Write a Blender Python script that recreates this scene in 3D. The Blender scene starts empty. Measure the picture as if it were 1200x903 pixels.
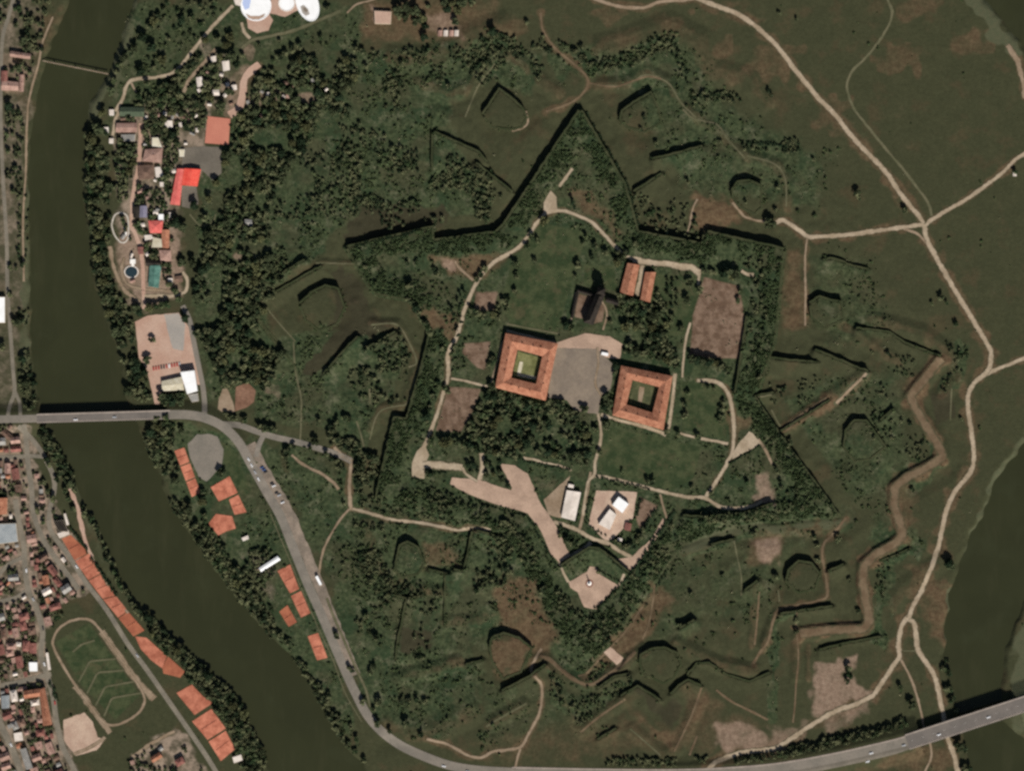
import bpy, math, random
import numpy as np
from mathutils import Vector

random.seed(7)
RNG = np.random.default_rng(7)
S = bpy.context.scene
C = S.collection

# ------------------------------------------------------------------ camera, sky, sun, exposure
W_M, H_M = 1200.0, 903.0            # the ground seen, in metres
CAM_H = 4000.0
cam_d = bpy.data.cameras.new("camera")
cam_d.sensor_width = 36.0
cam_d.lens = 36.0 * CAM_H / W_M
cam_d.clip_start = 10.0
cam_d.clip_end = 60000.0
cam = bpy.data.objects.new("camera", cam_d)
cam.location = (0, 0, CAM_H)
C.objects.link(cam)
S.camera = cam

SUN_EL = math.radians(41.0)
SUN_AZ = math.radians(163.0)         # clockwise from picture-up (north)
world = bpy.data.worlds.new("World")
S.world = world
world.use_nodes = True
wn = world.node_tree.nodes
sky = wn.new("ShaderNodeTexSky")
sky.sky_type = 'NISHITA'
sky.sun_disc = False
sky.sun_elevation = SUN_EL
sky.sun_rotation = SUN_AZ
world.node_tree.links.new(sky.outputs[0], wn["Background"].inputs[0])
wn["Background"].inputs[1].default_value = 0.05

sun_d = bpy.data.lights.new("sun", 'SUN')
sun_d.energy = 5.0
sun_d.angle = math.radians(0.53)
sun_d.color = (1.0, 0.955, 0.89)
sun = bpy.data.objects.new("sun", sun_d)
to_sun = Vector((math.sin(SUN_AZ) * math.cos(SUN_EL), math.cos(SUN_AZ) * math.cos(SUN_EL), math.sin(SUN_EL)))
sun.rotation_euler = (-to_sun).to_track_quat('-Z', 'Y').to_euler()
sun.location = (0, 0, 900)
C.objects.link(sun)

S.view_settings.view_transform = 'Standard'
S.view_settings.look = 'None'
S.view_settings.gamma = 1.0
S.view_settings.use_curve_mapping = False
S.view_settings.exposure = 0.03
S.render.engine = 'CYCLES'
S.cycles.pixel_filter_type = 'BLACKMAN_HARRIS'
S.cycles.filter_width = 2.7
S.cycles.max_bounces = 4
S.cycles.use_denoising = False

# ------------------------------------------------------------------ plan coordinates (x right, y down, metres) -> world
def wx(x): return x - 600.0
def wy(y): return 451.5 - y
def q(x0, y0, pts, k=0.22148):
    return [(x0 + a * k, y0 + b * k) for a, b in pts]
K15, K20, KN = 0.16611, 0.22481, 0.2249

# ------------------------------------------------------------------ small helpers
def new_mesh(name, V, F, mat=None, smooth=False):
    V = np.asarray(V, dtype=np.float32).reshape(-1, 3)
    m = bpy.data.meshes.new(name)
    if isinstance(F, np.ndarray) and F.ndim == 2:
        n, k = F.shape
        m.vertices.add(len(V)); m.vertices.foreach_set("co", V.ravel())
        m.loops.add(n * k); m.loops.foreach_set("vertex_index", F.astype(np.int32).ravel())
        m.polygons.add(n)
        m.polygons.foreach_set("loop_start", np.arange(0, n * k, k, dtype=np.int32))
        m.polygons.foreach_set("loop_total", np.full(n, k, dtype=np.int32))
        m.update(calc_edges=True); m.validate()
    else:
        m.from_pydata([tuple(v) for v in V.tolist()], [], F); m.update()
    if smooth:
        m.polygons.foreach_set("use_smooth", np.ones(len(m.polygons), dtype=bool))
    if mat: m.materials.append(mat)
    return m

def link(name, mesh, parent=None, loc=None):
    o = bpy.data.objects.new(name, mesh)
    C.objects.link(o)
    if parent is not None: o.parent = parent
    if loc is not None: o.location = loc
    return o

def thing(name, label, cat, loc=(0, 0, 0), group=None):
    o = bpy.data.objects.new(name, None)
    o.empty_display_size = 1.0
    C.objects.link(o); o.location = loc
    o["label"] = label; o["category"] = cat
    if group: o["group"] = group
    return o

def tag(o, label, cat, group=None, kind=None):
    if label: o["label"] = label
    if cat: o["category"] = cat
    if group: o["group"] = group
    if kind: o["kind"] = kind
    return o

class MB:
    """collects solids in plan coordinates (z up) for one mesh"""
    def __init__(s): s.v = []; s.f = []
    def add(s, V, F):
        n = len(s.v); s.v += [tuple(p) for p in V]; s.f += [tuple(i + n for i in f) for f in F]
    def prism(s, poly, z0, z1, grow=0.0):
        n = len(poly); p0 = [(wx(x), wy(y)) for x, y in poly]
        a = sum(p0[i][0] * p0[(i + 1) % n][1] - p0[(i + 1) % n][0] * p0[i][1] for i in range(n))
        if a < 0: p0 = p0[::-1]
        if grow:
            cx = sum(p[0] for p in p0) / n; cy = sum(p[1] for p in p0) / n
            p0 = [(x + grow * (x - cx) / (math.hypot(x - cx, y - cy) + 1e-6), y + grow * (y - cy) / (math.hypot(x - cx, y - cy) + 1e-6)) for x, y in p0]
        V = [(x, y, z0) for x, y in p0] + [(x, y, z1) for x, y in p0]
        F = [tuple(range(n - 1, -1, -1)), tuple(range(n, 2 * n))]
        F += [(i, (i + 1) % n, n + (i + 1) % n, n + i) for i in range(n)]
        s.add(V, F)
    def box(s, cx, cy, cz, sx, sy, sz, rot=0.0):
        """centre in world axes relative to a local origin"""
        c, d = math.cos(rot), math.sin(rot); V = []
        for k in (-1, 1):
            for j in (-1, 1):
                for i in (-1, 1):
                    x, y = i * sx / 2, j * sy / 2
                    V.append((cx + x * c - y * d, cy + x * d + y * c, cz + k * sz / 2))
        s.add(V, [(0, 2, 3, 1), (4, 5, 7, 6), (0, 1, 5, 4), (2, 6, 7, 3), (0, 4, 6, 2), (1, 3, 7, 5)])
    def cyl(s, cx, cy, z0, z1, r0, r1=None, n=12):
        r1 = r0 if r1 is None else r1
        V = [(cx + r0 * math.cos(2 * math.pi * i / n), cy + r0 * math.sin(2 * math.pi * i / n), z0) for i in range(n)]
        V += [(cx + r1 * math.cos(2 * math.pi * i / n), cy + r1 * math.sin(2 * math.pi * i / n), z1) for i in range(n)]
        s.add(V, [tuple(range(n - 1, -1, -1)), tuple(range(n, 2 * n))] + [(i, (i + 1) % n, n + (i + 1) % n, n + i) for i in range(n)])
    def tube(s, a, b, r0, r1, n=6):
        a, b = Vector(a), Vector(b); d = (b - a).normalized()
        u = d.orthogonal().normalized(); w = d.cross(u)
        V = [a + r0 * (u * math.cos(2 * math.pi * i / n) + w * math.sin(2 * math.pi * i / n)) for i in range(n)]
        V += [b + r1 * (u * math.cos(2 * math.pi * i / n) + w * math.sin(2 * math.pi * i / n)) for i in range(n)]
        s.add(V, [tuple(range(n - 1, -1, -1)), tuple(range(n, 2 * n))] + [(i, (i + 1) % n, n + (i + 1) % n, n + i) for i in range(n)])
    def mesh(s, name, mat, off=(0, 0, 0)):
        V = [(x - off[0], y - off[1], z - off[2]) for x, y, z in s.v]
        return new_mesh(name, V, s.f, mat)
    def build(s, name, mat, parent=None, loc=None):
        """vertices are world; re-based on the parent's location"""
        off = tuple(parent.location) if parent is not None else (0, 0, 0)
        if loc is not None: off = loc
        o = link(name, s.mesh(name, mat, off), parent)
        if parent is None and loc is not None: o.location = loc
        return o

# ------------------------------------------------------------------ materials
def lin(r, g, b):
    f = lambda c: (c / 255 / 12.92) if c / 255 <= 0.04045 else ((c / 255 + 0.055) / 1.055) ** 2.4
    return (f(r), f(g), f(b), 1.0)

class NT:
    def __init__(s, name, rough=0.9, spec=0.1):
        s.m = bpy.data.materials.new(name); s.m.use_nodes = True
        s.t = s.m.node_tree; s.b = s.t.nodes["Principled BSDF"]
        s.b.inputs["Roughness"].default_value = rough
        s.b.inputs["Specular IOR Level"].default_value = spec
        g = s.t.nodes.new("ShaderNodeNewGeometry"); s.pos = g.outputs["Position"]
    def L(s, a, b): s.t.links.new(a, b)
    def noise(s, scale, detail=3, rough=0.6, vec=None, off=0.0):
        n = s.t.nodes.new("ShaderNodeTexNoise"); n.noise_dimensions = '3D'
        n.inputs["Scale"].default_value = scale; n.inputs["Detail"].default_value = detail
        n.inputs["Roughness"].default_value = rough
        v = vec or s.pos
        if off:
            a = s.t.nodes.new("ShaderNodeVectorMath"); a.operation = 'ADD'; a.inputs[1].default_value = (off, off * 1.7, 0)
            s.L(v, a.inputs[0]); v = a.outputs[0]
        s.L(v, n.inputs["Vector"])
        return n.outputs["Fac"]
    def math(s, op, a, b=None, clamp=False):
        n = s.t.nodes.new("ShaderNodeMath"); n.operation = op; n.use_clamp = clamp
        for i, x in enumerate((a, b)):
            if x is None: continue
            if hasattr(x, "links"): s.L(x, n.inputs[i])
            else: n.inputs[i].default_value = x
        return n.outputs[0]
    def ramp(s, x, lo, hi):
        n = s.t.nodes.new("ShaderNodeMapRange"); n.interpolation_type = 'SMOOTHSTEP'
        n.inputs["From Min"].default_value = lo; n.inputs["From Max"].default_value = hi
        s.L(x, n.inputs["Value"]); return n.outputs[0]
    def mix(s, f, a, b, mode='MIX'):
        n = s.t.nodes.new("ShaderNodeMix"); n.data_type = 'RGBA'; n.blend_type = mode
        for sock, x in ((n.inputs[0], f), (n.inputs[6], a), (n.inputs[7], b)):
            if hasattr(x, "links"): s.L(x, sock)
            else: sock.default_value = x
        return n.outputs[2]
    def vary(s, col, fac, lo=0.7, hi=1.3):
        n = s.t.nodes.new("ShaderNodeMapRange"); s.L(fac, n.inputs[0])
        n.inputs[1].default_value = 0.25; n.inputs[2].default_value = 0.75
        n.inputs[3].default_value = lo; n.inputs[4].default_value = hi
        h = s.t.nodes.new("ShaderNodeCombineColor")
        for i in range(3): s.L(n.outputs[0], h.inputs[i])
        return s.mix(1.0, col, h.outputs[0], 'MULTIPLY')
    def out(s, col):
        if hasattr(col, "links"): s.L(col, s.b.inputs["Base Color"])
        else: s.b.inputs["Base Color"].default_value = col
        return s.m
    def bump(s, fac, strength=0.5, dist=0.5):
        n = s.t.nodes.new("ShaderNodeBump"); n.inputs["Strength"].default_value = strength
        n.inputs["Distance"].default_value = dist
        s.L(fac, n.inputs["Height"]); s.L(n.outputs[0], s.b.inputs["Normal"])
    def objrand(s):
        return s.t.nodes.new("ShaderNodeObjectInfo").outputs["Random"]

def mottled(name, c1, c2, s1=0.08, s2=0.6, rough=0.9, spec=0.1, lo=0.75, hi=1.25, objvar=0.0):
    n = NT(name, rough, spec)
    col = n.mix(n.ramp(n.noise(s1, 4), 0.35, 0.65), c1, c2)
    col = n.vary(col, n.noise(s2, 3), lo, hi)
    if objvar: 
        r = n.objrand()
        col = n.vary(col, r, 1 - objvar, 1 + objvar)
    return n.out(col)

def worn_path(name, c1, c2, grass, soft=0.45):
    n = NT(name, 0.95, 0.05)
    col = n.mix(n.ramp(n.noise(0.07, 4), 0.35, 0.65), c1, c2)
    col = n.vary(col, n.noise(0.35, 4, 0.7), 0.8, 1.2)
    a = n.t.nodes.new("ShaderNodeAttribute"); a.attribute_name = "edge"
    f = n.ramp(n.math('ADD', a.outputs["Fac"], n.math('MULTIPLY', n.math('SUBTRACT', n.noise(0.16, 5, 0.7, off=8), 0.5), 1.5)), 0.5, 1.08)
    g = n.vary(grass, n.noise(0.3, 3), 0.85, 1.15)
    return n.out(n.mix(f, col, g))
M = {}
def mats():
    # ground: grass with patches of scrub, dry soil, bare earth and town yards
    n = NT("ground", 0.95, 0.03)
    def attr(nm):
        a = n.t.nodes.new("ShaderNodeAttribute"); a.attribute_name = nm
        sp = n.t.nodes.new("ShaderNodeSeparateColor"); n.L(a.outputs["Color"], sp.inputs[0])
        return sp.outputs[0], sp.outputs[1], sp.outputs[2], a.outputs["Alpha"]
    brown, bare, lush, town = attr("soil_mask")
    plough, lawn, marsh, sand = attr("cover_mask")
    big, mid, fine, tiny = n.noise(0.008, 4), n.noise(0.045, 5, 0.65), n.noise(0.22, 4, 0.65), n.noise(0.9, 2)
    def edge(mask, amp=0.7, nz=mid):
        return n.ramp(n.math('ADD', mask, n.math('MULTIPLY', n.math('SUBTRACT', nz, 0.5), amp)), 0.28, 0.72)
    olive = n.mix(n.ramp(mid, 0.3, 0.7), lin(58, 60, 42), lin(63, 64, 45))
    olive = n.mix(n.math('MULTIPLY', n.ramp(n.noise(0.028, 5, 0.6, off=91), 0.53, 0.66), 0.35), olive, lin(80, 66, 49))
    col = olive
    lcol = n.mix(n.ramp(fine, 0.32, 0.68), lin(46, 57, 38), lin(69, 77, 53))
    lcol = n.mix(n.math('MULTIPLY', n.ramp(n.noise(0.03, 6, 0.7, off=33), 0.49, 0.58), 0.7), lcol, lin(39, 56, 37))
    lcol = n.mix(n.math('MULTIPLY', n.ramp(n.noise(0.055, 6, 0.78, off=57), 0.52, 0.66), 0.75), lcol, lin(100, 100, 78))
    lcol = n.mix(n.math('MULTIPLY', n.ramp(n.noise(0.016, 4, 0.6, off=141), 0.5, 0.62), 0.5), lcol, lin(70, 66, 49))
    lcol = n.mix(n.math('MULTIPLY', n.ramp(n.noise(0.11, 5, 0.7, off=201), 0.55, 0.66), 0.7), lcol, lin(36, 41, 26))
    col = n.mix(n.math('MULTIPLY', edge(lush), 0.9), col, lcol)
    col = n.mix(edge(lawn, 0.3), col, n.mix(n.ramp(n.noise(0.07, 5, 0.65, off=12), 0.38, 0.62), lin(48, 59, 38), lin(68, 74, 50)))
    col = n.mix(n.math('MULTIPLY', n.math('MULTIPLY', lawn, n.ramp(n.noise(0.05, 5, 0.7, off=401), 0.53, 0.66)), 0.5), col, lin(84, 76, 56))
    col = n.mix(edge(marsh, 0.5), col, lin(56, 54, 40))
    bcol = n.mix(n.ramp(fine, 0.3, 0.7), lin(84, 66, 50), lin(98, 82, 62))
    bfac = n.ramp(n.math('ADD', brown, n.math('MULTIPLY', n.math('SUBTRACT', mid, 0.5), 1.3)), 0.1, 1.1)
    col = n.mix(n.math('MULTIPLY', bfac, 0.9), col, bcol)
    pcol = n.mix(n.ramp(n.noise(0.12, 5, off=5), 0.35, 0.65), lin(92, 74, 60), lin(122, 102, 86))
    col = n.mix(edge(plough, 0.5), col, pcol)
    tcol = n.mix(n.ramp(n.noise(0.07, 4, off=71), 0.38, 0.62), lin(82, 76, 62), lin(140, 124, 108))
    col = n.mix(edge(town, 0.8), col, tcol)
    scol = n.mix(n.ramp(fine, 0.3, 0.7), lin(86, 86, 65), lin(70, 74, 55))
    col = n.mix(edge(sand, 0.7), col, scol)
    ecol = n.mix(n.ramp(fine, 0.3, 0.7), lin(128, 107, 91), lin(142, 121, 104))
    col = n.mix(n.math('MULTIPLY', n.ramp(n.math('ADD', bare, n.math('MULTIPLY', n.math('SUBTRACT', mid, 0.5), 1.2)), 0.15, 0.95), 0.85), col, ecol)
    col = n.vary(col, fine, 0.82, 1.18); col = n.vary(col, tiny, 0.88, 1.12)
    M['ground'] = n.out(col)
    n.bump(n.noise(0.5, 4), 0.5, 0.8)
    # water
    n = NT("water", 0.12, 0.35)
    n.b.inputs["IOR"].default_value = 1.33
    c = n.mix(n.ramp(n.noise(0.012, 3), 0.35, 0.65), lin(46, 48, 31), lin(49, 51, 33))
    mp = n.t.nodes.new("ShaderNodeMapping"); mp.inputs["Rotation"].default_value = (0, 0, 0.5); mp.inputs["Scale"].default_value = (1, 0.22, 1)
    n.L(n.pos, mp.inputs["Vector"])
    st = n.noise(0.045, 6, 0.65, mp.outputs[0])
    c = n.mix(n.math('MULTIPLY', n.ramp(st, 0.5, 0.72), 0.25), c, lin(64, 63, 44))
    c = n.mix(n.math('MULTIPLY', n.ramp(n.noise(0.02, 4, 0.6, off=300), 0.54, 0.72), 0.18), c, lin(60, 64, 45))
    n.bump(n.noise(0.35, 3), 0.12, 0.25)
    M['water'] = n.out(c)
    M['shoal'] = mottled("shoal_weed", lin(70, 76, 56), lin(88, 90, 68), 0.05, 0.4)
    # roads and paving
    M['asphalt'] = mottled("asphalt", lin(112, 106, 96), lin(124, 116, 105), 0.05, 0.5, 0.85, 0.2, 0.85, 1.15)
    M['asphalt_dark'] = mottled("asphalt_dark", lin(94, 88, 78), lin(106, 99, 88), 0.05, 0.5, 0.85, 0.2, 0.85, 1.15)
    M['town_asphalt'] = mottled("town_asphalt", lin(108, 102, 90), lin(124, 116, 102), 0.06, 0.5, 0.9, 0.1, 0.8, 1.2)
    M['parking'] = mottled("parking_gravel", lin(112, 102, 90), lin(136, 122, 108), 0.07, 0.6, 0.9, 0.1, 0.75, 1.25)
    M['path'] = worn_path("dirt_path", lin(146, 130, 108), lin(166, 150, 128), lin(68, 66, 48))
    M['lawn_dry'] = mottled('dry_yellow_lawn', lin(92, 94, 58), lin(116, 116, 78), 0.1, 0.5)
    M['lawn_dull'] = mottled('dull_lawn', lin(66, 70, 48), lin(88, 88, 62), 0.1, 0.5)
    M['path_tan'] = worn_path("tan_path", lin(128, 110, 90), lin(144, 126, 106), lin(68, 66, 48))
    M['path_faint'] = worn_path("faint_grassy_path", lin(84, 84, 62), lin(100, 96, 74), lin(68, 66, 48))
    M['path_brown'] = worn_path("worn_brown_path", lin(94, 78, 60), lin(110, 94, 74), lin(68, 66, 48))
    M['plaza_grey'] = mottled("worn_grey_paving", lin(116, 105, 93), lin(130, 117, 102), 0.04, 0.25, 0.9, 0.1, 0.86, 1.14)
    M['plaza_pink'] = mottled("pale_pink_gravel", lin(156, 132, 114), lin(174, 148, 128), 0.05, 0.5, 0.95, 0.05, 0.85, 1.15)
    M['lot_pink'] = mottled("pinkish_concrete", lin(168, 136, 118), lin(178, 150, 132), 0.04, 0.5, 0.9, 0.1, 0.85, 1.15)
    M['lot_grey'] = mottled("grey_concrete", lin(146, 140, 132), lin(158, 150, 140), 0.04, 0.5, 0.9, 0.1, 0.9, 1.1)
    M['dirt_lot'] = mottled("trampled_earth", lin(166, 140, 122), lin(182, 158, 138), 0.07, 0.5, 0.95, 0.05, 0.85, 1.15)
    M['clay'] = mottled("orange_clay", lin(154, 92, 72), lin(188, 120, 96), 0.09, 0.4, 0.95, 0.05, 0.82, 1.18, 0.08)
    M['clay_dark'] = mottled("dull_red_clay", lin(142, 84, 64), lin(164, 102, 76), 0.06, 0.5, 0.95, 0.05, 0.85, 1.15)
    M['clay_pink'] = mottled("salmon_hardcourt", lin(178, 114, 96), lin(186, 122, 102), 0.04, 0.5, 0.9, 0.1, 0.93, 1.07)
    M['dull_earth'] = mottled('dull_reddish_earth', lin(108, 80, 64), lin(128, 98, 80), 0.06, 0.4)
    M['net'] = mottled("pale_net", lin(150, 112, 94), lin(160, 122, 104))
    # building surfaces
    def roof(name, c1, c2, v=0.1):
        n = NT(name, 0.85, 0.15)
        col = n.mix(n.ramp(n.noise(0.18, 5, 0.7), 0.35, 0.65), c1, c2)
        col = n.vary(col, n.noise(1.2, 3), 0.78, 1.22)
        col = n.vary(col, n.objrand(), 1 - v, 1 + v)
        w = n.t.nodes.new("ShaderNodeTexWave"); w.inputs["Scale"].default_value = 1.6; w.inputs["Distortion"].default_value = 2
        n.L(n.pos, w.inputs["Vector"])
        n.bump(w.outputs["Fac"], 0.4, 0.1)
        return n.out(col)
    M['tile_orange'] = roof("orange_roof_tiles", lin(142, 92, 70), lin(172, 120, 94))
    M['tile_pink'] = roof("faded_pink_tiles", lin(142, 112, 100), lin(170, 138, 124))
    M['tile_red'] = roof("dull_red_tiles", lin(116, 76, 68), lin(142, 96, 86))
    M['tile_brown'] = roof("brown_roof_tiles", lin(98, 78, 66), lin(122, 98, 84))
    M['sheet_grey'] = roof("grey_sheet_roof", lin(128, 126, 120), lin(152, 148, 142))
    M['sheet_blue'] = roof("blue_grey_sheet_roof", lin(130, 136, 138), lin(148, 152, 152))
    M['sheet_cream'] = roof("cream_sheet_roof", lin(186, 176, 150), lin(206, 198, 176))
    M['sheet_green'] = roof("green_sheet_roof", lin(62, 72, 56), lin(76, 86, 68))
    M['sheet_red'] = roof("bright_red_sheet_roof", lin(208, 72, 60), lin(226, 96, 80), 0.03)
    M['sheet_coral'] = roof("coral_sheet_roof", lin(196, 92, 86), lin(212, 112, 102), 0.03)
    M['sheet_mauve'] = roof("mauve_grey_roof", lin(120, 116, 134), lin(140, 136, 152))
    M['slate'] = roof("dark_slate_roof", lin(38, 34, 30), lin(54, 48, 42), 0.02)
    M['white_roof'] = mottled("white_membrane_roof", (0.8, 0.8, 0.78, 1), (0.86, 0.86, 0.85, 1), 0.1, 0.5, 0.6, 0.3, 0.95, 1.05)
    M['pale_roof'] = mottled("pale_grey_roof", lin(196, 184, 172), lin(218, 206, 194), 0.1, 0.5, 0.7, 0.2, 0.9, 1.1)
    M['plaster'] = mottled("cream_plaster", lin(178, 164, 142), lin(192, 178, 156), 0.2, 1, 0.9, 0.1, 0.9, 1.1, 0.12)
    M['plaster_white'] = mottled("white_plaster", lin(206, 202, 194), lin(220, 216, 208), 0.2, 1)
    M['window'] = NT("window_glass", 0.1, 0.5).out(lin(34, 40, 44))
    M['chimney'] = mottled("chimney_brick", lin(120, 78, 62), lin(140, 94, 76), 0.5, 2)
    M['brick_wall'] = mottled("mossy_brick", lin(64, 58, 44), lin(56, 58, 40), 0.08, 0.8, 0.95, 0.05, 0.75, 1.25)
    M['coping'] = mottled("grassy_wall_top", lin(52, 58, 38), lin(64, 66, 46), 0.06, 0.6, 0.95, 0.05, 0.75, 1.25)
    M['concrete'] = mottled("pale_concrete", lin(176, 168, 156), lin(190, 182, 170), 0.1, 0.6)
    M['bridge_road'] = mottled("bridge_asphalt", lin(100, 94, 88), lin(110, 103, 96), 0.06, 0.4, 0.85, 0.2, 0.92, 1.08)
    M['bridge_walk'] = mottled("bridge_footway", lin(140, 128, 118), lin(154, 142, 130), 0.1, 0.6)
    M['rail'] = NT("grey_paint_rail", 0.5, 0.4).out(lin(150, 146, 140))
    M['marking'] = NT("road_paint", 0.7, 0.2).out(lin(190, 186, 178))
    M['pool_blue'] = NT("pool_water", 0.08, 0.5).out(lin(60, 96, 110))
    M['pool_dark'] = NT("dark_pool_water", 0.08, 0.5).out(lin(40, 54, 60))
    M['pool_pale'] = NT("pale_pool_water", 0.1, 0.5).out(lin(176, 190, 222))
    M['teal'] = mottled("teal_canvas", lin(70, 104, 94), lin(92, 128, 116), 0.2, 0.8)
    M['white_stone'] = mottled("white_stone", (0.75, 0.72, 0.66, 1), (0.82, 0.79, 0.74, 1), 0.2, 1)
    M['dark_ring'] = mottled("weathered_ring_kerb", lin(120, 88, 74), lin(136, 100, 86), 0.2, 1)
    M['rubber'] = NT("tyre_rubber", 0.9, 0.1).out((0.02, 0.02, 0.02, 1))
    M['glass_dark'] = NT("car_glass", 0.1, 0.5).out((0.02, 0.025, 0.03, 1))
    for nm, c in (("white", (0.8, 0.8, 0.8, 1)), ("silver", (0.45, 0.46, 0.47, 1)), ("red", (0.4, 0.03, 0.03, 1)), ("dark", (0.03, 0.03, 0.035, 1)), ("blue", (0.05, 0.1, 0.25, 1))):
        M['car_' + nm] = NT("car_paint_" + nm, 0.3, 0.5).out(c)
    # plants
    def leaf(name, c1, c2, v=0.25, big=0.03):
        n = NT(name, 0.9, 0.03)
        col = n.mix(n.ramp(n.noise(0.5, 3), 0.3, 0.7), c1, c2)
        col = n.vary(col, n.noise(big, 3), 0.75, 1.25)
        col = n.vary(col, n.objrand(), 1 - v, 1 + v)
        return n.out(col)
    M['leaf'] = leaf("leaves", lin(50, 58, 40), lin(74, 80, 56))
    M['leaf_olive'] = leaf("olive_leaves", lin(62, 66, 44), lin(92, 92, 62))
    M['leaf_deep'] = leaf("deep_green_leaves", lin(34, 46, 32), lin(46, 58, 40))
    M['leaf_wood'] = leaf("woodland_leaves", lin(48, 57, 40), lin(92, 94, 68), 0.0, 0.035)
    n = NT("woodland_leaves", 0.9, 0.03)
    per = n.noise(0.13, 2, 0.5, off=17)
    col = n.mix(n.ramp(per, 0.4, 0.6), lin(42, 52, 36), lin(98, 100, 72))
    col = n.mix(n.math('MULTIPLY', n.ramp(n.noise(0.05, 3, off=77), 0.5, 0.66), 0.6), col, lin(56, 74, 46))
    M['leaf_wood'] = n.out(n.vary(col, n.noise(0.6, 3), 0.8, 1.2))
    M['leaf_shrub'] = leaf("shrub_leaves", lin(52, 66, 42), lin(84, 92, 62), 0.0, 0.06)
    M['leaf_rampart'] = leaf("rampart_scrub_leaves", lin(46, 60, 39), lin(72, 82, 54), 0.0, 0.05)
    M['dry_grass'] = leaf("dry_tufts", lin(104, 104, 80), lin(132, 128, 100), 0.0, 0.05)
    M['bark'] = mottled("bark", lin(70, 58, 46), lin(88, 74, 60), 0.5, 2)
mats()

# ------------------------------------------------------------------ plan data: rivers
WEST_RIVER_L = [(420, -3000), (150, -420), (100, -80), (80, 0), (73, 20), (60, 51), (51, 73), (42, 110), (36, 150), (33, 200), (33, 300), (35, 340), (36, 400), (38, 440), (45, 464), (48, 482), (53, 497), (69, 524), (82, 551), (95, 588), (108, 606), (126, 646), (141, 680), (156, 703), (180, 725), (206, 752), (243, 784), (276, 815), (290, 843), (300, 863), (310, 885), (318, 905), (345, 970), (380, 1100), (600, 3600)]
WEST_RIVER_R = [(520, -3000), (240, -420), (185, -80), (158, 0), (148, 25), (140, 50), (131, 82), (120, 98), (106, 120), (102, 142), (97, 200), (97, 233), (104, 277), (108, 322), (118, 355), (124, 382), (133, 400), (142, 429), (146, 460), (156, 485), (166, 510), (184, 551), (200, 593), (229, 635), (253, 669), (282, 704), (306, 733), (331, 759), (355, 784), (372, 814), (383, 844), (397, 862), (408, 880), (424, 893), (432, 910), (455, 970), (490, 1100), (720, 3600)]
EAST_RIVER_L = [(1000, -3000), (1090, -300), (1135, -60), (1153, 0), (1186, 38), (1200, 53), (1230, 95), (1262, 180), (1268, 300), (1240, 430), (1206, 508), (1190, 533), (1166, 564), (1153, 600), (1135, 631), (1124, 664), (1119, 680), (1109, 695), (1113, 713), (1106, 733), (1108, 755), (1106, 773), (1112, 793), (1119, 826), (1121, 835), (1133, 875), (1137, 905), (1150, 980), (1170, 1100), (1300, 3600)]
EAST_RIVER_R = [(1110, -3000), (1190, -300), (1230, -60), (1270, 20), (1320, 90), (1352, 180), (1362, 320), (1330, 440), (1282, 560), (1235, 640), (1200, 706), (1188, 733), (1177, 764), (1174, 800), (1176, 844), (1190, 858), (1204, 866), (1218, 905), (1240, 980), (1270, 1100), (1420, 3600)]
WEST_RIVER = WEST_RIVER_L + WEST_RIVER_R[::-1]
EAST_RIVER = EAST_RIVER_L + EAST_RIVER_R[::-1]

# ------------------------------------------------------------------ plan data: the fortress
STAR = [(680, 126), (733, 216), (748, 271), (822, 285), (825, 270), (919, 291), (908, 400), (890, 455), (884, 463), (917, 513), (985, 605), (870, 614), (800, 638), (752, 704), (686, 792), (642, 724), (600, 642), (560, 624), (440, 586), (442, 572), (462, 488), (476, 490), (494, 427), (503, 390), (481, 352), (440, 345), (430, 332), (404, 289), (508, 265), (508.5, 281), (581, 271), (590, 262)]
MAIN_WALLS = [  # stretches of the star's outline, each a wall of its own
    ([(590, 262), (680, 126)], "long brick scarp on north-west face of the fort's northern point", 7.5),
    ([(680, 126), (733, 216), (748, 271)], "brick scarp on north-east face of the fort's northern point", 7.0),
    ([(508.5, 281), (581, 271), (590, 262)], "short recessed brick curtain wall west of the fort's northern point", 6.5),
    ([(404, 289), (508, 265), (508.5, 281)], "overgrown brick scarp on top face of the fort's north-western point", 7.0),
    ([(503, 390), (481, 352), (440, 345), (430, 332), (404, 289)], "low overgrown scarp on south-west face of the north-western point", 4.0),
    ([(748, 271), (822, 285), (825, 270)], "brick curtain wall east of the fort's northern point", 6.5),
    ([(825, 270), (919, 291)], "straight brick scarp on top face of the fort's north-eastern point", 7.0),
    ([(919, 291), (908, 400), (890, 455)], "sunlit brick scarp on east face of the fort's north-eastern point", 4.0),
    ([(884, 463), (917, 513), (985, 605)], "long thin scarp on north-east face of the fort's south-eastern point", 5.0),
    ([(440, 586), (442, 572), (462, 488), (476, 490), (494, 427), (503, 390)], "stepped brick scarp along the fort's western side above the west ditch", 6.5),
]
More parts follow.
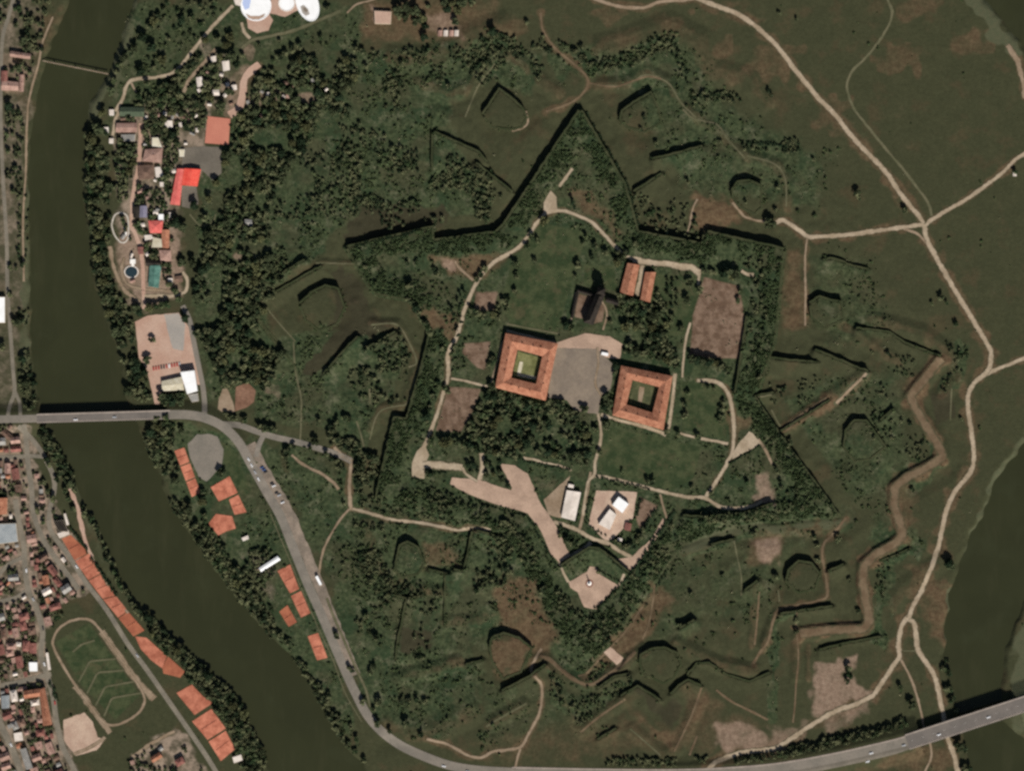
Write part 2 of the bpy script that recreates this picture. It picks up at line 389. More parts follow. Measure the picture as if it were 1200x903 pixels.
RAVELINS = [
    ([(565, 134), (585, 104), (600, 115), (613, 127), (618, 138), (612, 150), (598, 153), (575, 150)], 4.5, "arrow-topped grassy outwork north-west of the fort's northern point"),
    ([(726, 142), (728, 130), (742, 120), (763, 108), (772, 128), (775, 145), (755, 156), (735, 150)], 5.0, "slanting grassy outwork north-east of the fort's northern point"),
    ([(857, 222), (864, 212), (877, 211), (892, 217), (893, 244), (884, 252), (866, 243), (858, 232)], 5.0, "rounded grassy outwork just north of the fort's north-eastern point"),
    ([(351, 355), (368, 340), (382, 334), (397, 338), (405, 360), (396, 380), (375, 388), (358, 375)], 5.5, "bean-shaped grassy outwork in the ditch beyond the north-western point"),
    ([(948, 354), (960, 346), (973, 351), (986, 353), (989, 375), (965, 386), (950, 372)], 4.5, "small grassy outwork east of the fort's north-eastern point"),
    ([(988, 524), (990, 504), (1000, 492), (1015, 492), (1038, 523), (1020, 538), (1000, 541)], 3.6, "square-shouldered grassy outwork north-east of the fort's south-eastern point"),
    ([(462, 666), (468, 638), (477, 633), (491, 641), (498, 660), (490, 673), (470, 676)], 4.0, "horseshoe grassy outwork south of the fort's south-western point"),
    ([(573, 758), (576, 746), (590, 740), (608, 746), (624, 758), (611, 786), (590, 795), (577, 776)], 4.2, "brownish horseshoe outwork south-west of the fort's southern point"),
    ([(749, 775), (750, 766), (762, 759), (778, 757), (794, 764), (798, 778), (789, 794), (778, 800), (753, 789)], 4.2, "broad horseshoe outwork south-east of the fort's southern point"),
    ([(923, 667), (935, 656), (951, 659), (961, 672), (955, 690), (935, 694), (920, 681)], 4.6, "round-topped grassy outwork south of the fort's south-eastern point"),
]
# free-standing escarpments: line, a point on the high side, height, bank depth, label
BANKS = [
    ([(506, 200), (506, 153), (562, 178), (571, 190)], (540, 195), 3.8, 30, "angled escarpment wall west of the fort's northern point"),
    ([(764, 186), (800, 177), (823, 171)], (800, 195), 4.5, 25, "straight escarpment wall south of the slanting north-eastern outwork"),
    ([(742, 224), (775, 203)], (765, 225), 3.0, 20, "short bank wall between northern point and the east curtain wall"),
    ([(284, 347), (357, 304)], (330, 340), 4.2, 12, "outer grassy bank of the double zigzag earthwork in the west"),
    ([(308, 350), (377, 311)], (360, 340), 2.4, 16, "inner grassy bank of the double zigzag earthwork in the west"),
    ([(284, 349), (324, 400), (346, 430)], (322, 380), 1.6, 12, "grassy bank running south-east from the zigzag earthwork's corner"),
    ([(379, 438), (401, 412), (419, 394)], (412, 428), 4.5, 22, "dark straight escarpment south of the bean-shaped outwork"),
    ([(427, 408), (445, 399), (463, 388)], (452, 412), 4.2, 24, "dark escarpment wall north of the west ditch scrub"),
    ([(308, 442), (334, 413)], (330, 436), 2.2, 14, "thin bank wall east of the western wood"),
    ([(553, 622), (543, 668), (532, 666)], (565, 660), 3.4, 20, "hooked escarpment wall south of the pale ditch path"),
    ([(559, 621), (586, 628)], (570, 640), 3.6, 16, "short dark wall at the east end of the pale ditch path"),
    ([(521, 672), (521, 735)], (540, 705), 2.4, 22, "straight north-south bank wall in the southern ditch meadows"),
    ([(502, 666), (524, 671)], (512, 685), 2.4, 14, "short bank wall east of the southern horseshoe outwork"),
    ([(463, 772), (466, 750), (473, 715), (477, 700)], (490, 745), 2.6, 24, "long north-south ditch wall beside the marshy meadow"),
    ([(460, 696), (477, 700), (497, 697)], (478, 712), 3.0, 16, "short cross bank at the north end of the ditch wall"),
    ([(557, 690), (577, 675)], (572, 690), 3.2, 16, "small slanting escarpment above the brown slope"),
    ([(546, 777), (566, 772)], (556, 784), 3.0, 12, "short dark wall west of the brownish horseshoe outwork"),
    ([(588, 808), (621, 790), (639, 777)], (620, 812), 4.0, 22, "slanting escarpment wall south of the brownish horseshoe outwork"),
    ([(573, 707), (583, 713)], (574, 718), 2.6, 10, "stub of wall on the brown slope"),
    ([(796, 735), (813, 725)], (806, 738), 6.0, 12, "short thick wall block north-east of the broad horseshoe outwork"),
    ([(727, 814), (747, 802), (774, 819)], (750, 830), 3.6, 22, "chevron wall south of the broad horseshoe outwork"),
    ([(785, 812), (795, 802), (806, 795), (822, 802)], (805, 816), 3.2, 18, "hooked wall south-east of the broad horseshoe outwork"),
    ([(700, 805), (720, 791), (737, 788)], (722, 805), 3.4, 16, "escarpment wall west of the broad horseshoe outwork"),
    ([(805, 790), (816, 776), (830, 775), (853, 790), (878, 797), (902, 787)], (855, 806), 1.8, 14, "low curving bank south of the three pale tracks"),
    ([(833, 637), (859, 631)], (848, 648), 4.2, 18, "short dark wall under the south-eastern point's pale bank"),
    ([(872, 691), (887, 679)], (884, 694), 4.4, 14, "slanting wall west of the round-topped outwork"),
    ([(914, 718), (944, 713), (975, 709)], (945, 735), 3.8, 18, "straight dark wall below the angled brown covered way"),
    ([(970, 668), (988, 660)], (984, 676), 4.2, 14, "short wall east of the round-topped outwork"),
    ([(898, 438), (900, 418), (933, 422), (958, 424)], (930, 445), 3.8, 26, "angled wall north of the green eastern ravelin"),
    ([(955, 409), (978, 418), (1000, 428), (1017, 434)], (985, 440), 3.6, 24, "straight sloping wall north-east of the green eastern ravelin"),
    ([(1003, 384), (1027, 386), (1044, 389), (1060, 401), (1082, 409), (1102, 417)], (1050, 412), 2.8, 24, "long kinked bank east of the small grassy outwork"),
    ([(964, 304), (977, 302), (1000, 311), (1018, 315)], (995, 328), 2.2, 20, "low kinked bank south of the dirt-road junction's west arm"),
    ([(1031, 492), (1045, 479)], (1046, 496), 3.4, 14, "short slanting wall beside the square-shouldered outwork"),
    ([(860, 460), (863, 444), (870, 400), (874, 370)], (890, 430), 4.0, 18, "inner rampart wall east of the ploughed yard"),
    ([(800, 603), (822, 604), (850, 602), (871, 600), (905, 589)], (860, 618), 3.6, 16, "inner rampart wall south of the lawn's east end"),
    ([(657, 661), (690, 640), (702, 641), (737, 669)], (697, 668), 4.5, 24, "peaked rampart bank sheltering the monument terrace"),
    ([(960, 760), (992, 752), (1032, 745)], (995, 768), 2.4, 14, "long low bank north of the bare sandy patch"),
    ([(1030, 657), (1048, 650), (1067, 642)], (1052, 660), 2.0, 12, "low bank under the brown covered way's eastern angle"),
    ([(700, 865), (722, 852)], (715, 868), 2.2, 12, "short bank above the bottom road's hedge"),
    ([(558, 191), (580, 208), (601, 225)], (570, 215), 3.6, 24, "slanting bank wall west of the fort's northern point"),
    ([(276, 360), (302, 378), (330, 410)][:1] + [(303, 376), (330, 410)], (292, 395), 1.5, 10, "thin outer bank leg south of the zigzag earthwork"),
    ([(440, 695), (452, 690), (478, 688)], (460, 705), 1.8, 10, "low bank north of the long ditch wall"),
    ([(884, 463), (906, 459)], (900, 475), 3.0, 12, "short stub wall at the green eastern ravelin"),
    ([(897, 522), (912, 506), (950, 482), (972, 468)], (950, 500), 1.2, 14, "faint earth bank along the brown eastern ditch path"),
]

# ------------------------------------------------------------------ plan data: roads and paths (material, width, line)
def T2(x, y, pts): return q(x, y, pts)
ROADS = []
def road(name, mat, w, pts, jit=0.0, z=0.0, verge=None): ROADS.append(dict(name=name, mat=mat, w=w, pts=pts, jit=jit, z=z, verge=verge))
road('road', 'asphalt', 10.5, [(196, 485.5), (222, 486), (242, 490), (262, 500), (280, 518), (295, 545), (312, 575), (329, 605), (343, 640), (360, 682), (379, 725), (398, 770), (415, 808), (434, 842), (462, 868), (498, 886), (540, 899), (600, 904), (700, 906), (800, 906), (880, 902), (930, 896), (985, 885.5), (1040, 872.5), (1075, 864)], z=0.24)
road('parking_strip', 'parking', 12, [(293, 520), (306, 545), (322, 572), (340, 603), (353, 635), (367, 668), (379, 697), (392, 730), (404, 760), (417, 790)], z=0.14, jit=0.1)
road('path', 'path_faint', 2.6, [(383, 700), (391, 722), (399, 740), (416, 780), (428, 806), (434, 828)], z=0.2)
road('verge', 'path_faint', 1.2, [(317, 602), (335, 645), (352, 686), (372, 733), (390, 772), (405, 812), (424, 845)], z=0.3)
road('road', 'asphalt', 7.0, [(262, 497), (280, 498), (300, 505), (322, 512), (345, 517), (370, 524), (395, 532), (412, 540)], z=0.2)
road('road', 'asphalt', 6.0, [(310, 508), (304, 520), (300, 535)], z=0.18)
road('road', 'asphalt', 6.0, [(240, 492), (240, 478), (238, 455), (233, 430), (227, 400), (222, 375), (214, 358)], z=0.2)
# eastern dirt roads
E_MAIN = T2(800, 0, [(60, -20), (95, 0), (200, 40), (290, 75), (400, 150), (480, 225), (520, 270), (600, 375), (720, 520), (800, 600), (903, 730)]) + T2(1000, 200, [(165, 0), (240, 110), (330, 220), (375, 290), (385, 350), (450, 480), (560, 670), (640, 800), (700, 903)]) + T2(1000, 400, [(728, 60), (715, 150), (640, 220), (605, 300), (620, 450), (638, 600), (620, 690), (540, 790), (490, 903)]) + T2(1000, 600, [(450, 180), (380, 370), (315, 500), (295, 560)])
road('dirt_road', 'path', 5.4, E_MAIN, jit=0.12, z=0.2, verge=9)
road('dirt_road', 'path', 5.4, T2(1000, 600, [(295, 545), (255, 600), (240, 700), (240, 770), (195, 835), (150, 903)]) + q(1000, 700, [(110, 500), (60, 530), (0, 560)], K20) + q(900, 700, [(350, 590), (200, 680), (80, 760), (0, 790)], KN) + q(700, 700, [(780, 800), (700, 820), (640, 845), (600, 868), (560, 910)], K20), jit=0.15, z=0.18, verge=9)
road('dirt_road', 'path', 5.6, T2(1000, 600, [(290, 560), (325, 600), (345, 730), (410, 830), (440, 900)]) + q(1000, 700, [(450, 520), (475, 640), (495, 740), (530, 840), (548, 920)], K20), jit=0.15, z=0.16, verge=5)
road('path', 'path_tan', 2.6, q(1000, 700, [(240, 310), (300, 420), (345, 560), (370, 680), (400, 760), (405, 830), (380, 890), (365, 920)], K20), jit=0.2, z=0.14)
road('path', 'path_faint', 1.8, q(1000, 700, [(258, 276), (335, 276)], K20), z=0.14)
road('dirt_road', 'path', 4.8, T2(1000, 200, [(362, 285), (220, 305), (0, 335)]) + T2(800, 200, [(790, 345), (700, 350), (660, 345), (580, 290), (530, 262), (495, 275)]), jit=0.2, z=0.18, verge=6)
road('path', 'path_tan', 2.8, T2(800, 200, [(455, 270), (390, 262), (330, 242), (290, 200), (262, 168)]), jit=0.3, z=0.14, verge=5)
road('path', 'path_tan', 2.4, T2(800, 200, [(660, 350), (650, 430), (648, 520), (650, 660), (648, 820)]), jit=0.2, z=0.14, verge=4)
road('path', 'path_tan', 2.0, T2(800, 200, [(78, 150), (55, 200), (40, 270), (25, 330)]), jit=0.2, z=0.14)
road('dirt_road', 'path', 4.4, T2(1000, 200, [(380, 290), (430, 250), (600, 150), (720, 65), (800, 0)]) + T2(1000, 0, [(850, 850), (903, 815), (960, 780)]), jit=0.15, z=0.16, verge=5)
road('dirt_road', 'path', 4.4, T2(1000, 400, [(680, 190), (740, 155), (810, 128), (903, 88), (960, 70)]), jit=0.15, z=0.16, verge=5)
road('path', 'path_tan', 3.0, T2(1000, 200, [(240, 300), (330, 330), (390, 385)]), jit=0.2, z=0.15)
road('path', 'path_faint', 3.0, T2(1000, 0, [(178, -10), (205, 80), (150, 200), (60, 310), (0, 370)]) + T2(800, 0, [(870, 450), (890, 540)]) + T2(1000, 0, [(20, 600), (100, 700), (190, 810), (270, 903)]) + T2(1000, 200, [(330, 80), (395, 170), (415, 240)]), jit=0.2, z=0.12)
road('dirt_road', 'path_tan', 3.8, T2(600, 0, [(380, -30), (450, 0), (520, 25), (600, 40), (700, 42), (780, 12), (850, 3), (903, 2)]) + T2(800, 0, [(60, -5)]), jit=0.2, z=0.15, verge=5)
road('path', 'path_brown', 2.8, T2(600, 0, [(150, 70), (165, 160), (230, 260), (330, 340), (400, 420), (385, 485), (300, 550), (180, 590)]), jit=0.25, z=0.14, verge=5)
road('path', 'path_brown', 2.0, T2(600, 0, [(405, 440), (540, 460), (640, 430), (720, 405), (790, 420)]), jit=0.25, z=0.12)
road('path', 'path_faint', 2.0, T2(800, 0, [(0, 580), (60, 630), (180, 660), (240, 740), (330, 840)]), jit=0.2, z=0.12)
road('path', 'path_tan', 6.0, T2(1000, 0, [(815, 240), (870, 330), (895, 420), (910, 520)]), jit=0.3, z=0.12, verge=5)
# inside the fort
road('fort_road', 'path', 4.4, T2(600, 200, [(175, 225), (130, 280), (60, 380), (0, 430)]) + T2(400, 200, [(830, 470), (780, 510), (740, 560), (700, 620), (650, 740), (635, 800), (605, 890)]) + T2(400, 400, [(565, 60), (565, 180), (530, 310), (490, 430), (450, 530), (425, 590)]), jit=0.15, z=0.2, verge=3)
road('fort_road', 'path', 3.8, T2(600, 200, [(165, 232), (220, 215), (280, 215), (350, 240), (420, 272), (480, 330), (540, 395), (600, 450), (650, 470)]), jit=0.15, z=0.18, verge=3)
road('fort_road', 'path', 7.0, T2(600, 200, [(640, 470), (720, 485), (820, 495), (903, 508)]) + T2(800, 200, [(40, 512), (90, 540)]), jit=0.15, z=0.22)
road('path', 'path', 3.4, T2(800, 200, [(90, 525), (85, 570), (82, 605)]), jit=0.2, z=0.2)
road('path', 'path', 4.4, T2(800, 200, [(310, 530), (345, 550), (375, 552)]), jit=0.2, z=0.18)
road('path', 'path', 5.5, T2(600, 200, [(690, 500), (680, 570), (660, 660)]), jit=0.1, z=0.2)
road('path', 'path', 3.4, T2(600, 200, [(250, 85), (290, 30), (320, -10)]), jit=0.2, z=0.2)
road('path', 'path_tan', 3.2, T2(400, 200, [(600, 480), (630, 520), (700, 580)]), jit=0.2, z=0.2, verge=3)
road('path', 'path', 2.6, T2(800, 400, [(40, -100), (15, 0), (2, 120), (-2, 190)]), jit=0.15, z=0.18)
road('fort_road', 'path', 4.4, T2(800, 400, [(75, 205), (180, 215), (235, 265), (262, 360), (270, 480), (262, 580), (235, 640), (190, 720), (130, 805), (120, 825)]), jit=0.15, z=0.2, verge=3)
road('path', 'path', 3.2, T2(800, 400, [(-30, 480), (30, 498), (110, 515), (240, 540)]), jit=0.15, z=0.18)
road('path', 'path', 4.0, T2(600, 400, [(440, 710), (520, 722), (600, 742), (750, 782), (903, 818)]) + T2(800, 400, [(60, 824), (120, 828), (200, 872), (300, 880), (380, 865), (420, 845)]), jit=0.15, z=0.2)
road('path', 'path_tan', 2.8, T2(800, 400, [(400, 515), (440, 580), (472, 650)]), jit=0.2, z=0.18)
road('path', 'path', 3.2, T2(600, 400, [(455, 380), (470, 470), (462, 550), (440, 640), (435, 700), (400, 750), (385, 850), (375, 920)]), jit=0.2, z=0.2)
road('path', 'path', 2.6, T2(600, 400, [(60, 615), (120, 625), (170, 640), (250, 655), (315, 680)]), jit=0.3, z=0.2)
road('path', 'path', 4.0, T2(600, 400, [(470, 385), (560, 415), (660, 440), (760, 470), (815, 492)]), jit=0.15, z=0.18)
road('path', 'path', 4.0, T2(600, 400, [(862, 170), (850, 300), (825, 480)]), jit=0.1, z=0.18)
road('path', 'path', 2.6, T2(400, 400, [(580, 195), (640, 205), (720, 225), (770, 235), (800, 210)]), jit=0.15, z=0.18)
road('path', 'path_tan', 2.0, T2(400, 400, [(795, 210), (830, 90), (852, 0)]), jit=0.15, z=0.16)
road('path', 'path', 3.2, q(480, 240, [(310, 402), (400, 425), (480, 445)], 0.3667), jit=0.15, z=0.18)
road('path', 'path_faint', 2.0, q(480, 240, [(310, 380), (400, 398), (480, 412)], 0.3667), z=0.16)
road('path', 'path_tan', 2.0, q(480, 240, [(530, 280), (522, 340), (515, 370)], 0.3667), z=0.16)
road('path', 'path_tan', 2.2, q(480, 240, [(610, 300), (630, 345), (618, 400)], 0.3667), z=0.16)
road('path', 'path', 8.5, T2(400, 400, [(430, 655), (500, 655), (570, 660), (640, 668)]), jit=0.15, z=0.2)
road('path', 'path', 5.5, T2(400, 400, [(740, 590), (745, 660), (730, 730)]), jit=0.1, z=0.22)
road('path', 'path', 3.0, T2(400, 400, [(640, 665), (660, 700), (720, 740)]), jit=0.1, z=0.22)
road('path', 'path_tan', 3.4, q(560, 520, [(610, 150), (585, 290), (555, 440), (545, 465)], 0.21667), jit=0.1, z=0.2)
road('path', 'path', 4.4, q(560, 520, [(410, 420), (520, 455), (620, 510), (700, 535), (770, 580), (830, 610)], 0.21667), jit=0.1, z=0.22)
road('path', 'path', 3.0, q(560, 520, [(440, 640), (470, 710), (490, 745)], 0.21667), jit=0.1, z=0.22)
road('path', 'path', 3.2, q(560, 520, [(790, 700), (770, 750), (740, 780)], 0.21667), jit=0.1, z=0.22)
road('path', 'path', 5.0, q(560, 520, [(610, 530), (580, 560), (500, 605)], 0.21667), jit=0.1, z=0.2)
road('path', 'path_tan', 2.4, q(560, 520, [(985, 270), (1000, 330), (1020, 400)], 0.21667), jit=0.1, z=0.18)
# gate and ditch paths in the south-west
road('path', 'path_tan', 4.2, T2(400, 400, [(-40, 560), (0, 600), (50, 635), (45, 720), (45, 820), (50, 890)]), jit=0.25, z=0.18, verge=4)
road('path', 'path_tan', 3.2, T2(200, 400, [(640, 600), (700, 650), (800, 700), (860, 745), (890, 780)]), jit=0.2, z=0.16)
road('path', 'path_faint', 1.8, T2(200, 400, [(685, 520), (690, 420), (690, 300), (660, 150), (650, 0)]), z=0.12)
road('path', 'path_tan', 2.6, T2(200, 600, [(960, -30), (903, 30), (830, 150), (800, 230), (785, 320)]), jit=0.15, z=0.16)
road('path', 'path', 3.6, T2(400, 600, [(60, -20), (150, 5), (250, 35), (350, 48), (450, 60), (540, 78), (620, 95), (700, 82), (790, 92)]), jit=0.25, z=0.18, verge=4)
road('path', 'path_faint', 1.8, T2(400, 400, [(120, 560), (100, 480), (80, 420)]), z=0.14)
road('path', 'path_faint', 1.8, T2(400, 400, [(150, 520), (180, 410), (220, 360), (300, 340), (350, 320), (400, 160), (420, 115)]), z=0.14)
road('path', 'path_faint', 2.2, T2(400, 400, [(150, 250), (152, 330)]), z=0.14)
# southern ditch paths
road('dirt_road', 'path_tan', 3.4, q(500, 700, [(600, 265), (570, 310), (545, 370), (560, 405), (598, 450), (600, 530), (590, 590), (570, 640), (530, 710), (490, 775), (420, 792), (350, 800), (280, 832), (220, 822), (160, 790), (100, 760), (0, 735)], K20), jit=0.15, z=0.16, verge=5)
road('path', 'path_tan', 2.8, q(500, 700, [(490, 775), (475, 830), (460, 895)], K20), jit=0.15, z=0.15)
road('path', 'path_brown', 4.2, q(500, 700, [(590, 300), (640, 320), (680, 355), (720, 390), (770, 425), (820, 450), (870, 448)], K20) + q(700, 700, [(20, 425), (80, 385), (130, 345), (200, 280)], K20), jit=0.2, z=0.13)
road('path', 'path_brown', 2.4, T2(600, 600, [(350, 865), (395, 850), (480, 760), (600, 630), (690, 500)]), z=0.13, jit=0.2)
road('path', 'path_brown', 2.2, T2(600, 600, [(755, 380), (745, 480), (720, 600), (690, 670)]), z=0.12, jit=0.2)
road('path', 'path_brown', 3.2, T2(800, 600, [(865, 30), (800, 110), (745, 170), (740, 240), (760, 350), (765, 440), (720, 465), (620, 490), (510, 515), (480, 570), (450, 680), (410, 740), (375, 800)]), z=0.13, jit=0.2, verge=4)
road('path', 'path_brown', 2.2, T2(800, 600, [(405, 420), (395, 560), (380, 700)]), z=0.12, jit=0.2)
road('path', 'path_faint', 1.8, T2(800, 600, [(505, 410), (512, 470)]), z=0.14)
road('path', 'path_brown', 1.8, T2(800, 600, [(605, 500), (600, 600), (612, 760), (600, 903)]) + q(900, 700, [(140, 560), (130, 650)], KN), z=0.12, jit=0.15)
road('path', 'path_faint', 1.6, T2(800, 600, [(265, 120), (290, 240), (310, 340), (310, 440)]), z=0.12)
road('path', 'path_brown', 2.4, q(700, 700, [(480, 820), (520, 720), (600, 600), (640, 560)][:2], K20), z=0.12)
road('path', 'path_brown', 2.6, q(700, 700, [(400, 800), (440, 720), (500, 590), (545, 460)], K20), z=0.12, jit=0.2)
road('path', 'path_faint', 1.6, q(700, 700, [(170, 680), (240, 740), (330, 820)], K20), z=0.12)
road('path', 'path_brown', 2.6, q(700, 700, [(620, 480), (700, 540), (800, 590), (890, 635)], K20), z=0.12, jit=0.2)
road('path', 'path_faint', 2.4, q(500, 700, [(310, 670), (400, 615), (520, 550)], K20), z=0.12)
road('path', 'path_faint', 2.2, T2(800, 400, [(395, 295), (470, 280)]), z=0.13)
road('path', 'path_faint', 1.8, T2(800, 400, [(470, 360), (500, 420), (520, 450)]), z=0.13)
# covered way, worn brown
road('covered_way', 'path_brown', 9.5, T2(1000, 400, [(465, 90), (380, 190), (300, 290), (330, 360), (400, 470), (455, 560), (470, 610), (400, 660), (280, 720), (220, 770), (215, 860)]) + T2(1000, 600, [(240, 30), (262, 120), (220, 165), (120, 220), (55, 280), (50, 370), (65, 470), (85, 570), (60, 615), (0, 618)]) + q(900, 700, [(380, 165), (240, 175), (165, 185)], KN), z=0.1, jit=0.12, verge=4)
road('path', 'path_tan', 3.4, q(880, 360, [(400, 450), (470, 380), (540, 310)], 0.25), z=0.12, jit=0.2)
road('path', 'path_brown', 5.0, q(880, 360, [(160, 570), (260, 490), (360, 430)], 0.25), z=0.12, jit=0.2)
road('path', 'path_faint', 1.6, q(880, 360, [(940, 380), (935, 530)], 0.25), z=0.12, jit=0.2)
road('path', 'path_brown', 2.6, q(540, 677, [(560, 720), (660, 640), (770, 565)], 0.25), z=0.12, jit=0.2)
road('path', 'path_faint', 1.8, q(700, 20, [(0, 320), (130, 320), (230, 272), (330, 310), (390, 400), (460, 472)], 0.25), z=0.12, jit=0.2)
road('path', 'path_faint', 1.8, q(700, 20, [(700, 650), (830, 690), (880, 760), (885, 890)], 0.25), z=0.12, jit=0.2)
road('path', 'path_faint', 1.8, q(270, 280, [(400, 112), (580, 116)], 0.25), z=0.12, jit=0.2)
road('path', 'path_faint', 2.2, q(270, 280, [(660, 402), (780, 402), (850, 510), (872, 580), (835, 600)], 0.25), z=0.12, jit=0.2)
road('path', 'path_faint', 1.8, q(440, 20, [(420, 470), (480, 330), (560, 220)], 0.25), z=0.12, jit=0.2)
road('path', 'path_tan', 2.0, q(440, 20, [(705, 440), (715, 490), (690, 520), (640, 535)], 0.25), z=0.12, jit=0.2)
road('path', 'path_tan', 2.2, T2(600, 400, [(452, 30), (455, 120), (440, 220), (472, 290)]), z=0.34, jit=0.2)
# town and banks in the west
road('street', 'town_asphalt', 6.0, [(29, 497), (33, 544), (37, 572), (39, 600), (48, 626), (56, 641), (75, 667), (92, 690)], z=0.18)
road('street', 'town_asphalt', 6.4, [(18, 585), (22, 610), (28, 640), (29, 660), (33, 690), (43, 713), (50, 740), (48, 765), (55, 790), (62, 815), (66, 843), (73, 873), (85, 897), (92, 915)], z=0.2)
road('street', 'town_asphalt', 5.6, [(22, 499), (38, 515), (53, 537), (64, 566), (58, 600), (60, 622), (80, 650), (100, 681), (125, 714), (150, 754), (172, 784), (197, 820), (220, 853), (245, 890), (262, 920)], z=0.22)
road('street', 'town_asphalt', 7.5, [(-20, 800), (0, 846), (10, 868), (17, 883), (25, 905), (30, 920)], z=0.2)
road('street', 'town_asphalt', 5.5, [(0, 803), (25, 798), (60, 789)], z=0.16)
road('street', 'town_asphalt', 4.6, [(-5, 536), (20, 535), (38, 534), (52, 535)], z=0.16)
road('street', 'town_asphalt', 4.6, [(-4, 676), (10, 661), (28, 652)], z=0.16)
road('street', 'town_asphalt', 4.6, [(30, 692), (18, 700), (0, 704)], z=0.16)
road('road', 'asphalt', 9.0, [(-30, 491.5), (0, 491), (30, 490.5), (48, 490)], z=0.24)
road('street', 'town_asphalt', 4.4, [(18, -10), (10, 20), (3, 45), (1, 90), (1, 150), (3, 200), (6, 250), (8, 289), (9, 344), (13, 400), (15, 430), (17, 458), (12, 474), (10, 488)], z=0.18)
road('street', 'town_asphalt', 4.0, [(17, 458), (23, 472), (25, 488)], z=0.16)
road('path', 'path_tan', 2.4, [(62, 20), (50, 50), (45, 75), (38, 100), (33, 124), (31, 160), (30, 200), (27, 260), (28, 330)], jit=0.2, z=0.12)
road('path', 'path_tan', 3.0, q(40, 690, [(100, 270), (130, 210), (200, 165), (290, 160), (350, 215), (430, 330), (520, 460), (580, 560), (575, 620), (530, 670), (440, 715), (370, 705), (300, 620), (220, 510), (150, 400), (105, 310), (100, 270)], 0.2216), z=0.16, jit=0.1)
road('path', 'path_tan', 7.5, q(40, 690, [(355, 225), (430, 325), (500, 425), (570, 515), (635, 580)], 0.2216), z=0.14, jit=0.1)
road('path', 'path_tan', 6.5, q(40, 690, [(215, 510), (300, 620), (360, 700), (400, 760)], 0.2216), z=0.13, jit=0.2)
for pts in ([(235, 490), (295, 380), (430, 368)], [(280, 550), (335, 440), (475, 428)], [(325, 615), (375, 515), (525, 488)], [(370, 670), (410, 575), (565, 548)], [(205, 330), (250, 292), (320, 270)]):
    road('mown_strip', 'path_faint', 2.2, q(40, 690, pts, 0.2216), z=0.2)
road('path', 'path_tan', 3.6, q(0, 750, [(520, 800), (620, 760), (720, 700), (740, 680)], K15), z=0.14)
road('path', 'path_tan', 4.0, q(150, 750, [(20, 830), (130, 750), (230, 690), (330, 640)], K15), z=0.12, jit=0.2)
road('towpath', 'lot_pink', 4.5, [(82, 572), (90, 592), (96, 618), (102, 640), (108, 652)], z=0.14, jit=0.25)
road('path', 'path_tan', 2.4, [(108, 652), (120, 674), (134, 696), (150, 718)], z=0.13, jit=0.3)
# resort and wood in the north-west
road('path', 'path', 4.0, T2(200, 0, [(330, 30), (250, 110), (180, 190), (100, 290), (20, 380)]) + T2(0, 0, [(830, 410), (690, 430), (650, 520), (610, 590)]), z=0.16, jit=0.15)
road('path', 'path_tan', 2.6, T2(0, 0, [(690, 430), (720, 490)]), z=0.14)
road('path', 'path_tan', 4.0, T2(200, 0, [(240, 260), (170, 340), (100, 420), (70, 490)]), z=0.14, jit=0.15)
road('path', 'path_faint', 3.6, T2(200, 0, [(900, 60), (780, 110), (660, 160), (540, 190), (430, 215), (370, 260)]), z=0.14, jit=0.15)
road('path', 'path', 3.6, T2(200, 0, [(375, 120), (390, 170), (420, 205)]), z=0.16)
road('path', 'lot_pink', 8.0, T2(200, 0, [(470, 340), (410, 390), (385, 450), (375, 530), (350, 580), (310, 610)]), z=0.14, jit=0.25, verge=5)
road('path', 'lot_pink', 4.4, q(120, 110, [(90, 180), (300, 230), (295, 380), (285, 540), (255, 700), (230, 860)], 0.15)[1:] + q(120, 230, [(235, 100), (225, 230), (260, 300), (300, 420), (315, 560), (320, 700), (325, 880)], 0.15), z=0.16, jit=0.15)
road('path', 'path', 3.4, q(120, 110, [(130, 130), (95, 230), (85, 300), (75, 380)], 0.15), z=0.16, jit=0.2)
road('path', 'path_tan', 4.6, q(120, 230, [(60, 390), (80, 520), (120, 640), (180, 740), (260, 800), (310, 860)], 0.15), z=0.16, jit=0.2)
road('path', 'path_tan', 3.0, q(120, 230, [(170, 480), (150, 580), (190, 680), (290, 720), (420, 735), (600, 745)], 0.15), z=0.14, jit=0.2)
road('path', 'path', 4.0, q(120, 230, [(330, 780), (450, 775), (560, 775), (650, 740), (660, 650), (625, 590)], 0.15), z=0.16, jit=0.15)
road('kerb_ring', 'concrete', 1.8, q(120, 230, [(75, 210), (100, 145), (150, 128), (195, 160), (205, 250), (195, 340), (150, 362), (100, 310), (78, 250), (75, 210)], 0.15), z=0.3)
road('path', 'path_faint', 2.0, T2(200, 200, [(100, 230), (160, 290), (220, 270), (240, 230)]), z=0.14, jit=0.3)
road('path', 'path_tan', 2.0, T2(400, 0, [(30, 70), (80, 25), (150, 5), (200, -10)]), z=0.14)
road('path', 'path_faint', 1.6, T2(200, 200, [(480, 690), (560, 790), (660, 903)]), z=0.14)

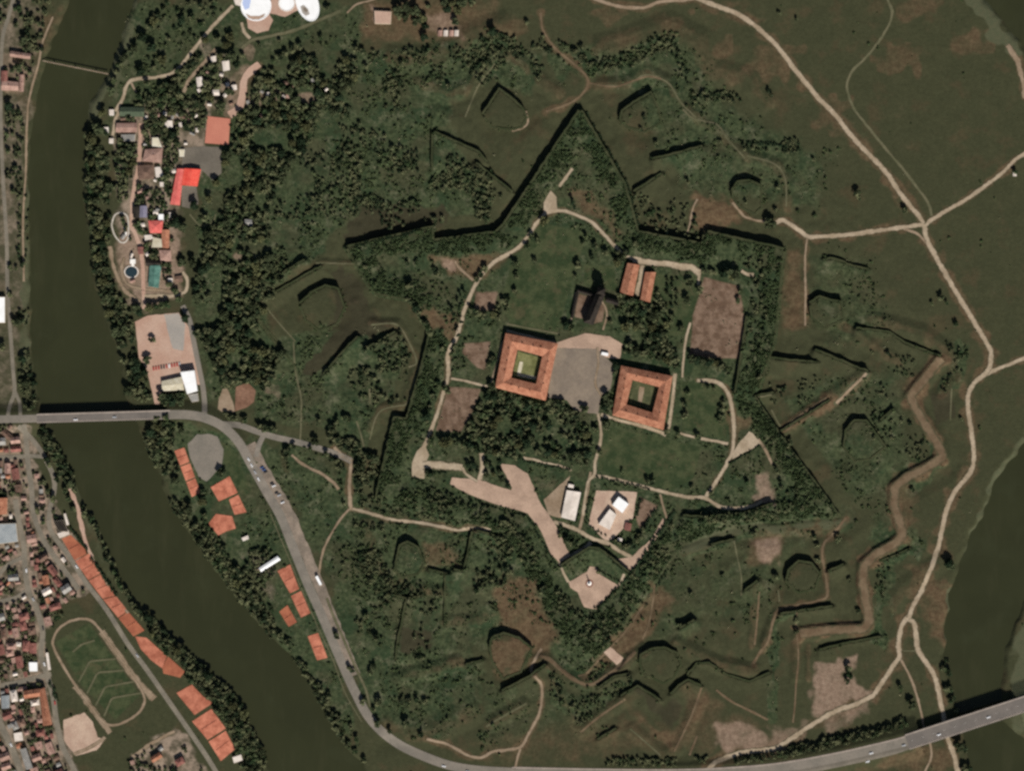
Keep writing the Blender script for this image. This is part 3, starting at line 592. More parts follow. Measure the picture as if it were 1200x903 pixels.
# flat paved or bare areas: name, material, polygon, level offset, kind of ground
AREAS = [
    ('square', 'plaza_grey', T2(600, 400, [(235, 35), (450, 40), (540, 130), (520, 250), (470, 290), (455, 385), (335, 365), (290, 310), (185, 295)]), 0.30),
    ('square', 'plaza_pink', q(480, 240, [(470, 440), (560, 410), (640, 420), (680, 445), (672, 490), (640, 490), (470, 462)], 0.3667), 0.26),
    ('parade_ground', 'plaza_pink', q(560, 520, [(120, 105), (200, 115), (270, 160), (340, 320), (410, 420), (500, 605), (440, 640), (400, 600), (330, 450), (270, 375), (190, 350), (100, 325), (0, 290), (-100, 245), (-150, 215), (-140, 180), (0, 190), (180, 250), (185, 235)], 0.21667), 0.30),
    ('square', 'path', T2(400, 400, [(440, 545), (465, 600), (440, 650), (440, 725), (375, 712), (375, 640), (400, 580)]), 0.28),
    ('terrace', 'plaza_pink', q(560, 520, [(490, 745), (590, 690), (605, 660), (640, 665), (660, 705), (760, 765), (690, 830), (660, 870), (640, 892), (575, 880), (540, 800), (500, 775)], 0.21667), 0.30),
    ('terrace', 'plaza_pink', q(560, 520, [(830, 610), (945, 505), (1000, 400), (1010, 420), (960, 520), (860, 650), (820, 685), (740, 620)], 0.21667), 0.26),
    ('yard', 'dirt_lot', q(560, 520, [(640, 250), (860, 260), (840, 400), (720, 520), (690, 520), (600, 440), (605, 400)], 0.21667), 0.2),
    ('yard', 'path_tan', q(560, 520, [(355, 300), (500, 170), (480, 250), (450, 400), (380, 380)], 0.21667), 0.2),
    ('yard', 'path', T2(800, 400, [(290, 545), (350, 475), (370, 485), (412, 540), (262, 622), (262, 590)]), 0.24),
    ('clearing', 'path', T2(600, 200, [(205, 105), (235, 140), (240, 205), (170, 230), (168, 170)]), 0.24),
    ('car_park', 'lot_pink', q(140, 355, [(135, 165), (250, 110), (520, 85), (590, 180), (640, 250), (700, 480), (720, 720), (380, 700), (350, 890), (310, 890), (240, 580), (170, 480), (150, 300)], 0.13333), 0.2),
    ('car_park', 'lot_grey', q(140, 355, [(390, 100), (520, 92), (580, 190), (570, 300), (560, 420), (470, 400), (440, 300)], 0.13333), 0.26),
    ('yard', 'asphalt_dark', q(120, 110, [(640, 420), (800, 410), (930, 420), (930, 620), (860, 680), (780, 600), (620, 560)], 0.15), 0.2),
    ('yard', 'asphalt_dark', q(120, 110, [(620, 720), (735, 725), (750, 860), (680, 895), (620, 880)], 0.15), 0.2),
    ('yard', 'asphalt', T2(200, 400, [(90, 540), (140, 490), (240, 490), (280, 570), (270, 660), (190, 740), (150, 720), (105, 620)]), 0.2),
    ('yard', 'dirt_lot', q(40, 690, [(155, 690), (265, 650), (310, 700), (335, 780), (375, 795), (330, 850), (220, 880), (160, 800)], 0.2216), 0.2),
    ('yard', 'dull_earth', T2(200, 400, [(345, 240), (410, 220), (450, 260), (440, 320), (400, 350), (340, 370)]), 0.14),
    ('yard', 'path_tan', T2(200, 400, [(275, 250), (300, 250), (335, 340), (340, 375), (250, 370), (255, 300)]), 0.12),
    ('yard', 'dirt_lot', T2(600, 600, [(485, 740), (520, 712), (590, 770), (560, 815)]), 0.14),
    ('lawn', 'lawn_dry', q(480, 240, [(347, 468), (420, 488), (402, 565), (330, 546)], 0.3667), 0.12),
    ('lawn', 'lawn_dull', q(480, 240, [(718, 562), (792, 582), (772, 655), (700, 634)], 0.3667), 0.12),
    ('square', 'sheet_cream', q(480, 240, [(352, 500), (362, 502), (355, 538), (405, 548), (402, 558), (344, 546)], 0.3667), 0.2),
    ('path', 'path_tan', q(480, 240, [(735, 580), (750, 583), (742, 630), (730, 626)], 0.3667), 0.2),
    ('terrace', 'lot_pink', [(318, -6), (352, -6), (350, 12), (334, 20), (316, 16)], 0.14),
    ('terrace', 'pale_roof', [(270, -10), (284, -10), (284, 8), (276, 6)], 0.14),
    ('beach', 'lot_pink', q(240, 0, [(360, 130), (560, 110), (600, 180), (560, 270), (460, 295), (380, 250)], 0.13333), 0.16),
]

# ------------------------------------------------------------------ geometry of the plan on a grid
def grow_axis(a0, a1, step, lo, hi):
    mid = np.arange(a0, a1 + step * 0.5, step)
    out = [a1]; d = step
    while out[-1] < hi: d *= 1.22; out.append(out[-1] + d)
    inn = [a0]; d = step
    while inn[-1] > lo: d *= 1.22; inn.append(inn[-1] - d)
    return np.array(inn[1:][::-1] + list(mid) + out[1:])
GX = grow_axis(-60, 1260, 1.6, -3600, 4800)
GY = grow_axis(-60, 963, 1.6, -3600, 4500)

def win(pts, m):
    xs = [p[0] for p in pts]; ys = [p[1] for p in pts]
    i0, i1 = np.searchsorted(GX, min(xs) - m), np.searchsorted(GX, max(xs) + m)
    j0, j1 = np.searchsorted(GY, min(ys) - m), np.searchsorted(GY, max(ys) + m)
    return slice(j0, j1), slice(i0, i1)

def seg_dist(X, Y, a, b):
    dx, dy = b[0] - a[0], b[1] - a[1]; L2 = dx * dx + dy * dy + 1e-9
    t = ((X - a[0]) * dx + (Y - a[1]) * dy) / L2
    tc = np.clip(t, 0, 1)
    return np.hypot(X - a[0] - tc * dx, Y - a[1] - tc * dy), t, (dx * (Y - a[1]) - dy * (X - a[0])), math.sqrt(L2)

def poly_sd(X, Y, poly):
    d = np.full(X.shape, 1e9); ins = np.zeros(X.shape, bool); n = len(poly)
    for i in range(n):
        a, b = poly[i], poly[(i + 1) % n]
        d = np.minimum(d, seg_dist(X, Y, a, b)[0])
        if a[1] != b[1]:
            c = ((a[1] > Y) != (b[1] > Y)) & (X < (b[0] - a[0]) * (Y - a[1]) / (b[1] - a[1]) + a[0])
            ins ^= c
    return np.where(ins, -d, d)

def line_d(X, Y, pts):
    d = np.full(X.shape, 1e9); s = np.zeros(X.shape); over = np.zeros(X.shape)
    for i in range(len(pts) - 1):
        dd, t, cr, L = seg_dist(X, Y, pts[i], pts[i + 1])
        m = dd < d - 1e-6
        d = np.where(m, dd, d); s = np.where(m, np.sign(cr), s)
        o = np.zeros(X.shape)
        if i == 0: o = np.maximum(o, -t * L)
        if i == len(pts) - 2: o = np.maximum(o, (t - 1) * L)
        over = np.where(m, np.maximum(o, 0), over)
    return d, s, over

def smooth(x, a, b):
    t = np.clip((x - a) / (b - a), 0, 1); return t * t * (3 - 2 * t)

def vnoise(X, Y, scale, seed):
    r = np.random.default_rng(seed).random((257, 257))
    x, y = X / scale + 1000.3, Y / scale + 1000.7
    i, j = np.floor(x).astype(int), np.floor(y).astype(int); fx, fy = x - i, y - j
    fx, fy = fx * fx * (3 - 2 * fx), fy * fy * (3 - 2 * fy)
    i0, j0, i1, j1 = i % 257, j % 257, (i + 1) % 257, (j + 1) % 257
    return (r[j0, i0] * (1 - fx) + r[j0, i1] * fx) * (1 - fy) + (r[j1, i0] * (1 - fx) + r[j1, i1] * fx) * fy

def catmull(pts, step=2.0, tight=False):
    P = [np.array(p, float) for p in pts]
    if tight:                                       # corners stay corners: rounded only over the last 2 m
        out = [P[0]]
        for i in range(1, len(P) - 1):
            a, b = P[i - 1] - P[i], P[i + 1] - P[i]; out += [P[i] + a / np.linalg.norm(a) * min(2, np.linalg.norm(a) / 3), P[i] + b / np.linalg.norm(b) * min(2, np.linalg.norm(b) / 3)]
        out.append(P[-1]); res = []
        for a, b in zip(out[:-1], out[1:]):
            n = max(1, int(np.linalg.norm(b - a) / step)); res += [tuple(a + (b - a) * k / n) for k in range(n)]
        return res + [tuple(out[-1])]
    if len(P) == 2:
        n = max(2, int(np.linalg.norm(P[1] - P[0]) / step)); return [tuple(P[0] + (P[1] - P[0]) * i / n) for i in range(n + 1)]
    closed = np.linalg.norm(P[0] - P[-1]) < 1e-6
    E = ([P[-2]] if closed else [2 * P[0] - P[1]]) + P + ([P[1]] if closed else [2 * P[-1] - P[-2]])
    out = []
    for i in range(1, len(E) - 2):
        p0, p1, p2, p3 = E[i - 1:i + 3]
        n = max(1, int(np.linalg.norm(p2 - p1) / step))
        for k in range(n):
            t = k / n
            out.append(tuple(0.5 * ((2 * p1) + (-p0 + p2) * t + (2 * p0 - 5 * p1 + 4 * p2 - p3) * t * t + (-p0 + 3 * p1 - 3 * p2 + p3) * t ** 3)))
    out.append(tuple(P[-1]))
    return out

XX, YY = np.meshgrid(GX, GY)
H = np.zeros(XX.shape)
H += (vnoise(XX, YY, 60, 1) - 0.5) * 0.8 + (vnoise(XX, YY, 14, 2) - 0.5) * 0.4
# fortress plateau: rampart crest, lower court within, ditch outside
sl = win(STAR, 60); X, Y = XX[sl], YY[sl]
sd = poly_sd(X, Y, STAR); STAR_SD = np.full(XX.shape, 999.0); STAR_SD[sl] = sd
ang_south = smooth(Y, 560, 640)                 # the southern faces are overgrown slopes, not walls
inner = 6.0 - 3.0 * smooth(-sd, 12, 34)
slope = np.where(sd < -0.8, inner, -1.5 * smooth(-sd, -34, -4))
soft = np.where(sd < 0, inner * smooth(-sd, 0, 22), -1.5 * smooth(-sd, -34, -4))
H[sl] += slope * (1 - ang_south) + soft * ang_south
# rough scrubby relief of the ditches and glacis
rough = (1 - smooth(np.hypot((XX - 640) / 470, (YY - 450) / 440), 0.75, 1.0)) * smooth(STAR_SD, -26, -10)
rough = np.where(XX < 330, rough * smooth(XX, 250, 330), rough)
H += rough * ((vnoise(XX, YY, 22, 81) - 0.5) * 2.2 + (vnoise(XX, YY, 8, 82) - 0.5) * 1.3)
def profile(pts, knots):
    """add a cross-section along a line: knots = (signed distance, height)"""
    m = max(abs(k[0]) for k in knots); s = win(pts, m + 2); d, sg, over = line_d(XX[s], YY[s], pts)
    H[s] += np.interp(d * np.where(sg == 0, 1, sg), [k[0] for k in knots], [k[1] for k in knots]) * np.clip(1 - over / 6, 0, 1)
CW = [r for r in ROADS if r['name'] == 'covered_way'][0]['pts']
profile(CW, [(-30, 0), (-20, -1.6), (-12, -1.2), (-7, 1.6), (6, 2.0), (9, -1.4), (18, -1.8), (32, 0)])
RIDGES = [
    (q(540, 677, [(560, 720), (660, 640), (770, 565)], 0.25), 2.2, 8), (q(540, 677, [(130, 690), (220, 635), (310, 585)], 0.25), 2.2, 8),
    (q(540, 677, [(790, 700), (940, 825), (1030, 790), (1110, 590)], 0.25), 1.8, 8), (q(540, 677, [(1000, 300), (1190, 400), (1380, 440)], 0.25), 2.4, 9),
    (q(540, 677, [(380, 370), (470, 450), (560, 495), (640, 490), (770, 400), (870, 330)], 0.25), 2.0, 8), (q(540, 677, [(420, 470), (500, 600), (545, 690)], 0.25), 1.6, 8),
    (q(860, 570, [(100, 480), (90, 750)], 0.25), 1.6, 6), (q(860, 570, [(210, 590), (175, 660), (130, 760)], 0.25), 2.0, 7), (q(860, 570, [(300, 690), (295, 900)], 0.25), 1.8, 7), (q(860, 570, [(350, 740), (350, 900)], 0.25), 1.4, 5),
    (q(860, 570, [(740, 560), (800, 470), (1000, 330)], 0.25), 1.4, 10), (q(880, 360, [(160, 570), (360, 430), (540, 310)], 0.25), 2.0, 8),
    (q(880, 360, [(560, 60), (800, 120), (920, 210), (960, 330), (880, 420)], 0.25), 2.0, 10), (q(880, 360, [(420, 0), (430, 90), (560, 180), (700, 260)], 0.25), 1.6, 8),
    (q(700, 20, [(0, 320), (130, 315), (230, 262), (330, 305), (390, 400), (470, 480), (600, 570), (700, 660), (840, 690), (890, 790), (890, 900)], 0.25), 1.8, 8),
    (q(700, 20, [(0, 150), (150, 110), (330, 40), (480, 110), (520, 250), (700, 300), (800, 420)], 0.25), 2.0, 14),
    (q(440, 20, [(200, 300), (340, 370), (440, 330), (560, 190), (640, 190), (780, 310), (860, 360)], 0.25), 2.0, 9), (q(440, 20, [(60, 200), (300, 200), (450, 90), (620, 30)], 0.25), 2.2, 14),
    (q(270, 280, [(420, 112), (580, 118)], 0.25), 1.2, 5), (q(270, 280, [(650, 400), (780, 402), (850, 510), (880, 590), (820, 780), (700, 800), (650, 900)], 0.25), 1.5, 7),
    (q(380, 580, [(330, 860), (500, 820), (640, 780)], 0.25), 2.2, 9), (q(380, 580, [(330, 350), (420, 440), (560, 460)], 0.25), 1.8, 8), (q(380, 580, [(560, 600), (700, 590), (800, 560)], 0.25), 1.8, 8),
    (q(380, 580, [(200, 120), (210, 300), (330, 440)], 0.25), 1.8, 12), ([(560, 830), (500, 860), (450, 850)], 2.0, 14), ([(800, 648), (862, 622), (985, 614)], 1.6, 9),
]
for pts, h, w in RIDGES: profile(pts, [(-2.2 * w, 0), (-1.3 * w, -0.35 * h), (-0.4 * w, h), (0.4 * w, h), (1.3 * w, -0.35 * h), (2.2 * w, 0)])
# flatten helper
def flatten(poly, z, m=3.0):
    s = win(poly, m + 4); d = poly_sd(XX[s], YY[s], poly); w = 1 - smooth(d, 0.5, m + 0.5); H[s] = H[s] * (1 - w) + z * w
for poly, h, _ in RAVELINS:
    h *= 1.25
    s = win(poly, 25); d = poly_sd(XX[s], YY[s], poly)
    H[s] = np.where(d < -0.8, np.maximum(H[s], h + 0.5 * smooth(-d, 2, 8)), H[s] - 1.2 * smooth(-d, -20, -2))
def bank_sign(pts, hi):
    d, s, o = line_d(np.array([hi[0]]), np.array([hi[1]]), pts); return s[0]
for pts, hi, h, depth, _ in BANKS:
    h *= 1.25
    s = win(pts, depth + 4); d, sg, over = line_d(XX[s], YY[s], pts)
    side = bank_sign(pts, hi); sdist = d * sg * side
    b = np.where(sdist > 0.8, h * np.clip(1 - (sdist - 3) / depth, 0, 1) ** 1.3, 0) * np.clip(1 - over / 5, 0, 1)
    b -= np.where(sdist <= 0.8, 0.8 * np.clip(1 + (sdist - 0.8) / 12, 0, 1), 0) * np.clip(1 - over / 5, 0, 1)
    H[s] += b
for pts, amp, w in () and ((ROADS[[i for i, r in enumerate(ROADS) if r['name'] == 'covered_way'][0]]['pts'], 1.4, 9),):
    s = win(pts, w * 3); d, _, _ = line_d(XX[s], YY[s], pts); H[s] += amp * (1 - smooth(d, w * 0.6, w * 1.6))
# road embankments (line with heights)
def embank(pts3, half, run=2.0):
    pts = [p[:2] for p in pts3]; s = win(pts, half + 26); X, Y = XX[s], YY[s]
    best = np.full(X.shape, 1e9); z = np.zeros(X.shape)
    for a, b in zip(pts3[:-1], pts3[1:]):
        d, t, _, _ = seg_dist(X, Y, a[:2], b[:2]); m = d < best
        best = np.where(m, d, best); z = np.where(m, a[2] + (b[2] - a[2]) * np.clip(t, 0, 1), z)
    pp = pts; over = line_d(X, Y, pp)[2]
    best = np.where(over > 0.3, 1e9, best)
    e = z - np.maximum(best - half, 0) / run
    H[s] = np.where(best < half, z, np.maximum(H[s], e))
# building pads and paved pads
for nm, mt, poly, off in AREAS:
    s = win(poly, 2); d = poly_sd(XX[s], YY[s], poly); z = float(np.median(H[s][d < 0])); flatten(poly, z, 4)
# rivers
for poly in (WEST_RIVER, EAST_RIVER):
    s = win(poly, 30); d = poly_sd(XX[s], YY[s], poly) + (vnoise(XX[s], YY[s], 9, 4) - 0.5) * 4
    H[s] = np.where(d < 6, np.minimum(H[s], -6.5 + 6.5 * smooth(d, -5, 6)), H[s])
WATER_Z = -4.0
embank([(-60, 491.5, 3), (0, 491, 5.6), (30, 490.5, 6.2), (46, 490, 6.2)], 7)
embank([(196, 485.5, 6.2), (222, 486, 5.6), (242, 490, 5), (262, 500, 3.5), (280, 518, 2.0), (295, 545, 0.8)], 6.5)
embank([(700, 906, 0.5), (800, 906, 2.5), (880, 902, 4.5), (930, 896, 5.8), (985, 885.5, 7.2), (1040, 872.5, 8.4), (1078, 863.2, 8.8)], 9)
embank([(1192, 826, 8.8), (1260, 803, 8.4), (1340, 776, 6), (1420, 750, 3)], 9)

def sample(A, x, y):
    x = np.atleast_1d(np.asarray(x, float)); y = np.atleast_1d(np.asarray(y, float))
    i = np.clip(np.searchsorted(GX, x) - 1, 0, len(GX) - 2); j = np.clip(np.searchsorted(GY, y) - 1, 0, len(GY) - 2)
    fx = (x - GX[i]) / (GX[i + 1] - GX[i]); fy = (y - GY[j]) / (GY[j + 1] - GY[j])
    return (A[j, i] * (1 - fx) + A[j, i + 1] * fx) * (1 - fy) + (A[j + 1, i] * (1 - fx) + A[j + 1, i + 1] * fx) * fy
def ground(x, y): return float(sample(H, x, y)[0])

# ------------------------------------------------------------------ ground cover masks
masks = {k: np.zeros(XX.shape, np.float32) for k in ('brown', 'bare', 'lush', 'town', 'plough', 'lawn', 'marsh', 'sand')}
def paint(k, poly, amt=1.0, soft=8):
    s = win(poly, soft + 6); d = poly_sd(XX[s], YY[s], poly)
    if k not in ('lawn', 'plough'): d = d + (vnoise(XX[s], YY[s], 13, 71) - 0.5) * min(14, soft * 2.2) + (vnoise(XX[s], YY[s], 5, 72) - 0.5) * min(6, soft)
    masks[k][s] = np.maximum(masks[k][s], amt * (1 - smooth(d, -soft, soft)))
def blob(k, cx, cy, rx, ry, amt=1.0):
    s = win([(cx - rx, cy - ry), (cx + rx, cy + ry)], 4); r = np.hypot((XX[s] - cx) / rx, (YY[s] - cy) / ry) * (1 + (vnoise(XX[s], YY[s], 11, 61) - 0.5) * 1.5)
    if k == 'brown': amt = amt * 0.6
    masks[k][s] = np.maximum(masks[k][s], amt * (1 - smooth(r, 0.55, 1.1)))
def strip(k, pts, w, amt=1.0):
    s = win(pts, w + 6); d, _, _ = line_d(XX[s], YY[s], pts); d = d + (vnoise(XX[s], YY[s], 10, 73) - 0.5) * w * 1.1; masks[k][s] = np.maximum(masks[k][s], amt * (1 - smooth(d, w * 0.3, w)))
# scrub green
masks['lush'] = np.maximum(masks['lush'], 1.0 * (1 - smooth(STAR_SD, 0, 5)) * np.where(YY < 560, 1, 1)).astype(np.float32)
S_EDGE = (1 - smooth(STAR_SD, 8, 30)) * smooth(YY, 560, 620)
masks['lush'] = np.maximum(masks['lush'], 0.9 * S_EDGE).astype(np.float32)
paint('lush', [(228, 345), (235, 225), (260, 150), (300, 85), (420, 60), (560, 45), (640, 60), (620, 110), (560, 90), (520, 140), (590, 250), (400, 285), (300, 345), (330, 420), (300, 470), (240, 470)], 1, 12)
paint('lush', [(300, 400), (420, 380), (500, 400), (480, 470), (440, 580), (380, 500), (300, 490)], 1, 14)
paint('lush', [(385, 600), (460, 600), (620, 640), (640, 720), (560, 760), (560, 830), (500, 870), (430, 830), (390, 720)], 0.95, 14)
paint('lush', [(690, 800), (740, 760), (800, 640), (960, 620), (900, 720), (820, 760)], 0.5, 20)
paint('lush', [(750, 60), (820, 50), (860, 120), (980, 180), (960, 250), (800, 230), (720, 90)], 0.65, 22)
paint('lush', [(890, 470), (960, 440), (1080, 420), (1060, 480), (1090, 560), (1010, 600), (960, 560)], 0.6, 20)
paint('lush', [(940, 290), (1020, 300), (1060, 400), (960, 410)], 0.55, 18)
paint('lush', [(560, 790), (700, 800), (720, 860), (560, 880)], 0.5, 18)
paint('lush', [(640, 50), (800, 60), (790, 100), (640, 90)], 0.7, 12)
paint('lush', [(320, 500), (400, 540), (440, 590), (390, 690), (350, 620)], 0.8, 10)
paint('lush', [(200, 495), (330, 520), (360, 640), (400, 790), (420, 890), (360, 790), (270, 690), (190, 560)], 0.7, 8)
paint('lush', [(150, 0), (440, 0), (430, 60), (290, 90), (180, 160), (120, 160)], 0.6, 10)
paint('lush', [(1030, 560), (1075, 620), (1040, 700), (1020, 640)], 0.7, 10)
strip('lush', [(905, 840), (908, 720), (930, 720)], 10, 0.9)
strip('lush', [(880, 300), (878, 470)], 26, 1)
strip('lush', [(1120, 402), (1132, 415), (1115, 447), (1102, 455)], 12, 0.9)
strip('lush', [(1070, 640), (1040, 660), (1032, 700), (1028, 745)], 16, 0.9)
strip('lush', [(1090, 510), (1098, 545), (1070, 575)], 14, 0.8)
paint('lush', q(540, 677, [(410, 420), (480, 520), (600, 560), (790, 460), (820, 480), (560, 690), (520, 660), (420, 560)], 0.25), 0.95, 5)
paint('lush', q(540, 677, [(80, 730), (300, 620), (310, 660), (120, 770)], 0.25), 0.95, 4)
strip('lush', q(700, 20, [(-60, 235), (0, 230), (130, 210), (270, 110), (350, 100)], 0.25), 13, 1)
strip('lush', q(700, 20, [(350, 130), (400, 230), (440, 340)], 0.25), 11, 1)
paint('lush', q(380, 580, [(390, 470), (570, 440), (570, 580), (400, 590)], 0.25), 1, 5)
paint('lush', q(440, 20, [(430, 200), (520, 60), (640, 90), (800, 240), (760, 300), (620, 160), (520, 180), (440, 300), (300, 330), (280, 280)], 0.25), 1, 5)
band = smooth(STAR_SD, 2, 5) * (1 - smooth(STAR_SD, 18, 30)) * (1 - smooth(YY, 540, 600))
masks['lush'] *= (1 - 0.75 * band).astype(np.float32)
# lawns
paint('lawn', T2(600, 200, [(120, 270), (400, 330), (330, 540), (230, 880), (0, 830), (-60, 700), (0, 480)]), 1, 5)
paint('lawn', T2(600, 400, [(490, 450), (800, 510), (1000, 560), (960, 720), (850, 790), (600, 720), (450, 680)]), 1, 4)
paint('lawn', T2(800, 400, [(-10, 210), (200, 230), (250, 440), (230, 520), (0, 470)]), 0.9, 4)
paint('lawn', T2(600, 200, [(380, 500), (540, 500), (560, 640), (380, 600)]), 0.9, 4)
paint('lawn', T2(600, 200, [(760, 540), (1000, 560), (960, 880), (760, 880), (700, 700)]), 0.8, 5)
paint('lawn', q(40, 690, [(110, 280), (290, 175), (560, 560), (430, 690), (250, 510)], 0.2216), 0.9, 4)
paint('lawn', T2(200, 400, [(260, 520), (350, 580), (430, 800), (380, 820), (280, 640)]), 0.8, 4)
# marshy flats
paint('marsh', q(270, 280, [(450, 150), (530, 130), (570, 250), (650, 330), (720, 430), (600, 470), (480, 550), (390, 650), (350, 620), (460, 470), (540, 370), (520, 250)], 0.25), 1, 5)
paint('marsh', T2(400, 200, [(130, 190), (540, 200), (560, 280), (300, 330), (30, 390), (60, 270)]), 1, 8)
paint('marsh', T2(400, 200, [(0, 520), (120, 620), (150, 760), (300, 830), (100, 880), (-40, 900), (-50, 700)]), 0.9, 10)
paint('marsh', T2(400, 600, [(320, 610), (480, 640), (480, 740), (320, 740)]), 1, 8)
paint('marsh', q(700, 700, [(220, 480), (350, 560), (480, 520), (400, 690), (330, 680)], K20), 0.9, 8)
paint('marsh', T2(1000, 400, [(390, 270), (520, 250), (540, 400), (430, 430)]), 0.8, 8)
# dry brown
for b in ((1050, 72, 26, 18), (1135, 50, 30, 15), (1075, 12, 28, 14), (975, 135, 22, 22), (905, 75, 40, 24), (715, 20, 24, 12), (790, 28, 20, 14), (845, 60, 22, 16), (1085, 690, 24, 40), (1060, 590, 14, 40), (600, 35, 24, 10), (495, 20, 40, 22), (560, 20, 26, 18)): blob('brown', *b)
paint('brown', T2(800, 200, [(60, 130), (250, 150), (330, 240), (120, 320), (30, 320)]), 1, 6)
paint('brown', T2(600, 200, [(290, 90), (440, 130), (520, 190), (590, 330), (560, 370), (440, 250), (330, 200)]), 0.8, 8)
paint('brown', T2(800, 200, [(540, 400), (650, 400), (640, 830), (540, 830)]), 0.8, 8)
paint('brown', T2(600, 600, [(-40, 330), (120, 370), (240, 640), (180, 740), (0, 720), (-120, 500)]), 0.95, 9)
paint('brown', T2(600, 600, [(740, 380), (850, 470), (760, 620), (560, 790), (440, 860), (350, 880), (500, 720)]), 0.9, 7)
paint('brown', [(575, 745), (620, 755), (605, 790), (585, 790)], 0.9, 6)
paint('brown', T2(400, 600, [(430, 150), (640, 150), (620, 290), (440, 290)]), 0.7, 8)
paint('brown', T2(800, 600, [(360, 100), (850, 20), (720, 130), (520, 110), (520, 280), (340, 280)]), 0.7, 8)
paint('brown', T2(800, 400, [(520, 440), (770, 290), (920, 220), (920, 260), (770, 350), (560, 470)]), 1, 6)
paint('brown', T2(400, 200, [(480, 450), (900, 440), (740, 560), (560, 560)]), 0.9, 6)
paint('brown', T2(400, 200, [(430, 720), (610, 760), (590, 880), (480, 840)]), 0.9, 6)
paint('brown', T2(800, 400, [(250, 310), (350, 420), (290, 530), (230, 440)]), 0.8, 5)
paint('brown', [(1120, 690), (1108, 760), (1085, 730), (1075, 680)], 0.8, 8)
paint('brown', q(500, 700, [(430, 60), (620, 40), (700, 200), (640, 300), (560, 300), (480, 180)], K20), 0.9, 8)
paint('brown', q(700, 700, [(200, 600), (330, 700), (460, 640), (560, 480), (600, 560), (380, 800)], K20), 0.8, 8)
paint('brown', [(560, 870), (700, 830), (820, 870), (700, 895), (570, 895)], 0.45, 12)
paint('brown', [(1100, 870), (1125, 880), (1128, 903), (1000, 903), (1040, 885)], 0.7, 8)
paint('brown', [(800, 795), (900, 850), (820, 890), (790, 880)], 0.5, 10)
paint('brown', [(420, 0), (560, 0), (545, 45), (420, 55)], 0.8, 8)
paint('brown', [(40, 20), (70, 10), (50, 70), (38, 100)], 0.6, 6)
# ploughed gardens
paint('plough', T2(800, 200, [(110, 580), (290, 610), (320, 740), (330, 903), (50, 903), (80, 720)]) , 1, 4)
paint('plough', [(825, 325), (866, 335), (872, 370), (868, 420), (808, 418), (812, 370)], 1, 4)
paint('plough', T2(400, 400, [(570, 240), (740, 250), (690, 380), (630, 480), (500, 470)]), 1, 4)
paint('plough', T2(400, 400, [(650, 10), (790, 0), (760, 150), (720, 140), (640, 60)]), 0.9, 4)
paint('plough', T2(400, 200, [(710, 640), (830, 640), (810, 740), (700, 740)]), 0.9, 5)
paint('plough', q(560, 520, [(870, 280), (980, 330), (880, 480), (850, 400)], 0.21667), 0.8, 4)
paint('plough', q(560, 520, [(270, 165), (500, 160), (450, 400), (390, 390)], 0.21667), 0.35, 5)
paint('plough', T2(600, 200, [(352, 650), (440, 672), (400, 790), (328, 775)]), 0.8, 2)
paint('plough', T2(600, 200, [(455, 690), (500, 705), (480, 800), (425, 815)]), 0.7, 2)
# bare earth
paint('bare', T2(800, 400, [(370, 700), (470, 660), (480, 850), (380, 870)]), 0.8, 6)
paint('bare', T2(800, 600, [(360, 140), (500, 130), (510, 270), (430, 280)]), 0.75, 7)
paint('bare', q(900, 700, [(240, 330), (400, 330), (500, 250), (530, 270), (400, 400), (500, 470), (540, 500), (350, 590), (230, 640)], KN), 0.85, 6)
paint('bare', q(900, 700, [(0, 680), (200, 640), (200, 720), (0, 820)], KN), 0.6, 7)
paint('bare', q(700, 700, [(600, 650), (720, 640), (890, 720), (890, 780), (680, 820), (590, 770)], K20), 0.75, 7)
paint('bare', q(900, 700, [(260, 600), (540, 500), (560, 560), (330, 720)], KN), 0.6, 7)
paint('bare', T2(400, 0, [(380, 60), (600, 80), (640, 190), (560, 210), (470, 180)]), 0.55, 8)
paint('bare', T2(400, 0, [(150, 30), (270, 70), (260, 130), (180, 110)]), 0.9, 5)
paint('bare', T2(400, 200, [(520, 460), (620, 470), (600, 530), (530, 530)]), 0.7, 5)
paint('bare', [(158, 140), (180, 145), (182, 190), (160, 195)], 0.6, 8)
paint('bare', [(135, 270), (205, 270), (220, 345), (170, 365), (140, 340)], 0.7, 8)
paint('bare', [(260, 100), (290, 75), (295, 90), (275, 140)], 0.6, 6)
paint('bare', [(-5, 60), (25, 60), (38, 90), (26, 110), (-5, 110)], 0.6, 6)
blob('bare', 316, 455, 10, 12, 0.5)
for b in ((300, 115, 14, 10), (325, 110, 14, 8), (360, 115, 16, 10), (290, 60, 12, 8), (285, 265, 10, 6), (278, 300, 8, 6)): blob('bare', *b, 0.62)
# town yards
paint('town', [(128, 128), (170, 120), (250, 120), (240, 190), (205, 260), (215, 345), (150, 355), (135, 270)], 0.62, 8)
paint('town', [(235, 50), (275, 60), (275, 140), (235, 130)], 0.5, 8)
paint('town', [(-60, 496), (30, 500), (50, 560), (95, 655), (110, 690), (70, 705), (50, 740), (62, 840), (90, 900), (110, 980), (-60, 980)], 0.95, 6)
paint('town', [(150, 880), (210, 855), (245, 900), (240, 960), (150, 960)], 0.8, 8)
paint('town', [(50, 600), (80, 640), (100, 680), (85, 690)], 0.8, 4)
paint('town', [(-60, -40), (60, -40), (50, 60), (30, 200), (25, 480), (-60, 480)], 0.45, 8)
paint('town', [(280, 640), (320, 645), (330, 720), (310, 700)], 0.5, 8)
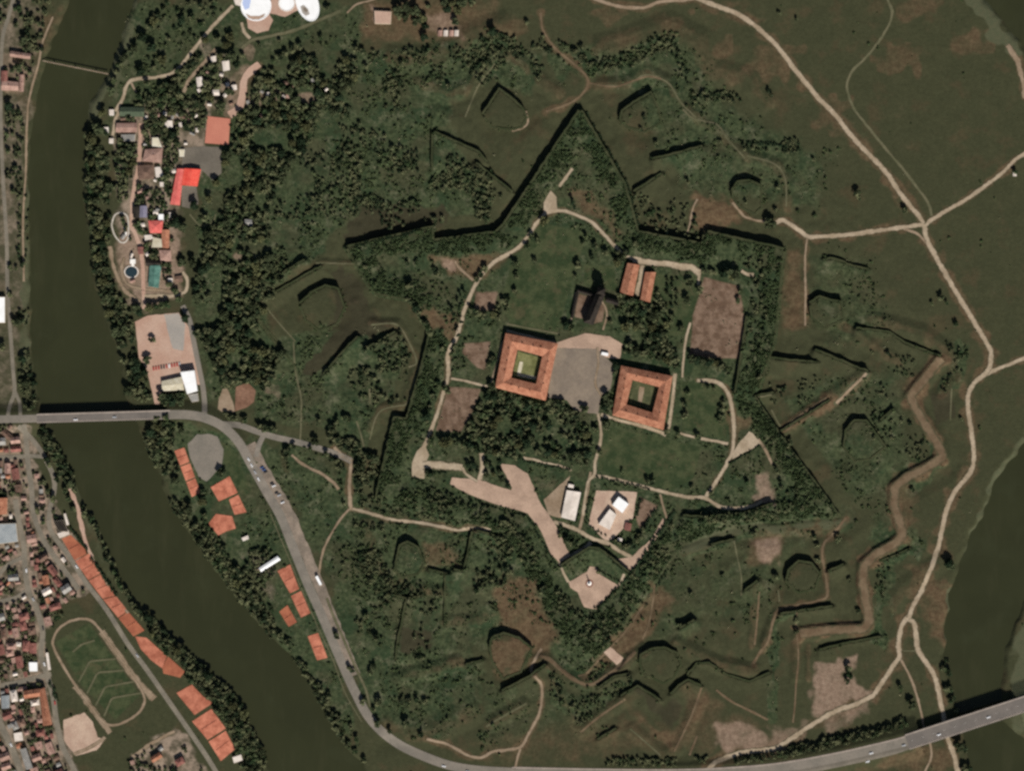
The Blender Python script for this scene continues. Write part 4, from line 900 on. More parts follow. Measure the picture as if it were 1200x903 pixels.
# sandy margins
strip('sand', [(150, -5), (140, 35), (128, 95), (108, 130)], 18, 1)
strip('sand', [(1140, -5), (1165, 35), (1185, 55)], 14, 0.9)
strip('sand', [(1200, 515), (1165, 566), (1150, 605), (1128, 660)], 7, 0.6)
strip('sand', [(1114, 690), (1111, 760)], 6, 0.7)
paint('sand', [(1180, 800), (1200, 715), (1260, 700), (1240, 860), (1190, 855)], 0.8, 8)
strip('sand', [(30, 210), (28, 440)], 8, 0.6)
strip('sand', [(52, 505), (80, 555), (104, 606), (126, 655), (160, 712), (210, 762), (262, 806)], 10, 0.45)
strip('sand', [(196, 600), (245, 664), (300, 732), (350, 785)], 7, 0.4)
strip('brown', CW, 13, 1.0)
strip('sand', [(800, 645), (862, 620), (985, 612)], 9, 0.6)
strip('brown', [(920, 502), (970, 467)], 7, 1)
for pts, h, w in RIDGES: strip('brown', pts, w * 0.9, 0.45)
strip('sand', [(980, 472), (1015, 437)], 5, 0.7)
for r in ROADS:
    if r['verge']: strip('brown', catmull(r['pts'], 6), r['w'] / 2 + r['verge'], 0.75)

# ------------------------------------------------------------------ ground sheet and water
def grid_mesh():
    nx, ny = len(GX), len(GY)
    V = np.empty((ny, nx, 3), np.float32); V[..., 0] = XX - 600; V[..., 1] = 451.5 - YY; V[..., 2] = H
    idx = np.arange(nx * ny).reshape(ny, nx)
    F = np.stack([idx[:-1, :-1], idx[1:, :-1], idx[1:, 1:], idx[:-1, 1:]], -1).reshape(-1, 4)
    m = new_mesh("ground", V.reshape(-1, 3), F, M['ground'], True)
    for an, ks in (("soil_mask", ('brown', 'bare', 'lush', 'town')), ("cover_mask", ('plough', 'lawn', 'marsh', 'sand'))):
        a = m.attributes.new(an, 'FLOAT_COLOR', 'POINT')
        a.data.foreach_set("color", np.stack([masks[k] for k in ks], -1).astype(np.float32).ravel())
    return m
tag(link("ground", grid_mesh()), None, None, kind="structure")
for nm, poly in (("river", WEST_RIVER), ("river", EAST_RIVER)):
    half = len(poly) // 2
    Lp, Rp = (WEST_RIVER_L, WEST_RIVER_R) if poly is WEST_RIVER else (EAST_RIVER_L, EAST_RIVER_R)
    n = 160
    def resamp(P):
        P = np.array(P, float); d = np.r_[0, np.cumsum(np.hypot(*np.diff(P, axis=0).T))]
        t = np.linspace(0, d[-1], n); return np.stack([np.interp(t, d, P[:, 0]), np.interp(t, d, P[:, 1])], -1)
    ys = np.concatenate([np.linspace(-3000, -60, 20), np.linspace(-50, 960, 120), np.linspace(980, 3600, 20)])
    def at_y(P, extra):
        P = np.array(P, float); return np.interp(ys, P[:, 1], P[:, 0]) + extra
    a, b = at_y(Lp, -14), at_y(Rp, 14)
    V = []
    for x0, x1, yv in zip(a, b, ys): V += [(wx(x0), wy(yv), WATER_Z), (wx(x1), wy(yv), WATER_Z)]
    F = np.array([[2 * i, 2 * i + 2, 2 * i + 3, 2 * i + 1] for i in range(len(ys) - 1)])
    tag(link(nm, new_mesh(nm, V, F, M['water'])), None, None, kind="structure")

# ------------------------------------------------------------------ roads and areas
BLOCK = np.zeros((903 + 120, 1200 + 120), bool)       # 1 m raster, 60 m margin: nothing grows here
BY, BX = np.mgrid[0:BLOCK.shape[0], 0:BLOCK.shape[1]].astype(float); BX -= 60; BY -= 60
def block_line(pts, r):
    xs = [p[0] for p in pts]; ys = [p[1] for p in pts]
    s = (slice(int(max(0, min(ys) + 60 - r - 1)), int(max(0, max(ys) + 60 + r + 2))), slice(int(max(0, min(xs) + 60 - r - 1)), int(max(0, max(xs) + 60 + r + 2))))
    if BX[s].size: BLOCK[s] |= line_d(BX[s], BY[s], pts)[0] < r
def block_poly(poly, m=0.5):
    xs = [p[0] for p in poly]; ys = [p[1] for p in poly]
    s = (slice(int(max(0, min(ys) + 58)), int(max(0, max(ys) + 63))), slice(int(max(0, min(xs) + 58)), int(max(0, max(xs) + 63))))
    if BX[s].size: BLOCK[s] |= poly_sd(BX[s], BY[s], poly) < m
def blocked(x, y, r=0):
    i, j = int(round(x + 60)), int(round(y + 60))
    if not (0 <= i < BLOCK.shape[1] and 0 <= j < BLOCK.shape[0]): return True
    return bool(BLOCK[max(0, j - r):j + r + 1, max(0, i - r):i + r + 1].any())
for poly in (WEST_RIVER, EAST_RIVER): block_poly(poly, -2.5)

EDGE = []
def ribbon(pts, w, jit, z, seed, tight=False):
    P = np.array(catmull(pts, 2.0, tight)); d = np.gradient(P, axis=0); d /= np.linalg.norm(d, axis=1)[:, None] + 1e-9
    nrm = np.stack([-d[:, 1], d[:, 0]], -1); n = len(P)
    t = np.arange(n)
    wl = w / 2 * (1 + jit * (vnoise(t * 2.0, t * 0 + seed * 7.3, 6, 11) - 0.5) * 3); wr = w / 2 * (1 + jit * (vnoise(t * 2.0, t * 0 + seed * 3.1 + 50, 6, 12) - 0.5) * 3)
    k = max(7, int(w / 1.6) | 1)
    rows = []
    for u in np.linspace(-1, 1, k):
        off = np.where(u < 0, wl, wr) * u
        x, y = P[:, 0] + nrm[:, 0] * off, P[:, 1] + nrm[:, 1] * off
        rows.append(np.stack([x, y], -1))
    R = np.stack(rows, 1)                              # n,k,2
    hh = sample(H, R[..., 0].ravel(), R[..., 1].ravel()).reshape(n, k)
    zz = hh + z
    EDGE.append(np.tile(np.abs(np.linspace(-1, 1, k)), n).astype(np.float32))
    V = np.stack([R[..., 0] - 600, 451.5 - R[..., 1], zz], -1).reshape(-1, 3)
    idx = np.arange(n * k).reshape(n, k)
    F = np.stack([idx[:-1, :-1], idx[:-1, 1:], idx[1:, 1:], idx[1:, :-1]], -1).reshape(-1, 4)
    return V, F
for si, r in enumerate(ROADS):
    worn = r['mat'].startswith('path')
    V, F = ribbon(r['pts'], r['w'] * (1.18 if worn else 1.0), r['jit'], r['z'] + 0.006 * (si % 17), si, r['name'] in ('mown_strip', 'covered_way'))
    me = new_mesh(r['name'], V, F, M[r['mat']], True)
    if worn: me.attributes.new("edge", 'FLOAT', 'POINT').data.foreach_set("value", EDGE[-1])
    tag(link(r['name'], me), None, None, kind="structure")
    block_line(catmull(r['pts'], 5), r['w'] / 2 + (1.0 if r['w'] > 2.5 else 0.2))
for nm, mt, poly, off in AREAS:
    s = win(poly, 0); d = poly_sd(XX[s], YY[s], poly); z = float(np.median(H[s][d < 0])) + off
    P = []
    n = len(poly)
    for i in range(n):                                  # slightly ragged edge
        a, b = np.array(poly[i]), np.array(poly[(i + 1) % n]); L = np.linalg.norm(b - a); k = max(1, int(L / 5))
        nn = np.array([-(b - a)[1], (b - a)[0]]) / (L + 1e-9)
        for j in range(k): P.append(tuple(a + (b - a) * j / k + nn * (random.uniform(-0.5, 0.5) if j else 0)))
    mb = MB(); mb.prism(P, z - 0.6, z)
    tag(mb.build(nm, M[mt]), None, None, kind="structure")
    block_poly(poly, 0.5)
# ------------------------------------------------------------------ fortress walls, outworks
def wall_strip(pts, z_in_off, thick, out_side, top_extra, name, label, hi_h=None, group=None):
    """a wall along an open or closed line; ground sampled on both sides"""
    P = []
    for a, b in zip(pts[:-1], pts[1:]):
        L = math.hypot(b[0] - a[0], b[1] - a[1]); k = max(1, int(L / 4))
        for j in range(k): P.append((a[0] + (b[0] - a[0]) * j / k, a[1] + (b[1] - a[1]) * j / k))
    P.append(tuple(pts[-1])); P = np.array(P); n = len(P)
    d = np.gradient(P, axis=0); d /= np.linalg.norm(d, axis=1)[:, None] + 1e-9
    nr = np.stack([-d[:, 1], d[:, 0]], -1) * out_side    # towards the high side
    t0, t1 = -0.5, thick - 0.5
    P[1:-1] += np.random.default_rng(n).normal(size=(n - 2, 2)) * 0.28
    hi = sample(H, P[:, 0] + nr[:, 0] * 3.2, P[:, 1] + nr[:, 1] * 3.2); lo = sample(H, P[:, 0] - nr[:, 0] * 3, P[:, 1] - nr[:, 1] * 3)
    top = hi + top_extra + (vnoise(P[:, 0], P[:, 1], 7, 91) - 0.6) * 0.9; bot = np.minimum(lo, hi) - 1.5
    cx, cy = P.mean(0); loc = (wx(cx), wy(cy), float(lo.mean()))
    th = thing(name, label, "wall", loc, group); th["kind"] = "thing"
    def strip_mesh(nm, a, b, z0, z1, mat):
        A = P + nr * a; B = P + nr * b; V = []
        for i in range(n):
            V += [(wx(A[i, 0]) - loc[0], wy(A[i, 1]) - loc[1], z0[i] - loc[2]), (wx(A[i, 0]) - loc[0], wy(A[i, 1]) - loc[1], z1[i] - loc[2]),
                  (wx(B[i, 0]) - loc[0], wy(B[i, 1]) - loc[1], z1[i] - loc[2]), (wx(B[i, 0]) - loc[0], wy(B[i, 1]) - loc[1], z0[i] - loc[2])]
        F = []
        for i in range(n - 1):
            for k in range(4): F.append((4 * i + k, 4 * i + (k + 1) % 4, 4 * i + 4 + (k + 1) % 4, 4 * i + 4 + k))
        F += [(3, 2, 1, 0), (4 * n - 4, 4 * n - 3, 4 * n - 2, 4 * n - 1)]
        o = link(nm, new_mesh(nm, V, F, mat), th)
        o.data.update(); return o
    strip_mesh("masonry", t0, t1, bot, top, M['brick_wall'])
    strip_mesh("coping", t0 - 0.25, t1 + 0.25, top, top + 0.35, M['coping'])
    return th
for pts, label, h in MAIN_WALLS:
    mid = np.mean(pts[:2], axis=0)
    d0 = np.array(pts[1]) - np.array(pts[0]); nn = np.array([-d0[1], d0[0]]) / np.linalg.norm(d0)
    side = 1 if poly_sd(np.array([mid[0] + nn[0] * 4]), np.array([mid[1] + nn[1] * 4]), STAR)[0] < 0 else -1
    wall_strip(pts, 0, 2.2, side, max(0.4, h - 6.0), "scarp_wall", label)
for poly, h, label in RAVELINS:
    c = poly + [poly[0]]
    a = sum(c[i][0] * c[i + 1][1] - c[i + 1][0] * c[i][1] for i in range(len(poly)))
    wall_strip(c, 0, 2.0, 1 if a > 0 else -1, 0.3, "outwork_wall", label)
for pts, hi, h, depth, label in BANKS:
    sgn = bank_sign(pts, hi)
    wall_strip(pts, 0, 1.8, sgn, 0.25, "escarpment_wall", label)
for pts, _, h in MAIN_WALLS: block_line(pts, 1.5)

# ------------------------------------------------------------------ labels: where a thing stands, told by the nearest landmark
LAND = [("the west road bridge", 120, 487), ("the east road bridge", 1140, 843), ("the narrow footbridge", 90, 79), ("the salmon sports court", 255, 154), ("the bright red roof", 224, 206),
        ("the big white hall", 223, 448), ("the pinkish car park", 185, 400), ("the oval kerb ring", 141, 267), ("the teal canvas roof", 181, 322), ("the dark round pool", 155, 319),
        ("the white pool basins", 335, 10), ("the grey-green long shed", 156, 132), ("the courtyard of the western barracks", 617, 430), ("the eastern barracks", 753, 465), ("the grey parade square", 680, 440),
        ("the dark church", 694, 358), ("the twin orange ranges", 750, 332), ("the fort's northern point", 680, 140), ("the fort's north-western point", 415, 292), ("the fort's north-eastern point", 905, 300),
        ("the fort's south-eastern point", 965, 596), ("the fort's southern point", 688, 770), ("the fort's south-western point", 455, 570), ("the white monument", 690, 683), ("the long white-roofed shed", 668, 590),
        ("the angled white-roofed block", 721, 602), ("the formal garden", 562, 550), ("the ploughed yard", 845, 380), ("the big lawn", 785, 535), ("the northern lawn", 640, 330),
        ("the brown vegetable plot", 538, 465), ("the beige triangular yard", 878, 515), ("the fort's west gate path", 409, 545), ("the dirt-road junction", 1082, 263), ("the eastern river bend", 1110, 700),
        ("the forked dirt road", 1066, 735), ("the bare sandy patch", 970, 795), ("the square-shouldered outwork", 1012, 515), ("the bean-shaped outwork", 378, 360), ("the southern horseshoe outwork", 480, 655),
        ("the brownish horseshoe outwork", 600, 765), ("the broad horseshoe outwork", 773, 780), ("the round-topped outwork", 940, 675), ("the slanting outwork", 750, 135), ("the arrow-topped outwork", 592, 130),
        ("the rounded northern outwork", 876, 230), ("the small eastern outwork", 968, 366), ("the double zigzag earthwork", 320, 335), ("the long narrow clay court", 220, 550), ("the stacked orange courts", 265, 590),
        ("the paired orange courts", 340, 690), ("the lone southern court", 372, 757), ("the grey oval yard", 240, 535), ("the roadside parking strip", 335, 600), ("the riverside orange courts", 125, 690),
        ("the last orange courts", 250, 860), ("the oval running track", 118, 790), ("the trampled dirt lot", 95, 860), ("the embankment street corner", 60, 545), ("the blue-grey roof", 10, 628),
        ("the long orange range", 56, 826), ("the square dark roof", 72, 615), ("the white northern block", 3, 362), ("the pink court houses", 12, 90), ("the southern road bend", 440, 850),
        ("the winding southern path", 630, 830), ("the western wood", 290, 400), ("the north-western scrub", 340, 140), ("the southern marshy meadow", 490, 750), ("the bottom road hedge", 840, 893),
        ("the town's middle street", 40, 710), ("the town's southern avenue", 12, 880), ("the town's northern cross street", 20, 535), ("the eastern ditch path", 945, 500), ("the northern grove", 482, 25),
        ("the bend of the western lane", 530, 400), ("the northern top path", 740, 8), ("the east gate tree clump", 870, 425), ("the pale ditch path", 520, 615), ("the riverside strip below the bridge", 180, 540),
        ("the pool beach", 305, 30), ("the resort's pink lane", 160, 170), ("the wide river bank", 118, 300), ("the upper river bank", 140, 100), ("the far river bank", 25, 250), ("the river islet bank", 320, 765), ("the towpath", 190, 740), ("the town's back gardens", 25, 760), ("the town's upper blocks", 20, 580), ("the bottom left corner", 60, 890)]
LAND = [(n, x, y) for n, x, y in LAND if n not in ("the bottom left corner",)]
COMP = ["east", "south-east", "south", "south-west", "west", "north-west", "north", "north-east"]
ORD = ["nearest to it", "second nearest to it", "third nearest to it", "fourth nearest to it", "fifth nearest to it", "sixth nearest to it", "seventh nearest to it", "eighth nearest to it"]
PENDING = []          # (object, look, x, y)
def later(o, look, x, y, pool=None): PENDING.append((o, look, x, y, pool))
def finish_labels():
    buckets = {}
    for o, look, x, y, pool in PENDING:
        best = sorted(LAND, key=lambda l: math.hypot(l[1] - x, l[2] - y))[:3]
        l = best[0]
        k = int(round(math.atan2(y - l[2], x - l[1]) / (math.pi / 4))) % 8
        buckets.setdefault((look, COMP[k], l[0]), []).append((math.hypot(x - l[1], y - l[2]), o))
    for (look, dirn, ln), lst in buckets.items():
        lst.sort(key=lambda a: a[0])
        for i, (_, o) in enumerate(lst):
            o["label"] = "%s %s of %s" % (look, dirn, ln) + ("" if len(lst) == 1 else ", " + ORD[min(i, 7)])
            if i >= 7:
                for _, p in lst[7:]: p["label"] = "%s %s of %s, among the farther ones" % (look, dirn, ln)
                break

# ------------------------------------------------------------------ buildings
def area2(q4): return sum(q4[i][0] * q4[(i + 1) % 4][1] - q4[(i + 1) % 4][0] * q4[i][1] for i in range(4))
def quad_world(q4):
    p = [(wx(x), wy(y)) for x, y in q4]
    if area2(p) < 0: p = p[::-1]
    if math.dist(p[0], p[1]) < math.dist(p[1], p[2]): p = p[1:] + p[:1]
    return p
def roof_mesh(p, ze, rise, kind, over=0.5):
    cx = sum(a[0] for a in p) / 4; cy = sum(a[1] for a in p) / 4
    e = [(x + over * math.copysign(1, x - cx) * min(1, abs(x - cx)), y + over * math.copysign(1, y - cy) * min(1, abs(y - cy))) for x, y in p]
    m0 = ((e[1][0] + e[2][0]) / 2, (e[1][1] + e[2][1]) / 2); m1 = ((e[3][0] + e[0][0]) / 2, (e[3][1] + e[0][1]) / 2)
    if kind == 'hip':
        w = math.dist(e[1], e[2]); L = math.dist(m0, m1); t = min(0.49, 0.5 * w / L)
        m0, m1 = (m0[0] + (m1[0] - m0[0]) * t, m0[1] + (m1[1] - m0[1]) * t), (m1[0] + (m0[0] - m1[0]) * t, m1[1] + (m0[1] - m1[1]) * t)
    V = [(x, y, ze) for x, y in e] + [(m0[0], m0[1], ze + rise), (m1[0], m1[1], ze + rise)] + [(x, y, ze - 0.25) for x, y in e]
    F = [(0, 1, 4, 5), (2, 3, 5, 4), (1, 2, 4), (3, 0, 5), (9, 8, 7, 6), (6, 7, 1, 0), (7, 8, 2, 1), (8, 9, 3, 2), (9, 6, 0, 3)]
    return V, F, (m0, m1)
def building(name, label, cat, q4, eave, kind, rise, roof, wall='plaster', group=None, chim=0, windows=0, look=None, pool=None, over=0.5, gap=1.0):
    p = quad_world(q4); cx = sum(a[0] for a in q4) / 4; cy = sum(a[1] for a in q4) / 4
    g = min(ground(x, y) for x, y in list(q4) + [(cx, cy)]); gz = ground(cx, cy)
    t = thing(name, label or "", cat, (wx(cx), wy(cy), gz), group)
    if look: later(t, look, cx, cy, pool)
    w = MB(); w.add([(x, y, g - 1) for x, y in p] + [(x, y, gz + eave - (0.26 if kind != 'flat' else -0.5)) for x, y in p], [(3, 2, 1, 0), (4, 5, 6, 7), (0, 1, 5, 4), (1, 2, 6, 5), (2, 3, 7, 6), (3, 0, 4, 7)] if kind != 'flat' else [(3, 2, 1, 0), (0, 1, 5, 4), (1, 2, 6, 5), (2, 3, 7, 6), (3, 0, 4, 7), (4, 5, 6, 7)])
    w.build("wall", M[wall], t)
    if kind == 'flat':
        c = (wx(cx), wy(cy))
        ins = [(x + (c[0] - x) * 0.04, y + (c[1] - y) * 0.04) for x, y in p]
        r = MB(); r.add([(x, y, gz + eave + 0.505) for x, y in ins] + [(x, y, gz + eave + 0.62) for x, y in ins], [(3, 2, 1, 0), (4, 5, 6, 7), (0, 1, 5, 4), (1, 2, 6, 5), (2, 3, 7, 6), (3, 0, 4, 7)])
        ro = r.build("roof", M[roof], t)
    else:
        V, F, (m0, m1) = roof_mesh(p, gz + eave, rise, kind, over)
        r = MB(); r.add(V, F); ro = r.build("roof", M[roof], t)
        for i in range(chim):
            u = (i + 0.5) / chim + random.uniform(-0.1, 0.1)
            x, y = m0[0] + (m1[0] - m0[0]) * u, m0[1] + (m1[1] - m0[1]) * u
            c = MB(); c.box(x + 0.5, y + 0.4, gz + eave + rise + 0.1, 0.8, 0.8, 1.8)
            o = c.build("chimney", M['chimney'], t); o.parent = ro; o.location = (0, 0, 0)
    if windows:
        for a, b in ((0, 1), (2, 3)):
            A, B = Vector(p[a]), Vector(p[b]); d = (B - A).normalized(); nn = Vector((d.y, -d.x)); L = (B - A).length
            n = max(1, int(L / windows))
            for i in range(n):
                c = A + d * (L * (i + 0.5) / n) + nn * 0.02
                for zz in ([1.9] if eave < 6 else [1.9, 5.2]):
                    m = MB(); m.box(c.x, c.y, gz + zz, 1.1, 0.12, 1.6, math.atan2(d.y, d.x)); m.build("window", M['window'], t)
    block_poly(q4, gap)
    return t

def ring_building(label, outer, inner, eave, rise, roof):
    po = [(wx(x), wy(y)) for x, y in outer]; pi = [(wx(x), wy(y)) for x, y in inner]
    if area2(po) < 0: po, pi = po[::-1], pi[::-1]
    cx = sum(a[0] for a in outer) / 4; cy = sum(a[1] for a in outer) / 4; g = ground(cx, cy)
    t = thing("barracks", label, "barracks", (wx(cx), wy(cy), g), "square courtyard barracks of the fort")
    w = MB()
    for ring, flip in ((po, False), (pi, True)):
        for i in range(4):
            a, b = ring[i], ring[(i + 1) % 4]
            V = [(a[0], a[1], g - 1), (b[0], b[1], g - 1), (b[0], b[1], g + eave - 0.26), (a[0], a[1], g + eave - 0.26)]
            w.add(V, [(0, 1, 2, 3)] if not flip else [(3, 2, 1, 0)])
    w.build("wall", M['plaster'], t)
    def off(r, k, c): return [(x + (k * (x - c[0]) / math.hypot(x - c[0], y - c[1])), y + (k * (y - c[1]) / math.hypot(x - c[0], y - c[1]))) for x, y in r]
    c = (wx(cx), wy(cy))
    eo, ei = off(po, 0.8, c), off(pi, -0.8, c); rd = [((a[0] + b[0]) / 2, (a[1] + b[1]) / 2) for a, b in zip(po, pi)]
    r = MB()
    V = [(x, y, g + eave) for x, y in eo] + [(x, y, g + eave + rise) for x, y in rd] + [(x, y, g + eave) for x, y in ei] + [(x, y, g + eave - 0.25) for x, y in eo] + [(x, y, g + eave - 0.25) for x, y in ei]
    F = []
    for i in range(4):
        j = (i + 1) % 4
        F += [(i, j, 4 + j, 4 + i), (4 + i, 4 + j, 8 + j, 8 + i), (12 + i, 12 + j, j, i), (8 + i, 8 + j, 16 + j, 16 + i), (16 + i, 16 + j, 12 + j, 12 + i)]
    r.add(V, F); ro = r.build("roof", M[roof], t)
    for i in range(4):
        a, b = rd[i], rd[(i + 1) % 4]
        for u in (0.2, 0.45, 0.72):
            m = MB(); m.box(a[0] + (b[0] - a[0]) * u + random.uniform(-1.5, 1.5), a[1] + (b[1] - a[1]) * u + random.uniform(-1.5, 1.5), g + eave + rise + 0.1, 1.1, 1.1, 2.0, math.atan2(b[1] - a[1], b[0] - a[0]))
            o = m.build("chimney", M['chimney'], t); o.parent = ro; o.location = (0, 0, 0)
        A, B = Vector(po[i]), Vector(po[(i + 1) % 4]); d = (B - A).normalized(); nn = Vector((d.y, -d.x)); L = (B - A).length
        for k in range(12):
            cc = A + d * (L * (k + 0.5) / 12) + nn * 0.02
            m = MB(); m.box(cc.x, cc.y, g + 3.6, 1.2, 0.12, 2.0, math.atan2(d.y, d.x)); m.build("window", M['window'], t)
    block_poly(outer, 1.5)
    return t

K27, K60, K6, K7 = 0.36667, 0.15, 0.13333, 0.21667
ring_building("orange-roofed square barracks around a garden courtyard, west of the grey square", [(593, 391), (653, 403), (639, 468.5), (581, 453.5)], [(606, 409), (636, 417), (628.5, 450.5), (598.5, 443)], 8.5, 3.6, 'tile_orange')
ring_building("orange-roofed square barracks around a dark green courtyard, east of the grey square", [(728, 429), (787, 441), (776.5, 503), (718, 486)], [(740.5, 444.5), (772.5, 453), (764.5, 484), (733, 474)], 8.5, 3.6, 'tile_orange')
for pts, mt in (([(607, 411), (634, 418), (628, 449), (600, 442)], 'sheet_cream'),):
    pass
building("barrack_range", "wider orange-roofed range with patched dark roof, north-west of the churchyard yard", "barracks", T2(600, 200, [(612, 492), (672, 502), (638, 662), (572, 642)]), 5.5, 'gable', 3.2, 'tile_orange', chim=4, windows=4)
building("barrack_range", "narrow plain orange-roofed range standing east of its wider twin", "barracks", T2(600, 200, [(705, 540), (758, 540), (727, 696), (680, 680)]), 5.0, 'gable', 2.6, 'tile_orange', windows=4)
building("white_roof_block", "blazing white flat-roofed north part of the angled block in the fort", "building", q(560, 520, [(760, 282), (815, 322), (780, 372), (725, 328)], K7), 6.0, 'flat', 0, 'white_roof', 'plaster_white', windows=4)
building("white_roof_block", "off-white flat-roofed south part of the angled block in the fort", "building", q(560, 520, [(712, 350), (748, 380), (712, 462), (652, 430)], K7), 5.0, 'flat', 0, 'pale_roof', 'plaster_white', windows=4)
building("storage_shed", "long pale grey-roofed shed with white ends beside the parade ground", "shed", q(560, 520, [(482, 250), (555, 262), (522, 412), (452, 392)], K7), 5.0, 'gable', 0.9, 'pale_roof', 'plaster_white')
building("storage_shed", "tiny white-roofed hut just north of the long pale shed", "hut", q(560, 520, [(490, 214), (520, 220), (516, 238), (486, 232)], K7), 3.0, 'flat', 0, 'pale_roof', 'plaster_white')
building("hut", "small brown-roofed hut in the yard east of the white block", "hut", q(560, 520, [(800, 425), (830, 432), (822, 468), (792, 460)], K7), 3.0, 'gable', 1.2, 'tile_red')
building("hut", "tiny white hut at the south corner of the white block's yard", "hut", q(560, 520, [(758, 505), (782, 510), (778, 525), (754, 520)], K7), 2.6, 'flat', 0, 'pale_roof', 'plaster_white')
building("hut", "small white kiosk at the north-east corner of the grey square", "kiosk", T2(600, 400, [(475, 55), (510, 62), (506, 78), (470, 70)]), 3.0, 'flat', 0, 'white_roof', 'plaster_white')

def church():
    c = T2(600, 200, [(440, 730)])[0]; g = ground(*c); th = thing("church", "dark slate-roofed church with a tower north of the grey square", "church", (wx(c[0]), wy(c[1]), g))
    nave = quad_world(T2(600, 200, [(445, 640), (490, 655), (430, 815), (378, 800)])); 
    def wing(p, eave, rise, kind, nm):
        w = MB(); w.add([(x, y, g - 1) for x, y in p] + [(x, y, g + eave - 0.26) for x, y in p], [(3, 2, 1, 0), (4, 5, 6, 7), (0, 1, 5, 4), (1, 2, 6, 5), (2, 3, 7, 6), (3, 0, 4, 7)]); w.build("wall", M['brick_wall'], th)
        V, F, _ = roof_mesh(p, g + eave, rise, kind); r = MB(); r.add(V, F); r.build("roof", M['slate'], th)
    wing(nave, 11, 6, 'hip', "nave")
    wing(quad_world(T2(600, 200, [(350, 628), (440, 652), (436, 668), (346, 645)])), 5, 1.6, 'gable', "range")
    wing(quad_world(T2(600, 200, [(340, 640), (354, 643), (326, 780), (312, 776)])), 5, 1.4, 'gable', "range")
    wing(quad_world(T2(600, 200, [(502, 672), (562, 690), (556, 712), (496, 694)])), 6, 2, 'gable', "range")
    tw = T2(600, 200, [(455, 615), (492, 624), (483, 660), (446, 650)])
    m = MB(); m.prism(tw, g - 1, g + 18); m.build("tower", M['brick_wall'], th)
    cc = (sum(wx(a) for a, b in tw) / 4, sum(wy(b) for a, b in tw) / 4); pw = [(wx(a), wy(b)) for a, b in tw]
    sp = MB(); sp.add([(x + 0.4 * (x - cc[0]) / 4, y + 0.4 * (y - cc[1]) / 4, g + 18.01) for x, y in pw] + [(cc[0], cc[1], g + 25)], [(0, 1, 4), (1, 2, 4), (2, 3, 4), (3, 0, 4), (3, 2, 1, 0)]); sp.build("spire", M['slate'], th)
    block_poly(T2(600, 200, [(310, 620), (570, 680), (540, 720), (440, 830), (370, 810), (300, 780)]), 1)
church()

def monument():
    x, y = q(560, 520, [(603, 752)], K7)[0]; g = ground(x, y) + 0.3
    t = thing("monument", "white obelisk monument on stepped ring at the fort's southern terrace", "monument", (wx(x), wy(y), g))
    m = MB(); m.cyl(0, 0, 0, 0.35, 4.6, 4.6, 24); link("base", m.mesh("base", M['dark_ring']), t)
    m = MB(); m.cyl(0, 0, 0.355, 0.75, 2.6, 2.6, 16); m.box(0, 0, 1.6, 2.2, 3.4, 1.7); link("plinth", m.mesh("plinth", M['white_stone']), t)
    m = MB(); m.cyl(0, 0, 2.45, 9.5, 0.9, 0.45, 4); m.cyl(0, 0, 9.5, 10.3, 0.45, 0.02, 4); link("shaft", m.mesh("shaft", M['white_stone']), t)
monument()

# resort strip in the north-west
R6 = lambda pts: q(120, 110, pts, K60)
R5 = lambda pts: q(120, 230, pts, K60)
R8 = lambda pts: q(140, 355, pts, K6)
building("restaurant", "bright red flat-pitched roof on the grey resort yard", "restaurant", R6([(645, 588), (770, 595), (742, 722), (625, 712)]), 5, 'gable', 1.6, 'sheet_red', 'plaster_white')
building("restaurant_wing", "long narrow coral-red roof west of the bright red roof", "building", R6([(588, 590), (635, 592), (605, 870), (535, 862)]), 4.5, 'gable', 1.2, 'sheet_coral', 'plaster_white')
building("hall", "big blazing white hall roof beside the pinkish car park", "hall", R8([(540, 605), (665, 590), (692, 772), (600, 800)]), 8, 'flat', 0, 'white_roof', 'plaster_white')
building("hall_wing", "cream-roofed low wing attached west of the big white hall", "building", R8([(375, 690), (548, 650), (570, 760), (385, 770)]), 5, 'gable', 1.2, 'sheet_cream', 'plaster_white')
building("shed", "small grey-pink annex south of the big white hall", "shed", R8([(605, 805), (690, 790), (700, 860), (640, 870)]), 4, 'flat', 0, 'sheet_grey')
building("long_shed", "grey-green long shed near the resort's upper lane", "shed", R6([(145, 110), (330, 110), (325, 180), (140, 175)]), 4, 'gable', 2.6, 'sheet_green')
building("long_shed", "pinkish-roofed long shed south of the grey-green shed", "shed", R6([(115, 235), (272, 232), (270, 300), (110, 300)]), 4, 'gable', 1.6, 'tile_pink')
building("long_shed", "dull grey flat shed south of the pinkish long shed", "shed", R6([(150, 320), (262, 318), (258, 372), (150, 372)]), 3.6, 'flat', 0, 'sheet_grey')
building("villa", "pink and tan villa roof east of the resort's pink lane", "villa", R6([(340, 440), (470, 430), (465, 540), (320, 525)]), 5, 'hip', 2.2, 'tile_pink', chim=1)
building("villa", "pale cream flat-roofed villa north of the pink and tan villa", "villa", R6([(392, 345), (440, 345), (470, 420), (392, 410)]), 6, 'flat', 0, 'sheet_cream', 'plaster_white')
building("cabin", "white gable-roofed cabin north-west of the bright red roof", "cabin", R6([(415, 580), (450, 575), (478, 640), (425, 655)]), 4, 'gable', 1.4, 'pale_roof', 'plaster_white')
building("cabin", "brown hip-roofed cabin west of the white gable-roofed cabin", "cabin", R6([(285, 565), (400, 560), (405, 660), (290, 670)]), 4.5, 'hip', 2.2, 'tile_brown')
building("cabin", "small white hut south of the white gable-roofed cabin", "hut", R6([(450, 690), (480, 690), (480, 725), (452, 725)]), 3, 'flat', 0, 'pale_roof', 'plaster_white')
